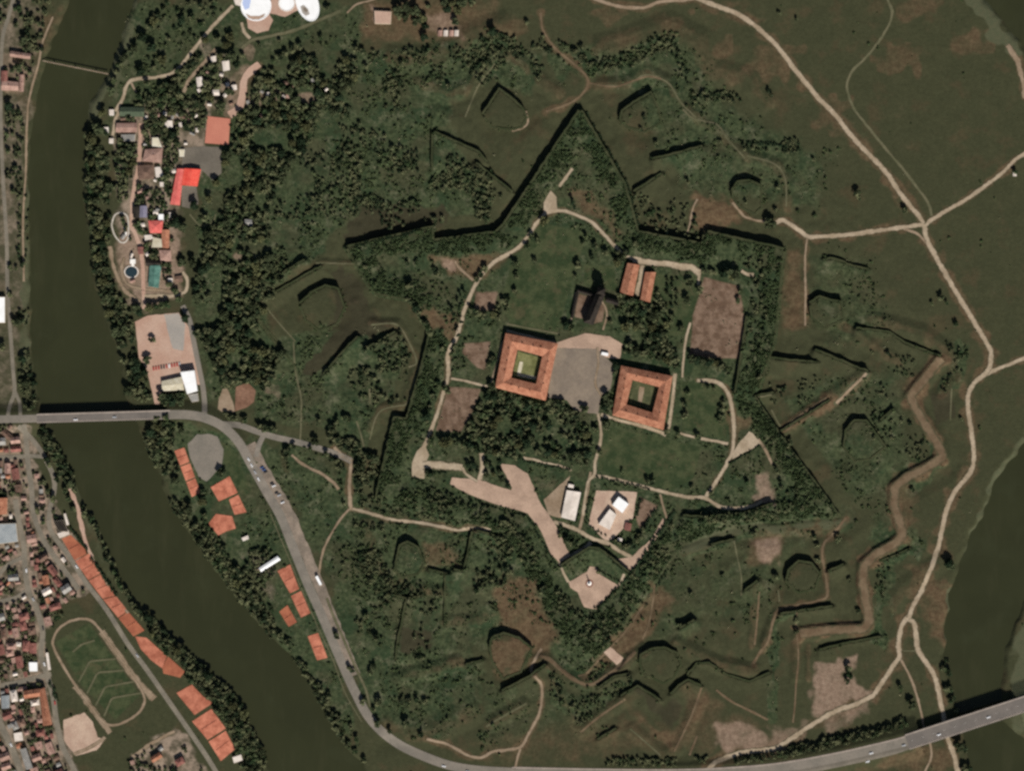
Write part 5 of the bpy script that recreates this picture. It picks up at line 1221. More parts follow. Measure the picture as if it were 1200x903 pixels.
building("cabin", "pale yellow little hut on the grey resort yard", "hut", R6([(600, 435), (645, 435), (640, 490), (605, 492)]), 3, 'flat', 0, 'sheet_cream', 'plaster_white')
building("cabin", "pink and white cabin among the trees west of the salmon court", "cabin", R6([(490, 215), (545, 215), (550, 265), (500, 262)]), 4, 'gable', 1.4, 'pale_roof', 'plaster_white')
building("cabin", "white hut at the grey-green long shed's west end", "hut", R6([(55, 125), (92, 125), (92, 170), (58, 170)]), 3, 'flat', 0, 'pale_roof', 'plaster_white')
building("cabin", "white hut at the pinkish long shed's south-west corner", "hut", R6([(55, 350), (90, 350), (88, 390), (55, 388)]), 3, 'flat', 0, 'pale_roof', 'plaster_white')
building("cabin", "white hut at the pinkish long shed's west end", "hut", R6([(15, 262), (50, 262), (50, 305), (20, 305)]), 3, 'flat', 0, 'pale_roof', 'plaster_white')
building("house", "mauve-roofed house on the lane north-east of the oval kerb ring", "house", R5([(300, 80), (350, 80), (350, 165), (295, 165)]), 5, 'gable', 2, 'sheet_mauve')
building("house", "dark purple-brown roof beside the mauve-roofed house", "house", R5([(245, 85), (298, 85), (292, 170), (245, 165)]), 5, 'gable', 2, 'slate')
building("house", "bright red hip-roofed house south of the mauve-roofed house", "house", R5([(365, 195), (440, 180), (480, 235), (460, 290), (380, 285)][0:1] + [(475, 195), (465, 285), (378, 285)]), 5, 'hip', 2.4, 'sheet_coral')
building("house", "white cube hut north of the bright red hip-roofed house", "hut", R5([(440, 140), (480, 140), (480, 190), (440, 190)]), 3.4, 'flat', 0, 'white_roof', 'plaster_white')
building("house", "orange-pink house beside the resort's walled court", "house", R5([(465, 265), (525, 268), (520, 405), (475, 400)]), 5, 'gable', 2, 'tile_orange')
building("house", "low pinkish house south-east of the resort's walled court", "house", R5([(450, 425), (535, 425), (540, 505), (460, 505)]), 4.5, 'hip', 1.8, 'tile_pink')
building("house", "white arched canopy west of the orange-pink house", "canopy", R5([(330, 305), (385, 300), (400, 330), (335, 345)]), 3.4, 'flat', 0, 'pale_roof', 'plaster_white')
building("house", "cream flat terrace roof inside the resort's walled court", "building", R5([(400, 320), (470, 335), (470, 400), (385, 400)]), 3.4, 'flat', 0, 'sheet_cream')
building("house", "small reddish hut west of the resort's walled court", "hut", R5([(280, 400), (320, 400), (320, 450), (285, 450)]), 3.2, 'gable', 1, 'tile_red')
building("canvas_hall", "teal canvas roof of the long tent hall", "tent", R5([(375, 545), (460, 545), (440, 715), (365, 700)]), 5, 'gable', 3, 'teal', 'plaster_white')
building("cabin", "dark shed roof against the north end of the teal tent hall", "shed", R5([(340, 500), (460, 510), (455, 543), (350, 543)]), 5, 'gable', 2, 'slate')
building("cabin", "cream snack bar hut east of the teal tent hall", "hut", R5([(515, 640), (550, 640), (550, 675), (515, 675)]), 3, 'flat', 0, 'pale_roof', 'plaster_white')
building("cabin", "low brown shed east of the cream snack bar", "shed", R5([(570, 630), (625, 620), (628, 665), (575, 670)]), 3, 'gable', 1, 'tile_brown')
for k, (q4, lb) in enumerate((([(138, 415), (165, 410), (172, 455), (145, 462)], "small white cabin roof between the two diagonal lanes"), ([(275, 330), (308, 325), (312, 370), (282, 378)], "larger white cabin roof west of the pink lane head"), ([(215, 305), (240, 300), (240, 325), (218, 330)], "tiny pale hut roof north-west of the larger white cabin"), ([(225, 480), (255, 478), (258, 505), (228, 505)], "pale hut roof in the trees north-west of the salmon court"), ([(325, 455), (348, 452), (350, 475), (328, 478)], "tiny white hut on the edge of the pink lane"))):
    building("cabin", lb, "cabin", T2(200, 0, q4), 3.6, 'gable', 1.2, 'pale_roof', 'plaster_white')
building("house", "pale ruined house in the wood east of the resort", "house", T2(200, 200, [(395, 260), (430, 262), (432, 292), (398, 292)]), 4, 'gable', 1.6, 'sheet_grey')
building("house", "pale square roof beside the northern grove", "house", T2(400, 0, [(175, 60), (265, 65), (262, 130), (178, 128)]), 4, 'flat', 0, 'lot_pink')
for k, x in enumerate((515, 545, 575, 602)):
    building("cabin", ["westmost", "second", "third", "eastmost"][k] + " of four pale cabins in a row east of the northern grove", "cabin", T2(400, 0, [(x, 165), (x + 18, 165), (x + 16, 192), (x - 2, 192)]), 3.2, 'gable', 1, 'pale_roof' if k % 2 else 'tile_pink', 'plaster_white', group="pale cabins east of the northern grove")
building("hut", "small white clubhouse roof north of the paired orange courts", "clubhouse", T2(200, 600, [(470, 292), (565, 232), (580, 252), (482, 312)]), 3.6, 'gable', 1, 'white_roof', 'plaster_white')
building("hut", "pale clubhouse terrace south-east of the stacked orange courts", "clubhouse", T2(200, 600, [(375, 135), (410, 120), (415, 140), (385, 152)]), 3, 'flat', 0, 'pale_roof', 'plaster_white')
building("kiosk", "small white bus shelter on the road's east side", "shelter", T2(200, 600, [(765, 340), (778, 332), (802, 380), (790, 386)]), 2.8, 'flat', 0, 'white_roof', 'plaster_white')
building("kiosk", "pale hut by the lone tree at the field's east edge", "hut", T2(1000, 200, [(845, 10), (860, 10), (860, 28), (845, 28)]), 2.8, 'gable', 1, 'pale_roof', 'plaster_white')

# pools
def basin(label, cx, cy, rx, ry, floor, rim, water=None, rot=0.0, h=0.6):
    g = ground(cx, cy); t = thing("pool_basin", label, "pool", (wx(cx), wy(cy), g))
    n = 40
    def ell(a, b): return [(a * math.cos(2 * math.pi * i / n) * math.cos(rot) - b * math.sin(2 * math.pi * i / n) * math.sin(rot), a * math.cos(2 * math.pi * i / n) * math.sin(rot) + b * math.sin(2 * math.pi * i / n) * math.cos(rot)) for i in range(n)]
    o, i_ = ell(rx, ry), ell(rx - 1.2, ry - 1.2)
    V = [(x, y, -0.8) for x, y in o] + [(x, y, h) for x, y in o] + [(x, y, h) for x, y in i_] + [(x, y, 0.1) for x, y in i_]
    F = []
    for k in range(n):
        j = (k + 1) % n
        for r in range(3): F.append((r * n + k, r * n + j, (r + 1) * n + j, (r + 1) * n + k))
    link("rim", new_mesh("rim", V, F, M[rim]), t)
    link("floor", new_mesh("floor", [(x, y, 0.3) for x, y in ell(rx - 1.0, ry - 1.0)], [tuple(range(n))], M[floor]), t)
    if water: link("pool_water", new_mesh("pool_water", [(x, y, 0.45) for x, y in ell(rx - 1.1, ry - 1.1)], [tuple(range(n))], M[water]), t)
    block_poly([(cx + a, cy - b) for a, b in o], 1)
    return t
basin("dazzling white round pool basin at the photo's top, the western one", 300, 7, 18, 18, 'white_roof', 'white_roof')
basin("dazzling white oval pool basin at the photo's top, the eastern one", 360, 4, 13, 22, 'white_roof', 'white_roof', rot=0.35)
def patch(t, nm, mat, pts, z):
    link(nm, new_mesh(nm, [(x, y, z) for x, y in pts], [tuple(range(len(pts)))], M[mat]), t)
PB = [o for o in C.objects if o.name.startswith("pool_basin")]
patch(PB[0], "pool_water", 'pool_pale', [(-15, 9), (-16, 2), (-13, -5), (-8, -3), (-6, 6), (-9, 13), (-12, 12)], 0.42)
patch(PB[0], "sand_apron", 'plaza_pink', [(-12, -9), (-6, -12), (4, -12), (11, -9), (9, -13), (3, -16), (-4, -16), (-9, -14)], 0.44)
patch(PB[1], "wading_pool", 'lot_grey', [(-8, -4), (-4, -2), (1, -7), (3, -13), (-2, -15), (-6, -11)], 0.42)
patch(PB[1], "rubber_mat", 'parking', [(-5, -5), (-2, -5), (1, -9), (-1, -11), (-4, -9)], 0.46)
basin("small white round pool basin between its two larger neighbours", 336, 4, 10, 10, 'white_roof', 'pale_roof')
basin("round dark blue pool with a pale coping in the resort", 154, 318.5, 8.5, 7.5, 'pool_dark', 'pale_roof', 'pool_dark')
t = thing("water_slide", "white curved water slide at the dark round pool's north edge", "slide", (wx(156), wy(307), ground(156, 307)))
m = MB(); m.tube((-2.5, 0, 0.2), (-2.5, 0, 3.2), 0.3, 0.3); m.tube((2.5, 0, 0.2), (2.5, 0, 3.2), 0.3, 0.3); link("support", m.mesh("support", M['concrete']), t)
m = MB(); m.box(0, 0.5, 3.3, 6.5, 5.5, 0.3); m.box(0, -3.6, 2.4, 3.0, 3.2, 0.3, 0.2); link("deck", m.mesh("deck", M['white_stone']), t)
t = thing("sculpture", "white curved shelter inside the oval kerb ring", "shelter", (wx(147), wy(272), ground(147, 272)))
m = MB(); m.box(-0.4, 2.0, 2.2, 1.6, 5.5, 0.3, 0.25); m.box(0.9, -2.4, 2.2, 1.8, 5, 0.3, -0.2); link("roof", m.mesh("roof", M['white_stone']), t)
m = MB(); [m.tube((x, y, -0.3), (x, y, 2.1), 0.15, 0.15) for x, y in ((-0.8, 4), (0, 0.3), (1.2, -4))]; link("post", m.mesh("post", M['rail']), t)

# ------------------------------------------------------------------ sports courts
def court(label, quads, mat, group="orange clay courts", net=True, cat="tennis court"):
    P = quads; cx = sum(a[0] for a in P) / len(P); cy = sum(a[1] for a in P) / len(P)
    z = max(ground(x, y) for x, y in list(P) + [(cx, cy)]) + 0.12
    t = thing("sports_court", label, cat, (wx(cx), wy(cy), z), group)
    m = MB(); m.prism(P, z - 1.2, z); m.build("playing_surface", M[mat], t)
    if net and len(P) == 4:
        p = quad_world(P)
        a = ((p[0][0] + p[1][0]) / 2, (p[0][1] + p[1][1]) / 2); b = ((p[2][0] + p[3][0]) / 2, (p[2][1] + p[3][1]) / 2)
        ang = math.atan2(b[1] - a[1], b[0] - a[0]); L = math.dist(a, b) * 0.8
        m = MB(); m.box((a[0] + b[0]) / 2, (a[1] + b[1]) / 2, z + 0.3, L, 0.06, 0.5, ang); m.build("net", M['net'], t)
    block_poly(P, 0.5)
    return t
def split(q4, n):
    a, b, c, d = [np.array(p, float) for p in q4]; out = []
    for i in range(n):
        u, v = i / n + (0.012 if i else 0), (i + 1) / n - (0.012 if i < n - 1 else 0)
        out.append([tuple(a + (d - a) * u), tuple(b + (c - b) * u), tuple(b + (c - b) * v), tuple(a + (d - a) * v)])
    return out
court("salmon-coloured square sports court north of the grey resort yard", R6([(822, 175), (1000, 195), (985, 400), (800, 385)]), 'clay_pink', None, False, "sports court")
for i, p in enumerate(split(T2(200, 400, [(20, 578), (72, 560), (158, 800), (112, 822)]), 3)): court(["north", "middle", "south"][i] + " court of the long narrow clay strip by the grey oval yard", p, 'clay')
court("upper stacked clay court, pale orange, south of the grey oval yard", T2(200, 400, [(212, 770), (312, 712), (355, 800), (255, 845)]), 'clay')
court("middle stacked clay court leaning south-east below the upper one", T2(200, 400, [(308, 835), (358, 810), (402, 903), (338, 915)]), 'clay')
court("lower stacked clay court, widest and dull red", T2(200, 600, [(200, 60), (240, 8), (325, 20), (345, 85), (300, 98), (252, 122)]), 'clay', net=False)
court("northmost clay court beside the main road", T2(200, 600, [(565, 310), (632, 275), (680, 405), (632, 428)]), 'clay')
court("clay court directly south of the northmost roadside one", T2(200, 600, [(636, 442), (690, 415), (740, 532), (690, 556)]), 'clay')
court("smaller worn clay court west of the roadside pair", T2(200, 600, [(575, 525), (618, 490), (668, 580), (625, 605)]), 'clay_dark')
court("lone small clay court southmost along the main road", T2(200, 600, [(725, 655), (780, 637), (830, 768), (775, 782)]), 'clay')
ST = [(74, 630), (83, 626.5), (104, 648), (143, 706), (176.5, 744.5), (167, 750), (156.5, 746), (121, 701), (106, 683)]
LA, LB = [(72.5, 631), (88, 657), (104, 680), (121, 702), (139, 724), (157, 746)], [(83, 626.5), (104.5, 648), (119, 672), (136, 698), (150, 716), (170, 739)]
nm = ["northmost dull-red", "second from north", "third from north", "fourth from north", "fifth from north"]
for i in range(5):
    court(nm[i] + " clay court in the riverside strip", [LA[i], LB[i], (LB[i + 1][0] - 0.6, LB[i + 1][1] - 0.8), (LA[i + 1][0] - 0.6, LA[i + 1][1] - 0.8)], ['clay_dark', 'clay', 'clay', 'clay', 'clay_dark'][i])
court("clay court strip beside the embankment street, north of the gap", q(150, 750, [(50, -30), (130, -20), (275, 110), (240, 195), (165, 140), (90, 60)], K15), 'clay', net=False)
court("pointed end court of the riverside strip, just before the grass gap", q(150, 750, [(242, 190), (282, 112), (400, 218), (368, 262), (250, 232)], K15), 'clay_dark', net=False)
court("faded clay court first below the grass gap", q(150, 750, [(342, 370), (450, 310), (530, 395), (598, 440), (470, 525)], K15), 'clay', net=False)
court("bright clay court second below the grass gap", q(150, 750, [(452, 570), (588, 482), (690, 620), (562, 700)], K15), 'clay')
court("brightest clay court southmost by the embankment street", q(150, 750, [(568, 712), (690, 636), (755, 765), (655, 850)], K15), 'clay')

# ------------------------------------------------------------------ town
for nm, lb, q4, ev, kd, rs, rf in (
    ("warehouse", "big orange-roofed building at the photo's west edge, north of the blue-grey roof", q(0, 400, [(-30, 830), (42, 828), (40, 910), (-30, 912)], 0.22148), 7, 'gable', 3, 'tile_orange'),
    ("warehouse", "blue-grey flat-roofed hall at the photo's west edge", q(0, 600, [(-20, 80), (120, 75), (135, 205), (-20, 225)], K15), 7, 'flat', 0, 'sheet_blue'),
    ("house", "square dark-roofed house with white surround by the embankment street", q(50, 600, [(78, 62), (150, 52), (184, 138), (112, 130)], K15), 5, 'flat', 0, 'slate'),
    ("house", "white-roofed clubhouse at the north end of the riverside orange courts", q(50, 600, [(104, 148), (184, 122), (194, 152), (122, 182)], K15), 4, 'flat', 0, 'pale_roof'),
    ("house", "narrow white-roofed strip east of the square dark-roofed house", q(50, 600, [(150, 10), (165, 5), (190, 85), (172, 92)], K15), 3.5, 'flat', 0, 'pale_roof'),
    ("school", "long orange-roofed range running south beside the town's middle street", q(0, 750, [(288, 345), (322, 330), (372, 585), (312, 595)], K15), 7, 'gable', 3, 'tile_orange'),
    ("school", "short orange-roofed wing at the long orange range's north end", q(0, 750, [(175, 355), (285, 338), (288, 385), (180, 405)], K15), 7, 'gable', 2.6, 'tile_orange'),
    ("house", "blue-grey sheet-roofed house west of the short orange wing", q(0, 750, [(15, 390), (70, 385), (68, 470), (20, 475)], K15), 5, 'gable', 1.6, 'sheet_blue'),
    ("house", "white flat-roofed shop on the town's cross street", q(0, 750, [(208, 150), (268, 150), (270, 215), (212, 215)], K15), 5, 'flat', 0, 'white_roof'),
    ("house", "narrow white-roofed strip building near the running track's west side", q(0, 750, [(325, 85), (343, 82), (362, 205), (342, 208)], K15), 4, 'flat', 0, 'pale_roof'),
    ("house", "long grey-roofed block on the town's southern avenue", q(0, 750, [(150, 765), (190, 755), (235, 890), (190, 905)], K15), 7, 'gable', 2, 'sheet_grey'),
    ("house", "pale round-cornered shop beside the southern avenue", q(0, 750, [(100, 650), (160, 640), (170, 700), (110, 710)], K15), 5, 'flat', 0, 'pale_roof'),
    ("house", "white-roofed block at the photo's west edge north of the bridge", q(0, 200, [(-20, 668), (30, 668), (30, 805), (-20, 805)], 0.22148), 6, 'flat', 0, 'white_roof'),
    ("house", "pink-roofed north wing of the court houses on the west bank", T2(0, 0, [(60, 275), (165, 290), (160, 315), (58, 300)]), 5, 'gable', 1.8, 'tile_pink'),
    ("house", "dull red west wing of the court houses on the west bank", T2(0, 0, [(12, 380), (42, 380), (40, 430), (10, 430)]), 5, 'gable', 1.8, 'tile_red'),
    ("house", "pale pink south wing of the court houses on the west bank", T2(0, 0, [(15, 430), (100, 440), (98, 480), (12, 478)]), 5, 'gable', 1.8, 'tile_pink'),
    ("house", "narrow pink east wing of the court houses on the west bank", T2(0, 0, [(110, 400), (128, 400), (125, 485), (106, 485)]), 4, 'gable', 1.4, 'tile_pink'),
    ("house", "pinkish house at the corner of the last orange courts", q(150, 750, [(738, 820), (800, 800), (812, 840), (750, 862)], K15), 4, 'flat', 0, 'pale_roof'),
):
    building(nm, lb, "house" if nm == "house" else nm, q4, ev, kd, rs, rf, chim=1 if rf.startswith('tile') else 0, windows=6 if ev >= 7 else 0)

TOWN = [(-25, 498), (26, 500), (34, 540), (62, 590), (80, 640), (110, 695), (72, 705), (55, 735), (60, 800), (80, 870), (92, 930), (-25, 930)]
TOWN2 = [(150, 890), (205, 858), (240, 905), (236, 930), (150, 930)]
def inside(x, y, poly): return poly_sd(np.array([x]), np.array([y]), poly)[0] < 0
streets = [catmull(r['pts'], 4) for r in ROADS if r['name'] == 'street']
SP = np.array([p for s_ in streets for p in s_]); SDv = np.array([d for s_ in streets for d in np.gradient(np.array(s_), axis=0)])
ROOFS = [('tile_pink', 'faded pink-tiled', 30), ('tile_red', 'dull red-tiled', 22), ('tile_orange', 'orange-tiled', 9), ('tile_brown', 'brown-tiled', 24), ('sheet_grey', 'grey sheet-roofed', 12), ('pale_roof', 'pale-roofed', 9)]
rr = random.Random(11); placed = 0
for k in range(14000):
    if placed >= 235: break
    poly = TOWN if rr.random() < 0.985 else TOWN2
    x = rr.uniform(-20, 240); y = rr.uniform(498, 925)
    if not inside(x, y, poly): continue
    i = int(np.argmin(np.hypot(SP[:, 0] - x, SP[:, 1] - y))); ds = float(np.hypot(SP[i, 0] - x, SP[i, 1] - y))
    ang = math.atan2(SDv[i, 1], SDv[i, 0]) + rr.choice((0, math.pi / 2)) + rr.uniform(-0.06, 0.06)
    L, Wd = rr.uniform(8, 13.5), rr.uniform(6.2, 8.8)
    if rr.random() < 0.45: L, Wd = rr.uniform(3.6, 6.6), rr.uniform(3, 5)
    c, s_ = math.cos(ang), math.sin(ang)
    q4 = [(x + a * L / 2 * c - b * Wd / 2 * s_, y + a * L / 2 * s_ + b * Wd / 2 * c) for a, b in ((-1, -1), (1, -1), (1, 1), (-1, 1))]
    pts = q4 + [((q4[i][0] + q4[(i + 1) % 4][0]) / 2, (q4[i][1] + q4[(i + 1) % 4][1]) / 2) for i in range(4)] + [(x, y)]
    if any(blocked(a, b, 0) for a, b in pts): continue
    rf, col, _ = rr.choices(ROOFS, [r[2] for r in ROOFS])[0]
    small = L < 7.1
    building("town_shed" if small else "town_house", None, "shed" if small else "house", q4, rr.uniform(2.6, 3.4) if small else rr.uniform(3.8, 6.5), rr.choice(('gable', 'gable', 'hip')), rr.uniform(1.0, 1.6) if small else rr.uniform(2.0, 3.0), rf, group="small sheds in the town yards" if small else "houses of the western town", chim=0 if small else 1, gap=0.2, over=0.3, look=("little %s shed" if small else "%s town house") % col)
    placed += 1
print("town houses", placed)
RES = [(135, 128), (215, 125), (238, 140), (235, 180), (205, 195), (200, 345), (150, 350), (140, 290), (150, 230)]
RES2 = [(215, 60), (270, 62), (275, 130), (225, 135), (205, 110)]
RES3 = [(270, 90), (400, 95), (395, 125), (300, 140)]
placed = 0
for k in range(4000):
    if placed >= 46: break
    poly = rr.choice((RES, RES, RES2, RES3)); x, y = rr.uniform(130, 400), rr.uniform(55, 350)
    if not inside(x, y, poly): continue
    ang = rr.uniform(0, 3.14); L, Wd = rr.uniform(2.6, 6), rr.uniform(2.4, 4.2); c, s_ = math.cos(ang), math.sin(ang)
    q4 = [(x + a * L / 2 * c - b * Wd / 2 * s_, y + a * L / 2 * s_ + b * Wd / 2 * c) for a, b in ((-1, -1), (1, -1), (1, 1), (-1, 1))]
    if any(blocked(a, b, 0) for a, b in q4 + [(x, y)]): continue
    rf, col = rr.choice((('pale_roof', 'pale-roofed'), ('pale_roof', 'pale-roofed'), ('tile_pink', 'pink-roofed'), ('tile_brown', 'brown-roofed'), ('sheet_grey', 'grey-roofed')))
    building("hut", None, "hut", q4, rr.uniform(2.4, 3.2), 'gable', rr.uniform(0.8, 1.3), rf, group="tiny huts of the resort wood", gap=0.3, over=0.25, look="tiny %s hut" % col)
    placed += 1

# ------------------------------------------------------------------ bridges
def bridge(label, a, b, z, w, npier, lanes):
    A, B = Vector((wx(a[0]), wy(a[1]), z)), Vector((wx(b[0]), wy(b[1]), z)); d = (B - A); L = d.length; d.normalize(); ang = math.atan2(d.y, d.x); mid = (A + B) / 2
    t = thing("road_bridge", label, "bridge", tuple(mid))
    t.rotation_euler = (0, 0, ang)
    m = MB(); m.box(0, 0, -0.7, L, w, 1.3); link("deck", m.mesh("deck", M['concrete']), t)
    m = MB(); m.box(0, 0, 0.0, L, w - 3.4, 0.3); r = link("roadway", m.mesh("roadway", M['bridge_road']), t)
    m = MB(); n = int(L / 12)
    for yy in lanes:
        for i in range(n): m.box(-L / 2 + (i + 0.5) * L / n, yy, 0.165, 3.0, 0.15, 0.02)
    if lanes: o = link("lane_marking", m.mesh("lane_marking", M['marking']), t); o.parent = r
    for s in (-1, 1):
        m = MB(); m.box(0, s * (w / 2 - 0.85), 0.06, L, 1.7, 0.42); link("footway", m.mesh("footway", M['bridge_walk']), t)
        m = MB(); m.box(0, s * (w / 2 - 0.12), 1.2, L, 0.12, 0.1); m.box(0, s * (w / 2 - 0.12), 0.8, L, 0.08, 0.06)
        for i in range(int(L / 6) + 1): m.box(-L / 2 + i * L / int(L / 6), s * (w / 2 - 0.12), 0.75, 0.06, 0.06, 1.0)
        link("railing", m.mesh("railing", M['rail']), t)
        m = MB(); m.box(0, s * w * 0.3, -2.0, L, 0.8, 1.3); link("girder", m.mesh("girder", M['concrete']), t)
    for i in range(npier):
        x = -L / 2 + (i + 1) * L / (npier + 1)
        m = MB(); m.box(x, 0, -8, 2.0, w * 0.75, 10.6); link("pier", m.mesh("pier", M['concrete']), t)
    return t
bridge("concrete road bridge over the western river with one car on it", (44, 490.1), (200, 485.4), 6.35, 10.6, 3, ())
bridge("wide slanting concrete road bridge over the eastern river", (1062, 868.0), (1210, 820.0), 9.1, 18.5, 3, (0.0,))
block_line([(40, 490), (200, 485)], 8); block_line([(1060, 868), (1210, 820)], 12)
road_ext = [(1205, 821.7), (1260, 803), (1340, 776)]
V, F = ribbon(road_ext, 16, 0, 0.3, 3); tag(link("road", new_mesh("road", V, F, M['asphalt'])), None, None, kind="structure")
# approach of the east bridge: second carriageway and pale edge strips
V, F = ribbon([(880, 910), (930, 903.5), (985, 892.5), (1040, 880), (1066, 871.5)], 8.5, 0, 0.2, 3); tag(link("road", new_mesh("road", V, F, M['asphalt_dark'])), None, None, kind="structure")
V, F = ribbon([(600, 898.6), (700, 900.6), (800, 900.8), (880, 896.6), (930, 890.4), (985, 879.8), (1040, 867), (1062, 861)], 1.8, 0, 0.36, 4); tag(link("pavement", new_mesh("pavement", V, F, M['bridge_walk'])), None, None, kind="structure")

def footbridge():
    a, b = (50, 71.5), (127, 87); z = 0.8
    A, B = Vector((wx(a[0]), wy(a[1]), z)), Vector((wx(b[0]), wy(b[1]), z)); d = B - A; L = d.length; ang = math.atan2(d.y, d.x)
    t = thing("footbridge", "thin pale footbridge crossing the western river far north of the road bridge", "footbridge", tuple((A + B) / 2)); t.rotation_euler = (0, 0, ang)
    m = MB(); m.box(0, 0, 0, L, 1.3, 0.25); link("deck", m.mesh("deck", M['path_tan']), t)
    for s in (-1, 1):
        m = MB(); m.box(0, s * 0.6, 1.1, L, 0.06, 0.06)
        for i in range(27): m.box(-L / 2 + i * L / 26, s * 0.6, 0.6, 0.06, 0.06, 1.0)
        link("railing", m.mesh("railing", M['rail']), t)
    for x in (-L * 0.32, 0, L * 0.32):
        m = MB(); m.box(x, 0, -3.1, 0.7, 1.2, 5.9); link("pier", m.mesh("pier", M['concrete']), t)
footbridge()

# ------------------------------------------------------------------ cars
def car_parts(paint):
    P = {}
    m = MB(); m.box(0, 0, 0.55, 4.4, 1.75, 0.55); m.box(0.05, 0, 0.86, 4.1, 1.65, 0.08); P['body'] = m.mesh("body", M[paint])
    m = MB(); V = [(-1.5, -0.78, 0.9), (1.0, -0.78, 0.9), (1.0, 0.78, 0.9), (-1.5, 0.78, 0.9), (-1.1, -0.66, 1.38), (0.35, -0.66, 1.38), (0.35, 0.66, 1.38), (-1.1, 0.66, 1.38)]
    m.add(V, [(0, 1, 5, 4), (1, 2, 6, 5), (2, 3, 7, 6), (3, 0, 4, 7), (4, 5, 6, 7)]); P['window'] = m.mesh("window", M['glass_dark'])
    m = MB(); m.box(-0.38, 0, 1.41, 1.5, 1.36, 0.06); P['roof'] = m.mesh("roof", M[paint])
    w = MB(); n = 10
    V = [(0.32 * math.cos(2 * math.pi * i / n), y, 0.32 * math.sin(2 * math.pi * i / n)) for y in (-0.1, 0.1) for i in range(n)]
    w.add(V, [tuple(range(n)), tuple(range(2 * n - 1, n - 1, -1))] + [(i, n + i, n + (i + 1) % n, (i + 1) % n) for i in range(n)]); P['wheel'] = w.mesh("wheel", M['rubber'])
    return P
CARS = {k: car_parts('car_' + k) for k in ('white', 'silver', 'red', 'dark', 'blue')}
def car(col, x, y, ang, z=None, where="parked"):
    z = ground(x, y) + 0.4 if z is None else z
    t = thing("car", "", "car", (wx(x), wy(y), z), "cars seen from above"); t.rotation_euler = (0, 0, -ang)
    for k in ('body', 'window', 'roof'): link(k, CARS[col][k], t)
    for sx in (-1.35, 1.35):
        for sy in (-0.8, 0.8): link("wheel", CARS[col]['wheel'], t, (sx, sy, 0.32))
    later(t, "%s %s car" % (where, col), x, y)
ps = catmull(ROADS[1]['pts'], 3.0)
rc = random.Random(5)
for i, u in enumerate(range(10, 26)):
    if rc.random() < 0.5: continue
    p = ps[u]; d = np.array(ps[u + 1]) - np.array(p); a = math.atan2(d[1], d[0])
    car(rc.choice(('white', 'silver', 'silver', 'dark', 'white', 'blue')), p[0] + rc.uniform(-1.5, 1.5), p[1], a + math.pi / 2 + 0.15, ground(*p) + 0.45)
for x, y, c in ((291.5, 538, 'white'), (295, 545, 'white'), (299, 553, 'silver'), (303, 561, 'white')): car(c, x, y, math.radians(60))
car('white', 89.5, 491.5, math.radians(-2), 6.6, "moving"); car('silver', 135, 488.5, math.radians(178), 6.6, "moving")
for x, y, c in ((1099, 860.8, 'white'), (1157, 840.5, 'white')): car(c, x, y - 1.5, math.radians(-18), 9.28, "moving")
for x, y, c in ((1058, 871.8, 'silver'), (1020, 881, 'white'), (520, 897, 'white'), (548, 903, 'silver'), (1016, 891, 'white')): car(c, x, y, math.radians(-13 if x > 900 else 14), None, "moving")
for i in range(11):
    x, y = R8([(300 + i * 23, 575 - i * 4)])[0]
    car(rc.choice(('white', 'red', 'dark', 'silver', 'white')), x, y, math.radians(84), ground(x, y) + 0.3)
for x, y, c in ((32, 668, 'white'), (40, 700, 'silver'), (52, 775, 'white'), (47, 735, 'dark'), (62, 822, 'red'), (88, 662, 'white'), (160, 768, 'silver'), (12, 872, 'white')):
    i = int(np.argmin(np.hypot(SP[:, 0] - x, SP[:, 1] - y))); car(c, SP[i, 0] + 1.2, SP[i, 1], math.atan2(SDv[i, 1], SDv[i, 0]))

# ------------------------------------------------------------------ trees
def leaf_quads(cent, rad, n, size, rng, flat=0.0):
    """n leaf clumps round each of the blobs: cent (m,3), rad (m,3); returns (m*n,4,3)"""
    m = len(cent)
    v = rng.normal(size=(m, n, 3)); v /= np.linalg.norm(v, axis=2)[..., None] + 1e-9
    v[..., 2] = np.abs(v[..., 2]) * 0.85 + v[..., 2] * 0.15
    r = rng.random((m, n, 1)) ** 0.4
    p = cent[:, None, :] + v * r * rad[:, None, :]
    nr = v + rng.normal(size=(m, n, 3)) * 0.55; nr[..., 2] += 0.25; nr /= np.linalg.norm(nr, axis=2)[..., None] + 1e-9
    a = np.cross(nr, rng.normal(size=(m, n, 3))); a /= np.linalg.norm(a, axis=2)[..., None] + 1e-9
    b = np.cross(nr, a)
    s = (size[:, None, None] if hasattr(size, 'shape') else size) * rng.uniform(0.7, 1.35, (m, n, 1))
    a = a * s; b = b * s * 0.8
    return np.stack([p - a - b, p + a - b, p + a + b, p - a + b], 2).reshape(-1, 4, 3)
def quads_mesh(name, Q, mat):
    return new_mesh(name, Q.reshape(-1, 3), np.arange(len(Q) * 4).reshape(-1, 4), mat)
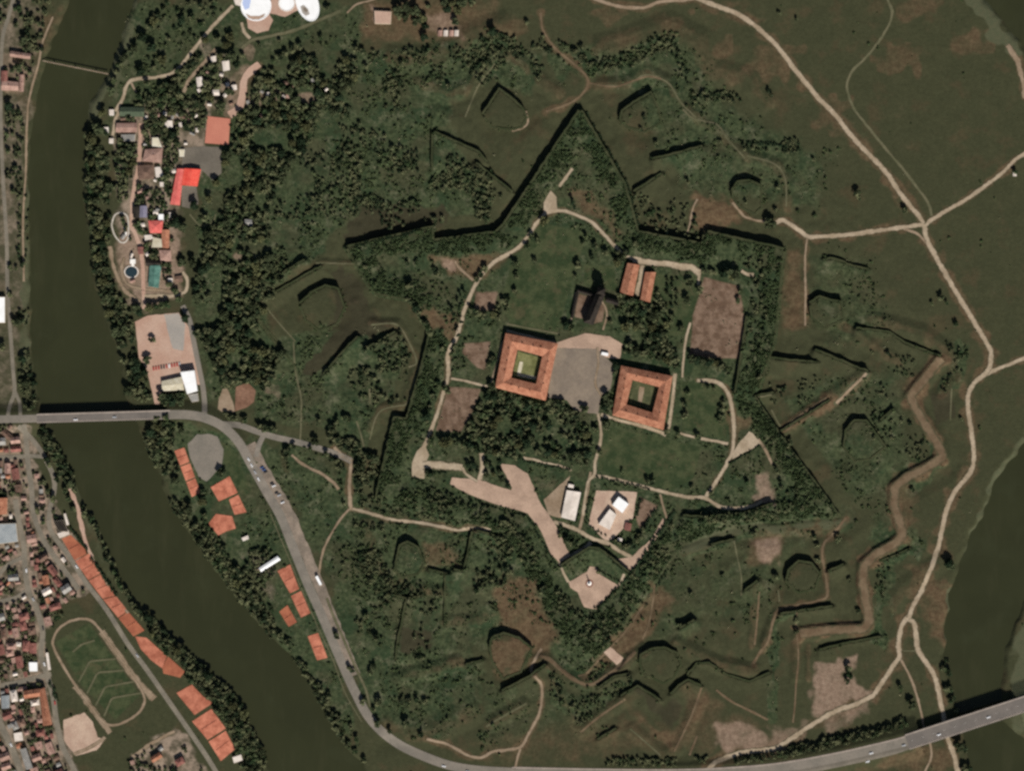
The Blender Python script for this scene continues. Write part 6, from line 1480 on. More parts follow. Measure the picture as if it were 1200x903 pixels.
def tree_variant(seed, mat, tall=1.0):
    rng = np.random.default_rng(seed); K = rng.integers(8, 12)
    th = rng.random(K) * 2 * math.pi; rr_ = np.sqrt(rng.random(K)) * 0.72
    c = np.stack([rr_ * np.cos(th), rr_ * np.sin(th), (1.25 + (0.5 - rr_) * 0.7 + rng.normal(size=K) * 0.16) * tall], -1)
    c[0] = (0, 0, 1.5 * tall)
    rad = np.stack([rng.uniform(0.3, 0.48, K)] * 2 + [rng.uniform(0.3, 0.45, K) * tall], -1)
    Q = leaf_quads(c, rad, 36, 0.155, rng)
    crown = quads_mesh("crown", Q, M[mat])
    m = MB(); m.tube((0, 0, -0.2), (0.03, 0.02, 0.75 * tall), 0.085, 0.06)
    for k in range(1, 5): m.tube((0.03, 0.02, 0.7 * tall), tuple(c[k] * np.array([0.8, 0.8, 0.95])), 0.045, 0.015, 5)
    return crown, m.mesh("trunk", M['bark'])
VAR = [tree_variant(100 + i, ('leaf', 'leaf_deep', 'leaf_olive', 'leaf')[i % 4]) for i in range(8)]
VTALL = [tree_variant(200 + i, 'leaf_deep', 2.2) for i in range(2)]
TREES = []
rt = random.Random(3)
def tree(x, y, r, group, tall=False):
    TREES.append((x, y, r, group, tall))
def plant_tree(x, y, r, group, tall=False):
    cr, tk = rt.choice(VTALL if tall else VAR)
    small = group in ("small trees of the fort orchard", "small trees of the fort's formal garden")
    nm = "fruit_tree" if group == "small trees of the fort orchard" else ("garden_shrub" if small else "tree")
    t = thing(nm, "", {"fruit_tree": "fruit tree", "garden_shrub": "shrub", "tree": "tree"}[nm], (wx(x), wy(y), ground(x, y) - 0.2), group)
    t.scale = (r, r, r * rt.uniform(0.9, 1.15)); t.rotation_euler = (0, 0, rt.uniform(0, 6.28))
    link("crown", cr, t); link("trunk", tk, t)
    look = {"fruit_tree": "little round orchard tree", "garden_shrub": "clipped round garden shrub"}.get(nm) or ("slender tall dark tree" if tall else ("broad dark tree" if r >= 5.4 else ("mid-sized dark tree" if r >= 4.5 else "smaller dark tree")))
    later(t, look, x, y, "tree")
def trees(lst, group, r=4.0, jit=0.15, tall=False):
    for p in lst:
        x, y = p[0], p[1]; tree(x, y, (p[2] if len(p) > 2 else r) * rt.uniform(1 - jit, 1 + jit), group, tall)
def TT(x0, y0, lst, group, r=4.0, k=0.22148, tall=False):
    trees([(x0 + p[0] * k, y0 + p[1] * k) + tuple(p[2:]) for p in lst], group, r, tall=tall)
gB, gF, gR, gD, gT, gO = "trees along the western river banks", "trees inside the fort", "trees of the resort wood", "trees in the ditches and meadows", "trees of the western town", "trees by the eastern river"
TT(0, 0, [(90, 135), (165, 108, 5), (208, 130), (130, 218, 6), (222, 266, 3.4), (25, 100, 3), (195, 10, 5), (50, 562, 5), (72, 585, 4), (105, 622), (98, 362, 5), (80, 625, 3.6), (30, 30, 3.6), (100, 40, 4)], "trees on the far west bank")
TT(0, 0, [(885, 15), (862, 50), (840, 85), (818, 120, 5), (797, 145, 5), (755, 203, 6), (715, 258, 5), (690, 282, 5), (662, 310, 5), (635, 350, 4.6), (620, 385, 4), (605, 430, 4.5), (590, 485, 5), (548, 605, 6), (515, 690, 7), (500, 735, 7), (805, 258, 6), (865, 322, 5), (815, 360, 4), (745, 382, 6), (775, 442, 4.4), (735, 512, 4), (850, 470, 4.5), (830, 522, 4), (890, 436, 3.6), (640, 750, 5), (690, 800, 6), (650, 830, 5), (560, 700, 4), (820, 665, 5), (880, 690, 4)], gB)
TT(200, 0, [(115, 320, 4), (140, 318, 4), (385, 292, 3.4), (470, 246, 3), (576, 222, 3), (795, 200, 3.4), (235, 12, 4), (60, 110, 5), (110, 100, 4.4), (155, 135, 3.4), (230, 90, 3), (180, 220, 4.6), (245, 205, 4), (320, 200, 5), (300, 240, 5), (330, 300, 6), (350, 340, 6), (310, 490, 6), (270, 560, 6), (265, 590, 5), (205, 480, 4), (170, 560, 4.6), (60, 600, 5), (110, 580, 4), (40, 380, 3.6), (460, 420, 5), (500, 380, 4), (370, 620, 6), (300, 830, 6), (290, 860, 5), (340, 750, 5), (830, 50, 4.4)], gR)
TT(200, 0, [(545, 330, 4), (575, 305, 4.4), (610, 285, 4.4), (645, 265, 4.2), (680, 248, 4)], gR)
TT(400, 0, [(300, 60, 6), (345, 50, 7), (390, 65, 7), (430, 100, 6), (445, 140, 5), (340, 100, 6), (400, 120, 6), (310, 90, 5), (440, 200, 5), (545, 20, 6), (590, 25, 6), (640, 20, 6), (690, 15, 5), (560, 55, 5), (620, 60, 5), (600, 118, 5), (460, 35, 3.4), (320, 342, 4), (285, 392, 4), (480, 402, 3.2), (265, 480, 3), (565, 462, 4), (800, 170, 5), (130, 355, 3.4), (60, 370, 5), (30, 400, 4), (110, 270, 4)], "trees of the northern grove and meadow")
TT(600, 0, [(75, 122, 3.6), (335, 278, 4), (365, 255, 4), (765, 765, 3.6), (742, 838, 3.4), (680, 690, 3), (700, 625, 2.8), (780, 225, 4.2), (820, 220, 4)], gD)
TT(800, 0, [(510, 75, 2.6), (600, 105, 2.8), (455, 485, 3), (470, 505, 3), (195, 750, 3.2), (690, 850, 3)], gD)
TT(0, 200, [(500, 15, 5), (512, 160, 6), (565, 165, 5), (480, 110, 4), (520, 345, 6), (505, 400, 4), (525, 460, 6), (560, 440, 4), (555, 580, 6), (590, 600, 5), (610, 672, 5), (640, 680, 4), (580, 750, 6), (615, 845, 6), (660, 830, 6), (700, 888, 5), (640, 800, 4), (725, 730, 6), (740, 750, 5), (580, 85, 5), (610, 90, 4), (670, 70, 4)], gB)
TT(0, 200, [(795, 725, 5), (825, 722, 5), (855, 715, 5), (885, 708, 5)], gR)
TT(0, 200, [(60, 512, 3.4), (80, 800, 5.4), (110, 795, 5), (125, 502, 4.4), (52, 655, 3.4), (75, 20, 4), (70, 110, 3.4), (90, 515, 3.4), (130, 790, 4)], "trees on the far west bank")
TT(200, 200, [(125, 185, 5.4), (400, 308, 5), (430, 312, 5), (465, 305, 4.4), (318, 438, 4), (375, 434, 4), (410, 436, 4), (120, 490, 6), (60, 490, 5), (205, 670, 5), (30, 280, 7), (70, 300, 5), (180, 250, 4.6), (270, 295, 4.2), (30, 640, 4), (45, 680, 5), (15, 630, 4), (80, 780, 5), (140, 860, 5), (300, 880, 5), (210, 850, 5), (260, 820, 4), (440, 95, 5.4), (300, 180, 4), (350, 205, 4), (560, 60, 4.6), (240, 75, 5), (200, 150, 4.6)], gR)
TT(400, 200, [(362, 606, 4.4), (355, 680, 4.6), (375, 700, 5), (395, 728, 4.6), (415, 755, 4.2), (440, 800, 4.6), (460, 830, 4.4), (472, 855, 4.4), (505, 548, 3.6), (490, 520, 3), (690, 742, 4.6), (720, 755, 5), (760, 768, 5.4), (800, 758, 5.4), (830, 780, 5), (860, 690, 4), (880, 680, 4), (760, 520, 4), (740, 550, 4), (720, 580, 3.6), (350, 490, 3), (400, 488, 3.2), (130, 512, 3), (180, 600, 3)], gF)
TT(400, 200, [(655, 670, 3.2), (595, 760, 3.4), (580, 740, 3.0), (625, 720, 3), (640, 690, 3.2), (635, 800, 3), (622, 870, 3)], gF, tall=True)
TT(600, 200, [(170, 272, 5.6), (105, 352, 5), (138, 370, 4.4), (78, 400, 3.6), (388, 350, 3.6), (370, 380, 3.4), (440, 402, 4.6), (425, 458, 4), (495, 432, 4), (345, 500, 4.4), (335, 560, 3.4), (15, 492, 4.6), (115, 480, 3.6), (560, 438, 4), (600, 440, 4.4), (552, 490, 6), (575, 465, 5), (648, 392, 3.6), (285, 822, 6), (310, 830, 5), (478, 602, 5), (645, 690, 5), (610, 700, 5), (740, 770, 6), (770, 760, 5), (735, 830, 6), (15, 640, 4.4), (20, 560, 4), (890, 835, 5), (520, 800, 3.4), (580, 660, 4), (700, 705, 4), (620, 760, 5), (560, 740, 3.6), (600, 830, 6), (660, 830, 6)], gF)
TT(600, 200, [(320, 175, 3.2), (330, 195, 3)], gF, tall=True)
for r_ in range(5):
    TT(600, 200, [(822 + c_ * 26 - r_ * 1, 580 + r_ * 34, 2.7) for c_ in range(3) if (r_ + c_) % 4 != 3], "small trees of the fort orchard", 2.7)
TT(800, 200, [(460, 282, 6), (450, 268, 5), (215, 545, 6), (245, 540, 7), (275, 550, 6.4), (250, 560, 6), (155, 542, 4.4), (110, 535, 4.4), (20, 685, 5.4), (35, 600, 5), (90, 632, 4.6), (295, 690, 4.2), (300, 640, 4), (25, 62, 3.4), (698, 240, 3.4), (490, 207, 3.4), (330, 165, 2.8), (505, 90, 3.4)], gF)
TT(1000, 200, [(15, 120, 4), (28, 142, 3.8), (270, 210, 3.6), (465, 672, 3.8), (485, 700, 3.4), (850, 8, 3.6), (415, 700, 2.8), (540, 810, 3)], gO)
TT(0, 400, [(20, 30, 4.6), (125, 95, 4.6), (145, 220, 5.4), (180, 215, 5), (115, 235, 3.6), (240, 470, 3.8), (282, 560, 4.4), (300, 590, 4), (250, 620, 5.4), (262, 650, 4.4), (320, 650, 4.2), (350, 690, 4.2), (345, 785, 5), (365, 830, 4.6), (400, 790, 4.4), (390, 880, 4.4), (300, 730, 4.4), (230, 745, 3.2), (250, 790, 4.4), (280, 830, 4.4), (200, 890, 3.6), (270, 540, 4)], gB)
TT(0, 400, [(640, 20, 4.4), (660, 15, 4), (720, 112, 5.6), (740, 180, 6), (765, 160, 5), (680, 262, 5.6), (705, 245, 4.4), (750, 240, 5), (650, 100, 4.4), (800, 480, 5), (780, 490, 4.4), (830, 410, 5), (880, 400, 4.6), (835, 600, 5), (860, 640, 4.6), (880, 690, 5), (800, 600, 4), (790, 290, 4.4)], gB)
TT(200, 400, [(60, 465, 5.4), (392, 420, 4.8), (318, 400, 4.4), (340, 406, 3.6), (290, 386, 3.6), (470, 450, 4.4), (520, 455, 5.6), (545, 460, 5), (500, 460, 4.4), (765, 530, 5.6), (262, 698, 4.6), (280, 690, 4), (172, 840, 6), (165, 800, 4.2), (855, 460, 4.8), (880, 425, 4.8), (100, 890, 6), (610, 605, 4.4), (618, 575, 4.2), (650, 555, 4.2), (740, 570, 4), (30, 740, 5), (40, 680, 4), (820, 600, 4.2), (785, 420, 4)], gD)
R8T = [(370, 820, 5.4), (410, 835, 5.4), (450, 825, 5.6), (490, 830, 5.6), (530, 820, 5.4), (570, 815, 5.2), (400, 870, 5), (470, 875, 5), (540, 865, 5), (290, 335, 4.6), (250, 500, 4.8), (130, 520, 6), (150, 570, 6), (170, 640, 5.6), (60, 770, 5)]
TT(140, 355, R8T, "trees round the white hall and car park", 5, K6)
TT(400, 400, [(605, 30, 5), (590, 55, 4), (530, 35, 4), (545, 245, 4), (565, 265, 4), (512, 225, 4), (505, 250, 4), (488, 285, 4.2), (472, 350, 4.4), (450, 400, 5.4), (448, 425, 4), (20, 405, 4.4), (45, 415, 4), (150, 605, 5), (175, 620, 5), (130, 600, 4), (480, 520, 5), (475, 550, 4), (545, 535, 5.4), (580, 525, 5.4), (615, 535, 5.2), (640, 548, 4.2), (690, 430, 4.8), (675, 460, 4.4), (715, 375, 4.8), (735, 340, 4.4), (770, 290, 5), (795, 240, 5), (98, 660, 5), (85, 690, 4.4), (465, 705, 5.4), (120, 720, 4), (800, 100, 5), (785, 120, 4), (780, 580, 5), (810, 590, 5), (840, 595, 5), (720, 580, 4), (690, 590, 4)], gF)
TT(400, 400, [(670, 655, 4), (700, 655, 4), (720, 680, 3.4), (690, 690, 3.6), (765, 640, 3.6), (790, 660, 3.6), (770, 705, 4), (810, 700, 3.6), (840, 690, 3.4), (850, 730, 4), (880, 760, 3.4), (840, 640, 3.2)], "small trees of the fort's formal garden")
TT(600, 400, [(495, 295, 6), (510, 325, 6), (490, 345, 5), (545, 130, 4.6), (540, 165, 4), (380, 352, 5), (195, 320, 5), (230, 325, 4.8), (265, 332, 4.8), (290, 370, 4.6), (500, 445, 4.8), (335, 605, 5), (350, 630, 5.4), (400, 598, 4.8), (395, 640, 4), (190, 588, 5), (215, 600, 5), (460, 585, 4), (440, 460, 4.4), (395, 490, 5), (370, 485, 4), (180, 425, 5), (195, 450, 4.8), (100, 510, 5), (115, 540, 4.4), (50, 490, 4.8), (20, 610, 5), (620, 25, 5), (660, 50, 5.4), (690, 60, 4.6), (775, 90, 5), (815, 105, 5.4), (840, 100, 5), (820, 475, 4), (880, 490, 4), (40, 330, 5.4), (80, 350, 5), (20, 300, 5), (120, 340, 4.6), (150, 390, 4.2), (585, 690, 3.4), (720, 735, 4.4), (745, 740, 4)], gF)
TT(800, 400, [(50, 95, 5.6), (75, 100, 6), (105, 108, 6), (135, 110, 6), (165, 118, 6), (195, 138, 5.6), (215, 150, 4.6), (75, 505, 4.4), (205, 400, 4), (195, 420, 4), (205, 360, 3.8), (212, 320, 3.6), (25, 275, 4), (10, 330, 4), (10, 390, 4), (105, 232, 3), (132, 242, 3), (160, 247, 3), (400, 188, 3.4), (45, 770, 3.4), (150, 805, 4), (530, 517, 3.6), (570, 530, 4), (555, 550, 3.6), (490, 675, 3.4), (340, 745, 3.6), (520, 770, 3)], gF)
TT(1000, 400, [(255, 420, 3), (300, 435, 3), (570, 410, 3.2), (310, 785, 3.2)], gD)
trees([(994, 783, 4.6), (997, 790, 5.2), (993, 797, 4.4), (964, 874, 3.4)], gD)
TT(1000, 600, [(500, 270, 5.6), (515, 285, 5), (25, 520, 2.8)], gO)
TT(1000, 700, [(490, 328, 3.2), (468, 372, 4.2), (495, 388, 4.2), (492, 402, 4), (480, 472, 4), (505, 475, 4), (500, 535, 4), (520, 525, 3.6), (542, 590, 3.6), (290, 540, 4.6), (305, 560, 5), (245, 470, 3.8), (545, 775, 5.4), (585, 788, 4.2), (575, 890, 5), (600, 885, 4.4)], gO, k=K20)
TT(300, 700, [(572, 100, 4.2), (622, 212, 4.4), (415, 188, 3.4), (425, 205, 3.2), (490, 365, 3.6), (500, 380, 3.4), (560, 540, 4.4), (640, 545, 4.6), (615, 580, 4), (630, 652, 4.4), (345, 475, 4), (382, 512, 4.4), (410, 600, 4), (430, 632, 4.6), (495, 670, 4), (525, 737, 3.8), (515, 797, 4), (562, 845, 4.2), (95, 175, 4), (125, 200, 4.4), (170, 228, 4), (610, 358, 3.6), (598, 385, 3.6), (700, 690, 4.2), (780, 652, 4.4), (860, 710, 3.6), (760, 535, 4), (800, 540, 4.4), (840, 535, 4.4), (880, 540, 4), (20, 30, 4), (45, 80, 4), (290, 430, 3.6), (255, 400, 3.4)], gD, k=K20)
TT(800, 600, [(692, 130, 3.8), (708, 175, 3.8), (820, 142, 4), (45, 435, 3.2), (600, 570, 3.2), (598, 625, 3.2), (378, 110, 3.4), (715, 255, 3.6), (490, 340, 3.8), (880, 360, 2.8), (210, 335, 2.8)], gD)
TT(600, 600, [(155, 415, 5), (170, 400, 4), (290, 145, 4.4), (320, 165, 4.4), (250, 120, 3.6), (455, 310, 3.4), (885, 595, 4.4), (630, 170, 4.6), (600, 180, 4.2), (560, 165, 3.8), (545, 155, 3.4), (700, 90, 4), (680, 120, 4), (660, 145, 4)], gF)
print("explicit trees", len(TREES))

# tree rows and wood: the larger crowns one by one, the rest of the wood as one mass
WOODS = [  # polygon, spacing, r range
    ([(228, 350), (250, 225), (275, 160), (290, 105), (330, 72), (420, 52), (412, 110), (385, 150), (335, 200), (310, 260), (330, 330), (300, 380), (335, 420), (310, 460), (262, 455), (238, 400)], 7.0, (3.0, 6.4), 0.68),
    ([(150, 128), (200, 92), (235, 62), (268, 68), (245, 130), (232, 165), (205, 190), (200, 340), (145, 270), (135, 180)], 5.0, (2.2, 5.4), 1.0),
    ([(178, 0), (275, 0), (235, 45), (172, 85)], 13, (2.0, 3.8), 0.35),
    (T2(400, 400, [(720, 400), (800, 250), (960, 300), (1090, 320), (1080, 440), (1000, 560), (900, 600), (680, 570), (660, 480)]), 7.2, (3.0, 6.2), 0.72),
    (T2(600, 200, [(560, 660), (680, 690), (760, 640), (860, 780), (820, 903), (640, 903), (560, 800)]), 7.0, (2.8, 5.8), 0.85),
    (T2(600, 400, [(590, 0), (860, 20), (880, 140), (700, 90), (590, 60)]), 7, (3, 4.6), 0.8),
    ([(100, 150), (104, 205), (102, 240), (112, 320), (128, 378), (146, 425), (158, 470), (182, 470), (172, 420), (150, 360), (135, 340), (128, 300), (132, 250), (128, 200), (120, 160)], 5.6, (2.6, 5.6), 0.95),
    ([(160, 492), (205, 495), (202, 530), (240, 600), (275, 660), (330, 740), (372, 800), (398, 850), (412, 880), (400, 865), (350, 785), (286, 710), (205, 600), (172, 520)], 5.6, (2.2, 5.2), 0.85),
    ([(245, 640), (300, 625), (330, 660), (310, 690), (330, 740), (290, 700)], 7, (2.2, 3.8), 0.6),
    ([(50, 495), (60, 505), (72, 528), (88, 562), (100, 590), (112, 610), (130, 650), (146, 684), (160, 705), (186, 730), (210, 755), (246, 786), (278, 816), (294, 844), (304, 866), (312, 890), (306, 905), (286, 903), (268, 858), (240, 816), (206, 782), (184, 752), (168, 728), (148, 700), (134, 672), (120, 640), (106, 612), (92, 590), (74, 558), (58, 530), (45, 508)], 4.4, (2.6, 5.6), 1.2),
    ([(30, 380), (36, 430), (45, 480), (28, 480), (20, 420)], 7, (2.2, 3.6), 0.7),
    ([(385, 500), (440, 505), (445, 560), (420, 570), (388, 540)], 7, (2.4, 4.2), 0.6),
    ([(500, 590), (560, 625), (620, 660), (655, 722), (690, 788), (748, 704), (795, 640), (790, 610), (770, 640), (730, 680), (690, 720), (655, 690), (600, 605), (545, 585), (500, 570)], 6.6, (1.6, 3.2), 0.55),
    (T2(400, 400, [(1090, 320), (1350, 400), (1320, 600), (1200, 640), (1000, 600), (1080, 440)]), 10, (2.8, 5.0), 0.4),
    (q(480, 240, [(285, 180), (350, 190), (345, 300), (280, 380), (270, 260)], 0.3667), 8, (2.0, 3.6), 0.55),
    ([(300, 230), (340, 120), (420, 80), (540, 110), (500, 150), (590, 230), (500, 262), (400, 275), (330, 320)], 10, (1.4, 3.4), 0.3),
    (q(540, 677, [(410, 420), (480, 520), (600, 560), (790, 460), (820, 480), (560, 690), (520, 660), (420, 560)], 0.25), 6, (1.4, 2.8), 0.7),
    (q(440, 20, [(430, 200), (520, 60), (640, 90), (800, 240), (760, 300), (620, 160), (520, 180), (440, 300), (300, 330), (280, 280)], 0.25), 6, (1.6, 3.2), 0.75),
    (q(700, 20, [(-60, 210), (130, 180), (270, 80), (360, 90), (450, 330), (420, 340), (330, 150), (130, 240), (-60, 265)], 0.25), 6, (1.6, 3.0), 0.75),
    ([(1108, 400), (1130, 408), (1136, 420), (1115, 455), (1100, 462), (1118, 430)], 6, (1.4, 2.6), 0.7),
    ([(1070, 645), (1045, 662), (1035, 700), (1025, 690), (1030, 655)], 6, (1.4, 2.6), 0.7),
    ([(400, 620), (450, 610), (460, 700), (420, 740), (400, 680)], 8, (1.6, 3.0), 0.5),
    ([(872, 300), (905, 300), (898, 380), (882, 450), (872, 440), (878, 380)], 9, (1.8, 3.2), 0.5),
    ([(690, 888), (800, 888), (860, 884), (930, 872), (1000, 858), (1060, 842), (1062, 850), (1000, 868), (930, 884), (860, 894), (800, 897), (690, 896)], 4.6, (1.8, 3.2), 0.9),
    ([(620, 55), (700, 85), (740, 80), (790, 55), (785, 40), (760, 50), (720, 68), (690, 70), (640, 40)], 7, (1.8, 3.2), 0.7),
    ([(0, 0), (60, 0), (48, 50), (35, 120), (0, 120)], 12, (2.2, 3.8), 0.5),
    ([(5, 130), (28, 130), (26, 210), (5, 210)], 8, (2.2, 3.8), 0.7),
    ([(20, 210), (32, 210), (34, 390), (22, 390)], 8, (1.6, 2.8), 0.6),
    (TOWN, 8.0, (1.9, 3.8), 0.9),
    (TOWN2, 8, (1.8, 3.2), 0.8),
    ([(60, 700), (75, 720), (60, 735)], 5, (2, 3), 0.9),
    ([(395, 560), (470, 580), (560, 606), (560, 625), (440, 600), (395, 590)], 8, (1.6, 3), 0.6),
    (T2(400, 600, [(60, 40), (200, 90), (180, 330), (60, 320)]), 8, (1.8, 3.2), 0.6),
    (T2(400, 600, [(160, 280), (440, 420), (430, 450), (240, 430)]), 7, (1.8, 3.2), 0.7),
    (T2(400, 600, [(700, 150), (903, 100), (903, 380), (700, 420)]), 7, (1.8, 3.4), 0.6),
    ([(505, 690), (520, 690), (518, 760), (480, 780), (475, 765)], 9, (1.6, 2.8), 0.5),
    ([(430, 60), (540, 55), (600, 65), (570, 100), (500, 110), (440, 100)], 8, (1.6, 3.0), 0.55),
    ([(400, 215), (470, 195), (580, 200), (575, 260), (520, 262), (420, 240)], 8, (1.8, 3.2), 0.45),
    ([(470, 385), (440, 400), (400, 430), (420, 470), (470, 480), (485, 430)], 7.5, (1.8, 3.2), 0.55),
    ([(735, 225), (780, 215), (830, 265), (820, 282), (750, 268)], 8, (1.6, 3.0), 0.5),
    ([(800, 110), (860, 105), (870, 120), (810, 125)], 6, (1.6, 2.8), 0.8),
    ([(870, 160), (940, 165), (940, 180), (870, 175)], 6, (1.6, 2.8), 0.8),
    ([(900, 450), (960, 440), (950, 475), (905, 480)], 7, (1.4, 2.4), 0.6),
    ([(1020, 470), (1090, 520), (1080, 560), (1020, 540)], 9, (1.4, 2.6), 0.5),
    ([(1020, 410), (1090, 420), (1040, 470), (1010, 460)], 9, (1.4, 2.6), 0.5),
    ([(820, 600), (870, 598), (940, 596), (930, 610), (820, 612)], 5, (1.8, 3.0), 0.8),
    ([(920, 560), (965, 600), (930, 600), (900, 540)], 9, (1.6, 2.8), 0.5),
]
cell = {}
def crowd(x, y, r):
    i, j = int(x // 10), int(y // 10)
    for a in range(i - 1, i + 2):
        for b in range(j - 1, j + 2):
            for (px, py, pr) in cell.get((a, b), ()):
                if math.hypot(px - x, py - y) < (pr + r) * 0.56: return True
    return False
def note(x, y, r): cell.setdefault((int(x // 10), int(y // 10)), []).append((x, y, r))
for x, y, r, _, _ in TREES: note(x, y, r)
rw = random.Random(21); MASS = []
for poly, spc, (r0, r1), keep in WOODS:
    xs = [p[0] for p in poly]; ys = [p[1] for p in poly]
    A = abs(sum(poly[i][0] * poly[(i + 1) % len(poly)][1] - poly[(i + 1) % len(poly)][0] * poly[i][1] for i in range(len(poly)))) / 2
    n = int((max(xs) - min(xs)) * (max(ys) - min(ys)) / (spc * spc) * 1.8)
    X = np.array([rw.uniform(min(xs), max(xs)) for _ in range(n * 3)]); Y = np.array([rw.uniform(min(ys), max(ys)) for _ in range(n * 3)])
    sd = poly_sd(X, Y, poly); clump = vnoise(X, Y, 26, 31)
    got = 0
    for x, y, d, c in zip(X, Y, sd, clump):
        if d > 0 or c > 0.35 + keep * 0.45: continue
        r = r0 + (r1 - r0) * rw.random() ** 1.6
        if blocked(x, y, 2 if r > 2.6 else 1) or crowd(x, y, r): continue
        note(x, y, r); MASS.append((x, y, r)); got += 1
        if got > A / (spc * spc) * (1.4 if keep > 0.7 else 1.1): break
MASS.sort(key=lambda t: -t[2])
HEDGES = [
    ([(684, 130), (708, 170), (734, 217), (749, 269)], 5, 3.2, "dense green hedge crowning the north-east face of the northern point"),
    ([(887, 470), (917, 517), (950, 560), (980, 601)], 4, 2.6, "thin dark hedge crowning the south-eastern point's north-east face"),
    (q(50, 600, [(195, 105), (240, 165), (285, 225), (320, 275)], K15), 4.5, 4.5, "dark hedge between the northmost riverside courts and the towpath"),
    (q(50, 600, [(345, 330), (400, 405), (460, 495), (520, 590)], K15), 5, 4.5, "dark hedge between the middle riverside courts and the river trees"),  # line, width, height, label
    (q(560, 520, [(1060, 370), (1010, 440), (960, 505), (895, 610), (830, 690), (780, 750)], K7), 5, 3.6, "dark hedge along the south-eastern edge of the fort's lower terrace"),
    (q(560, 520, [(760, 775), (715, 818), (640, 892)], K7), 4.5, 3.4, "dark hedge closing the monument terrace on the south-east"),
    (q(560, 520, [(-60, 285), (0, 312), (120, 350), (260, 388)], K7), 3.4, 2.6, "low dark hedge along the parade ground's southern edge"),
    (q(560, 520, [(275, 395), (330, 500), (380, 580), (425, 650)], K7), 3.0, 2.4, "low hedge down the parade ground's western edge"),
    (q(560, 520, [(960, 355), (920, 410), (900, 450), (860, 505)], K7), 5, 4, "dark hedge slanting through the yard east of the white block"),
    (q(560, 520, [(885, 295), (865, 345), (858, 385)], K7), 4.5, 3.4, "short dark hedge just east of the white block's north end"),
    (q(560, 520, [(720, 525), (780, 545), (850, 560)], K7), 5, 3.6, "short dark hedge south of the white block's yard"),
    (q(560, 520, [(640, 178), (700, 190), (790, 210), (930, 245)], K7), 3.6, 2.6, "trimmed hedge along the big lawn's southern path"),
    (q(560, 520, [(30, 40), (130, 60), (240, 78)], K7), 5, 4, "dense dark hedge north of the formal garden's east side"),
    (q(560, 520, [(250, 95), (360, 115), (500, 140)], K7), 3.2, 2.6, "thin dark hedge north of the yard by the long shed"),
    (q(560, 520, [(600, 300), (590, 380), (590, 430), (640, 470), (690, 495)], K7), 3.6, 2.4, "hedge wrapping the south-west corner of the white block's yard"),
    (q(560, 520, [(560, 270), (545, 340), (530, 420)], K7), 3.0, 2.2, "narrow hedge between the long shed and the lane"),
    (q(560, 520, [(440, 440), (480, 480), (540, 540)], K7), 6, 3.4, "clumpy hedge in the plot south of the long shed"),
    (q(560, 520, [(680, 575), (740, 640), (800, 685)], K7), 3.2, 2.2, "low hedge along the peaked rampart's eastern slope"),
    (q(560, 520, [(660, 680), (720, 720), (770, 745)], K7), 3.4, 2.2, "low hedge on the monument terrace's north-eastern edge"),
    (T2(400, 400, [(375, 725), (410, 735), (450, 755)]), 4, 3, "short dark hedge at the pale western yard's foot"),
    (T2(400, 400, [(440, 690), (500, 690), (555, 692)]), 3.6, 2.6, "dark hedge under the lane west of the formal garden"),
    (q(0, 750, [(360, 300), (380, 350), (400, 420)], K15), 6, 4, "dark hedge clump west of the running track"),
    (T2(400, 200, [(20, 402), (100, 392), (200, 372), (300, 345), (400, 322), (490, 290)]), 6.0, 3.2, "ragged dark hedge crowning the north-western point's top face"),
    (T2(800, 400, [(250, 645), (300, 615), (405, 550)]), 3, 2.4, "dark hedge along the beige yard's southern edge"),
    (T2(800, 400, [(395, 870), (430, 858), (485, 850)]), 3.4, 2.4, "short hedge at the end of the south-eastern fort path"),
    (T2(600, 600, [(600, 420), (660, 465), (715, 488)]), 3.4, 2.6, "short dark hedge on the slope south-east of the monument terrace"),
    (T2(600, 600, [(768, 385), (800, 345), (825, 305)]), 3.6, 2.8, "short slanting hedge east of the brown slope"),
    (T2(800, 0, [(40, 515), (110, 515), (190, 500), (285, 505)]), 5, 3, "ragged dark hedge in the meadow east of the slanting outwork"),
    (T2(800, 0, [(340, 755), (420, 760), (520, 770), (610, 795)]), 5, 3, "ragged dark hedge in the meadow north of the rounded outwork"),
    (T2(0, 0, [(780, 650), (840, 662), (905, 680)]), 5, 4, "dark hedge beside the resort's villas"),
]
def hedge(pts, w, h, label, seed):
    P = np.array(catmull(pts, 1.6)); rng = np.random.default_rng(seed); n = len(P)
    P = P + rng.normal(size=P.shape) * w * 0.12
    z = sample(H, P[:, 0], P[:, 1]); loc = (wx(P[:, 0].mean()), wy(P[:, 1].mean()), float(z.mean()))
    k = max(1, int(w / 2.2)); cs = []; rs = []
    for i in range(n):
        for j in range(k):
            o = rng.uniform(-0.32, 0.32, 2) * w
            hh = h * rng.uniform(0.55, 1.15)
            cs.append((wx(P[i, 0] + o[0]) - loc[0], wy(P[i, 1] + o[1]) - loc[1], z[i] - loc[2] + hh * 0.45)); rs.append((w * 0.3, w * 0.3, hh * 0.55))
    Q = leaf_quads(np.array(cs), np.array(rs), 12, 0.5, rng)
    o = link("hedge", quads_mesh("hedge", Q, M['leaf_deep']), None, loc)
    tag(o, label, "hedge", None, "thing")
for i, (p, w, h, lb) in enumerate(HEDGES): hedge(p, w, h, lb, 500 + i)

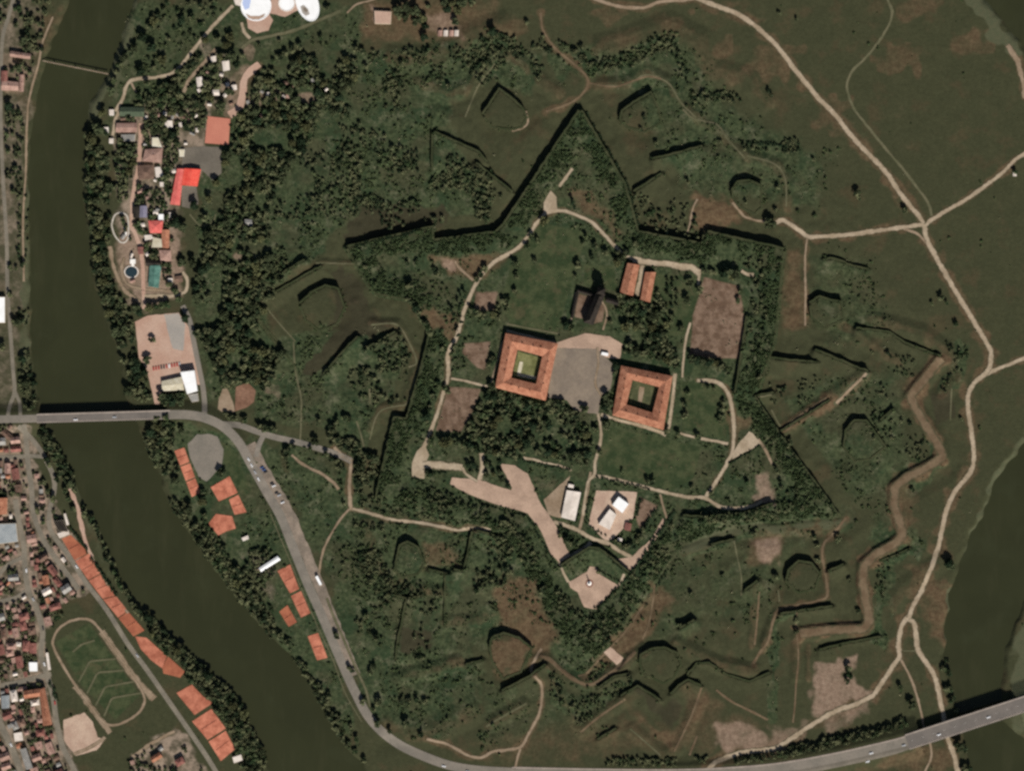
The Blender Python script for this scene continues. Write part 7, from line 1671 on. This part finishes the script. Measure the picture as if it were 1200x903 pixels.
def zone(x, y):
    if x < 330 and y < 480: return gR if x > 130 else gB
    if x < 320 and y >= 480: return gT if inside(x, y, TOWN) or inside(x, y, TOWN2) else gB
    if STAR_SD[np.searchsorted(GY, y) - 1, np.searchsorted(GX, x) - 1] < 0: return gF
    return gD
special = [t for t in TREES if t[3] in ("small trees of the fort orchard", "small trees of the fort's formal garden")]
tall_ = [t for t in TREES if t[4]]
rest = [t for t in TREES if t not in special and not t[4]] + [(x, y, r, None, False) for x, y, r in MASS]
in_frame = [t for t in rest if -2 < t[0] < 1202 and -2 < t[1] < 905]
in_frame.sort(key=lambda t: -t[2])
single = tall_ + in_frame[:298 - len(tall_)]
chosen = set(id(t) for t in single)
for t in single + special: plant_tree(t[0], t[1], t[2], t[3] or zone(t[0], t[1]), t[4])
rest = [t for t in rest if id(t) not in chosen]
print("single trees", len(single), "special", len(special), "in the mass", len(rest))

# the rest of the wood: one mass of small crowns
def mass(name, items, hfac, k_blobs, n, leafsz, mat, seed):
    rng = np.random.default_rng(seed); A = np.array([(t[0], t[1], t[2]) for t in items])
    z = sample(H, A[:, 0], A[:, 1]); m = len(A)
    th = rng.random((m, k_blobs)) * 6.283; rr_ = np.sqrt(rng.random((m, k_blobs))) * 0.66
    r = A[:, 2][:, None]
    c = np.stack([A[:, 0][:, None] - 600 + r * rr_ * np.cos(th), 451.5 - A[:, 1][:, None] + r * rr_ * np.sin(th),
                  z[:, None] + r * hfac * (1.0 + (0.5 - rr_) * 0.6 + rng.normal(size=(m, k_blobs)) * 0.15)], -1).reshape(-1, 3)
    rad = np.repeat(r, k_blobs, 1).reshape(-1, 1) * np.array([[0.45, 0.45, 0.42 * hfac]])
    Q = leaf_quads(c, rad, n, (np.repeat(r, k_blobs, 1).reshape(-1) * leafsz), rng)
    return tag(link(name, quads_mesh(name, Q, M[mat])), None, None, kind="stuff")
o = mass("woodland", rest, 1.1, 6, 18, 0.24, 'leaf_wood', 77)
o["label"] = "mass of smaller crowns filling the woods, banks, town gardens and ditches"

# low scrub of the ditches and meadows: too many bushes to count
def scrub():
    rng = np.random.default_rng(9); N = 150000
    X = rng.uniform(-40, 1240, N); Y = rng.uniform(-40, 940, N)
    lush = sample(masks['lush'], X, Y); bad = np.maximum.reduce([sample(masks[k], X, Y) for k in ('lawn', 'marsh', 'plough', 'bare', 'town')])
    cl = 0.55 * vnoise(X, Y, 34, 41) + 0.45 * vnoise(X, Y, 11, 42)
    prob = np.clip((cl - 0.42) * 3.4, 0, 1) * np.clip(lush * 1.2 - 0.15, 0, 1) * (1 - np.clip(bad * 1.5, 0, 1)) + 0.012 * (bad < 0.3) * np.clip((vnoise(X, Y, 22, 44) - 0.5) * 5, 0, 1)
    ramp = np.clip(1 - np.abs(sample(STAR_SD, X, Y) + 14) / 18, 0, 1)
    keep = rng.random(N) < prob * 0.75 * (1 - 0.8 * ramp)
    out = []
    for x, y in zip(X[keep], Y[keep]):
        if not blocked(x, y, 0): out.append((x, y, 0.6 + 2.0 * rng.random() ** 3))
    lines = [w[0] for w in MAIN_WALLS] + [r[0] + [r[0][0]] for r in RAVELINS] + [b[0] for b in BANKS]
    for ln in lines:
        for x, y in catmull(ln, 1.0, True):
            if rng.random() < 0.34: out.append((x + rng.normal() * 1.5, y + rng.normal() * 1.5, 0.7 + 1.1 * rng.random() ** 2))
    print("scrub bushes", len(out))
    o = mass("undergrowth", out, 0.62, 3, 7, 0.36, 'leaf_shrub', 78)
    o["label"] = "low scrub bushes scattered over the ditches and rough meadows"
scrub()
# the star's own banks carry a denser, darker scrub
def rampart_scrub():
    rng = np.random.default_rng(29); N = 150000
    X = rng.uniform(400, 990, N); Y = rng.uniform(120, 800, N)
    s_ = sample(STAR_SD, X, Y); bad = np.maximum.reduce([sample(masks[k], X, Y) for k in ('lawn', 'plough', 'bare', 'brown')])
    w = np.clip((-s_ - 0.5) / 2, 0, 1) * np.clip((26 + s_) / 7, 0, 1) * (1 - np.clip(bad * 1.4, 0, 1)) * np.clip((vnoise(X, Y, 9, 45) - 0.22) * 3.2, 0, 1)
    keep = rng.random(N) < w * 0.75
    out = [(x, y, 0.7 + 1.9 * rng.random() ** 2) for x, y in zip(X[keep], Y[keep]) if not blocked(x, y, 0)]
    print("rampart bushes", len(out))
    o = mass("rampart_scrub", out, 0.6, 3, 7, 0.38, 'leaf_rampart', 80)
    o["label"] = "dense dark green scrub covering the banks of the star-shaped rampart"
rampart_scrub()
# pale dry tufts
def tufts():
    rng = np.random.default_rng(19); N = 45000
    X = rng.uniform(-20, 1220, N); Y = rng.uniform(-20, 925, N)
    lush = sample(masks['lush'], X, Y); c = vnoise(X, Y, 40, 51) * 0.6 + vnoise(X, Y, 9, 52) * 0.4
    keep = rng.random(N) < np.clip((c - 0.56) * 6, 0, 1) * np.clip(lush, 0, 1) * 0.5 + 0.006 * np.clip((c - 0.5) * 5, 0, 1)
    out = [(x, y, 0.5 + 0.9 * rng.random() ** 2) for x, y in zip(X[keep], Y[keep]) if not blocked(x, y, 0)]
    print("dry tufts", len(out))
    o = mass("dry_tall_grass", out, 0.6, 2, 8, 0.4, 'dry_grass', 79)
    o["label"] = "pale dry tufts of tall grass in the rough ground"
tufts()
finish_labels()
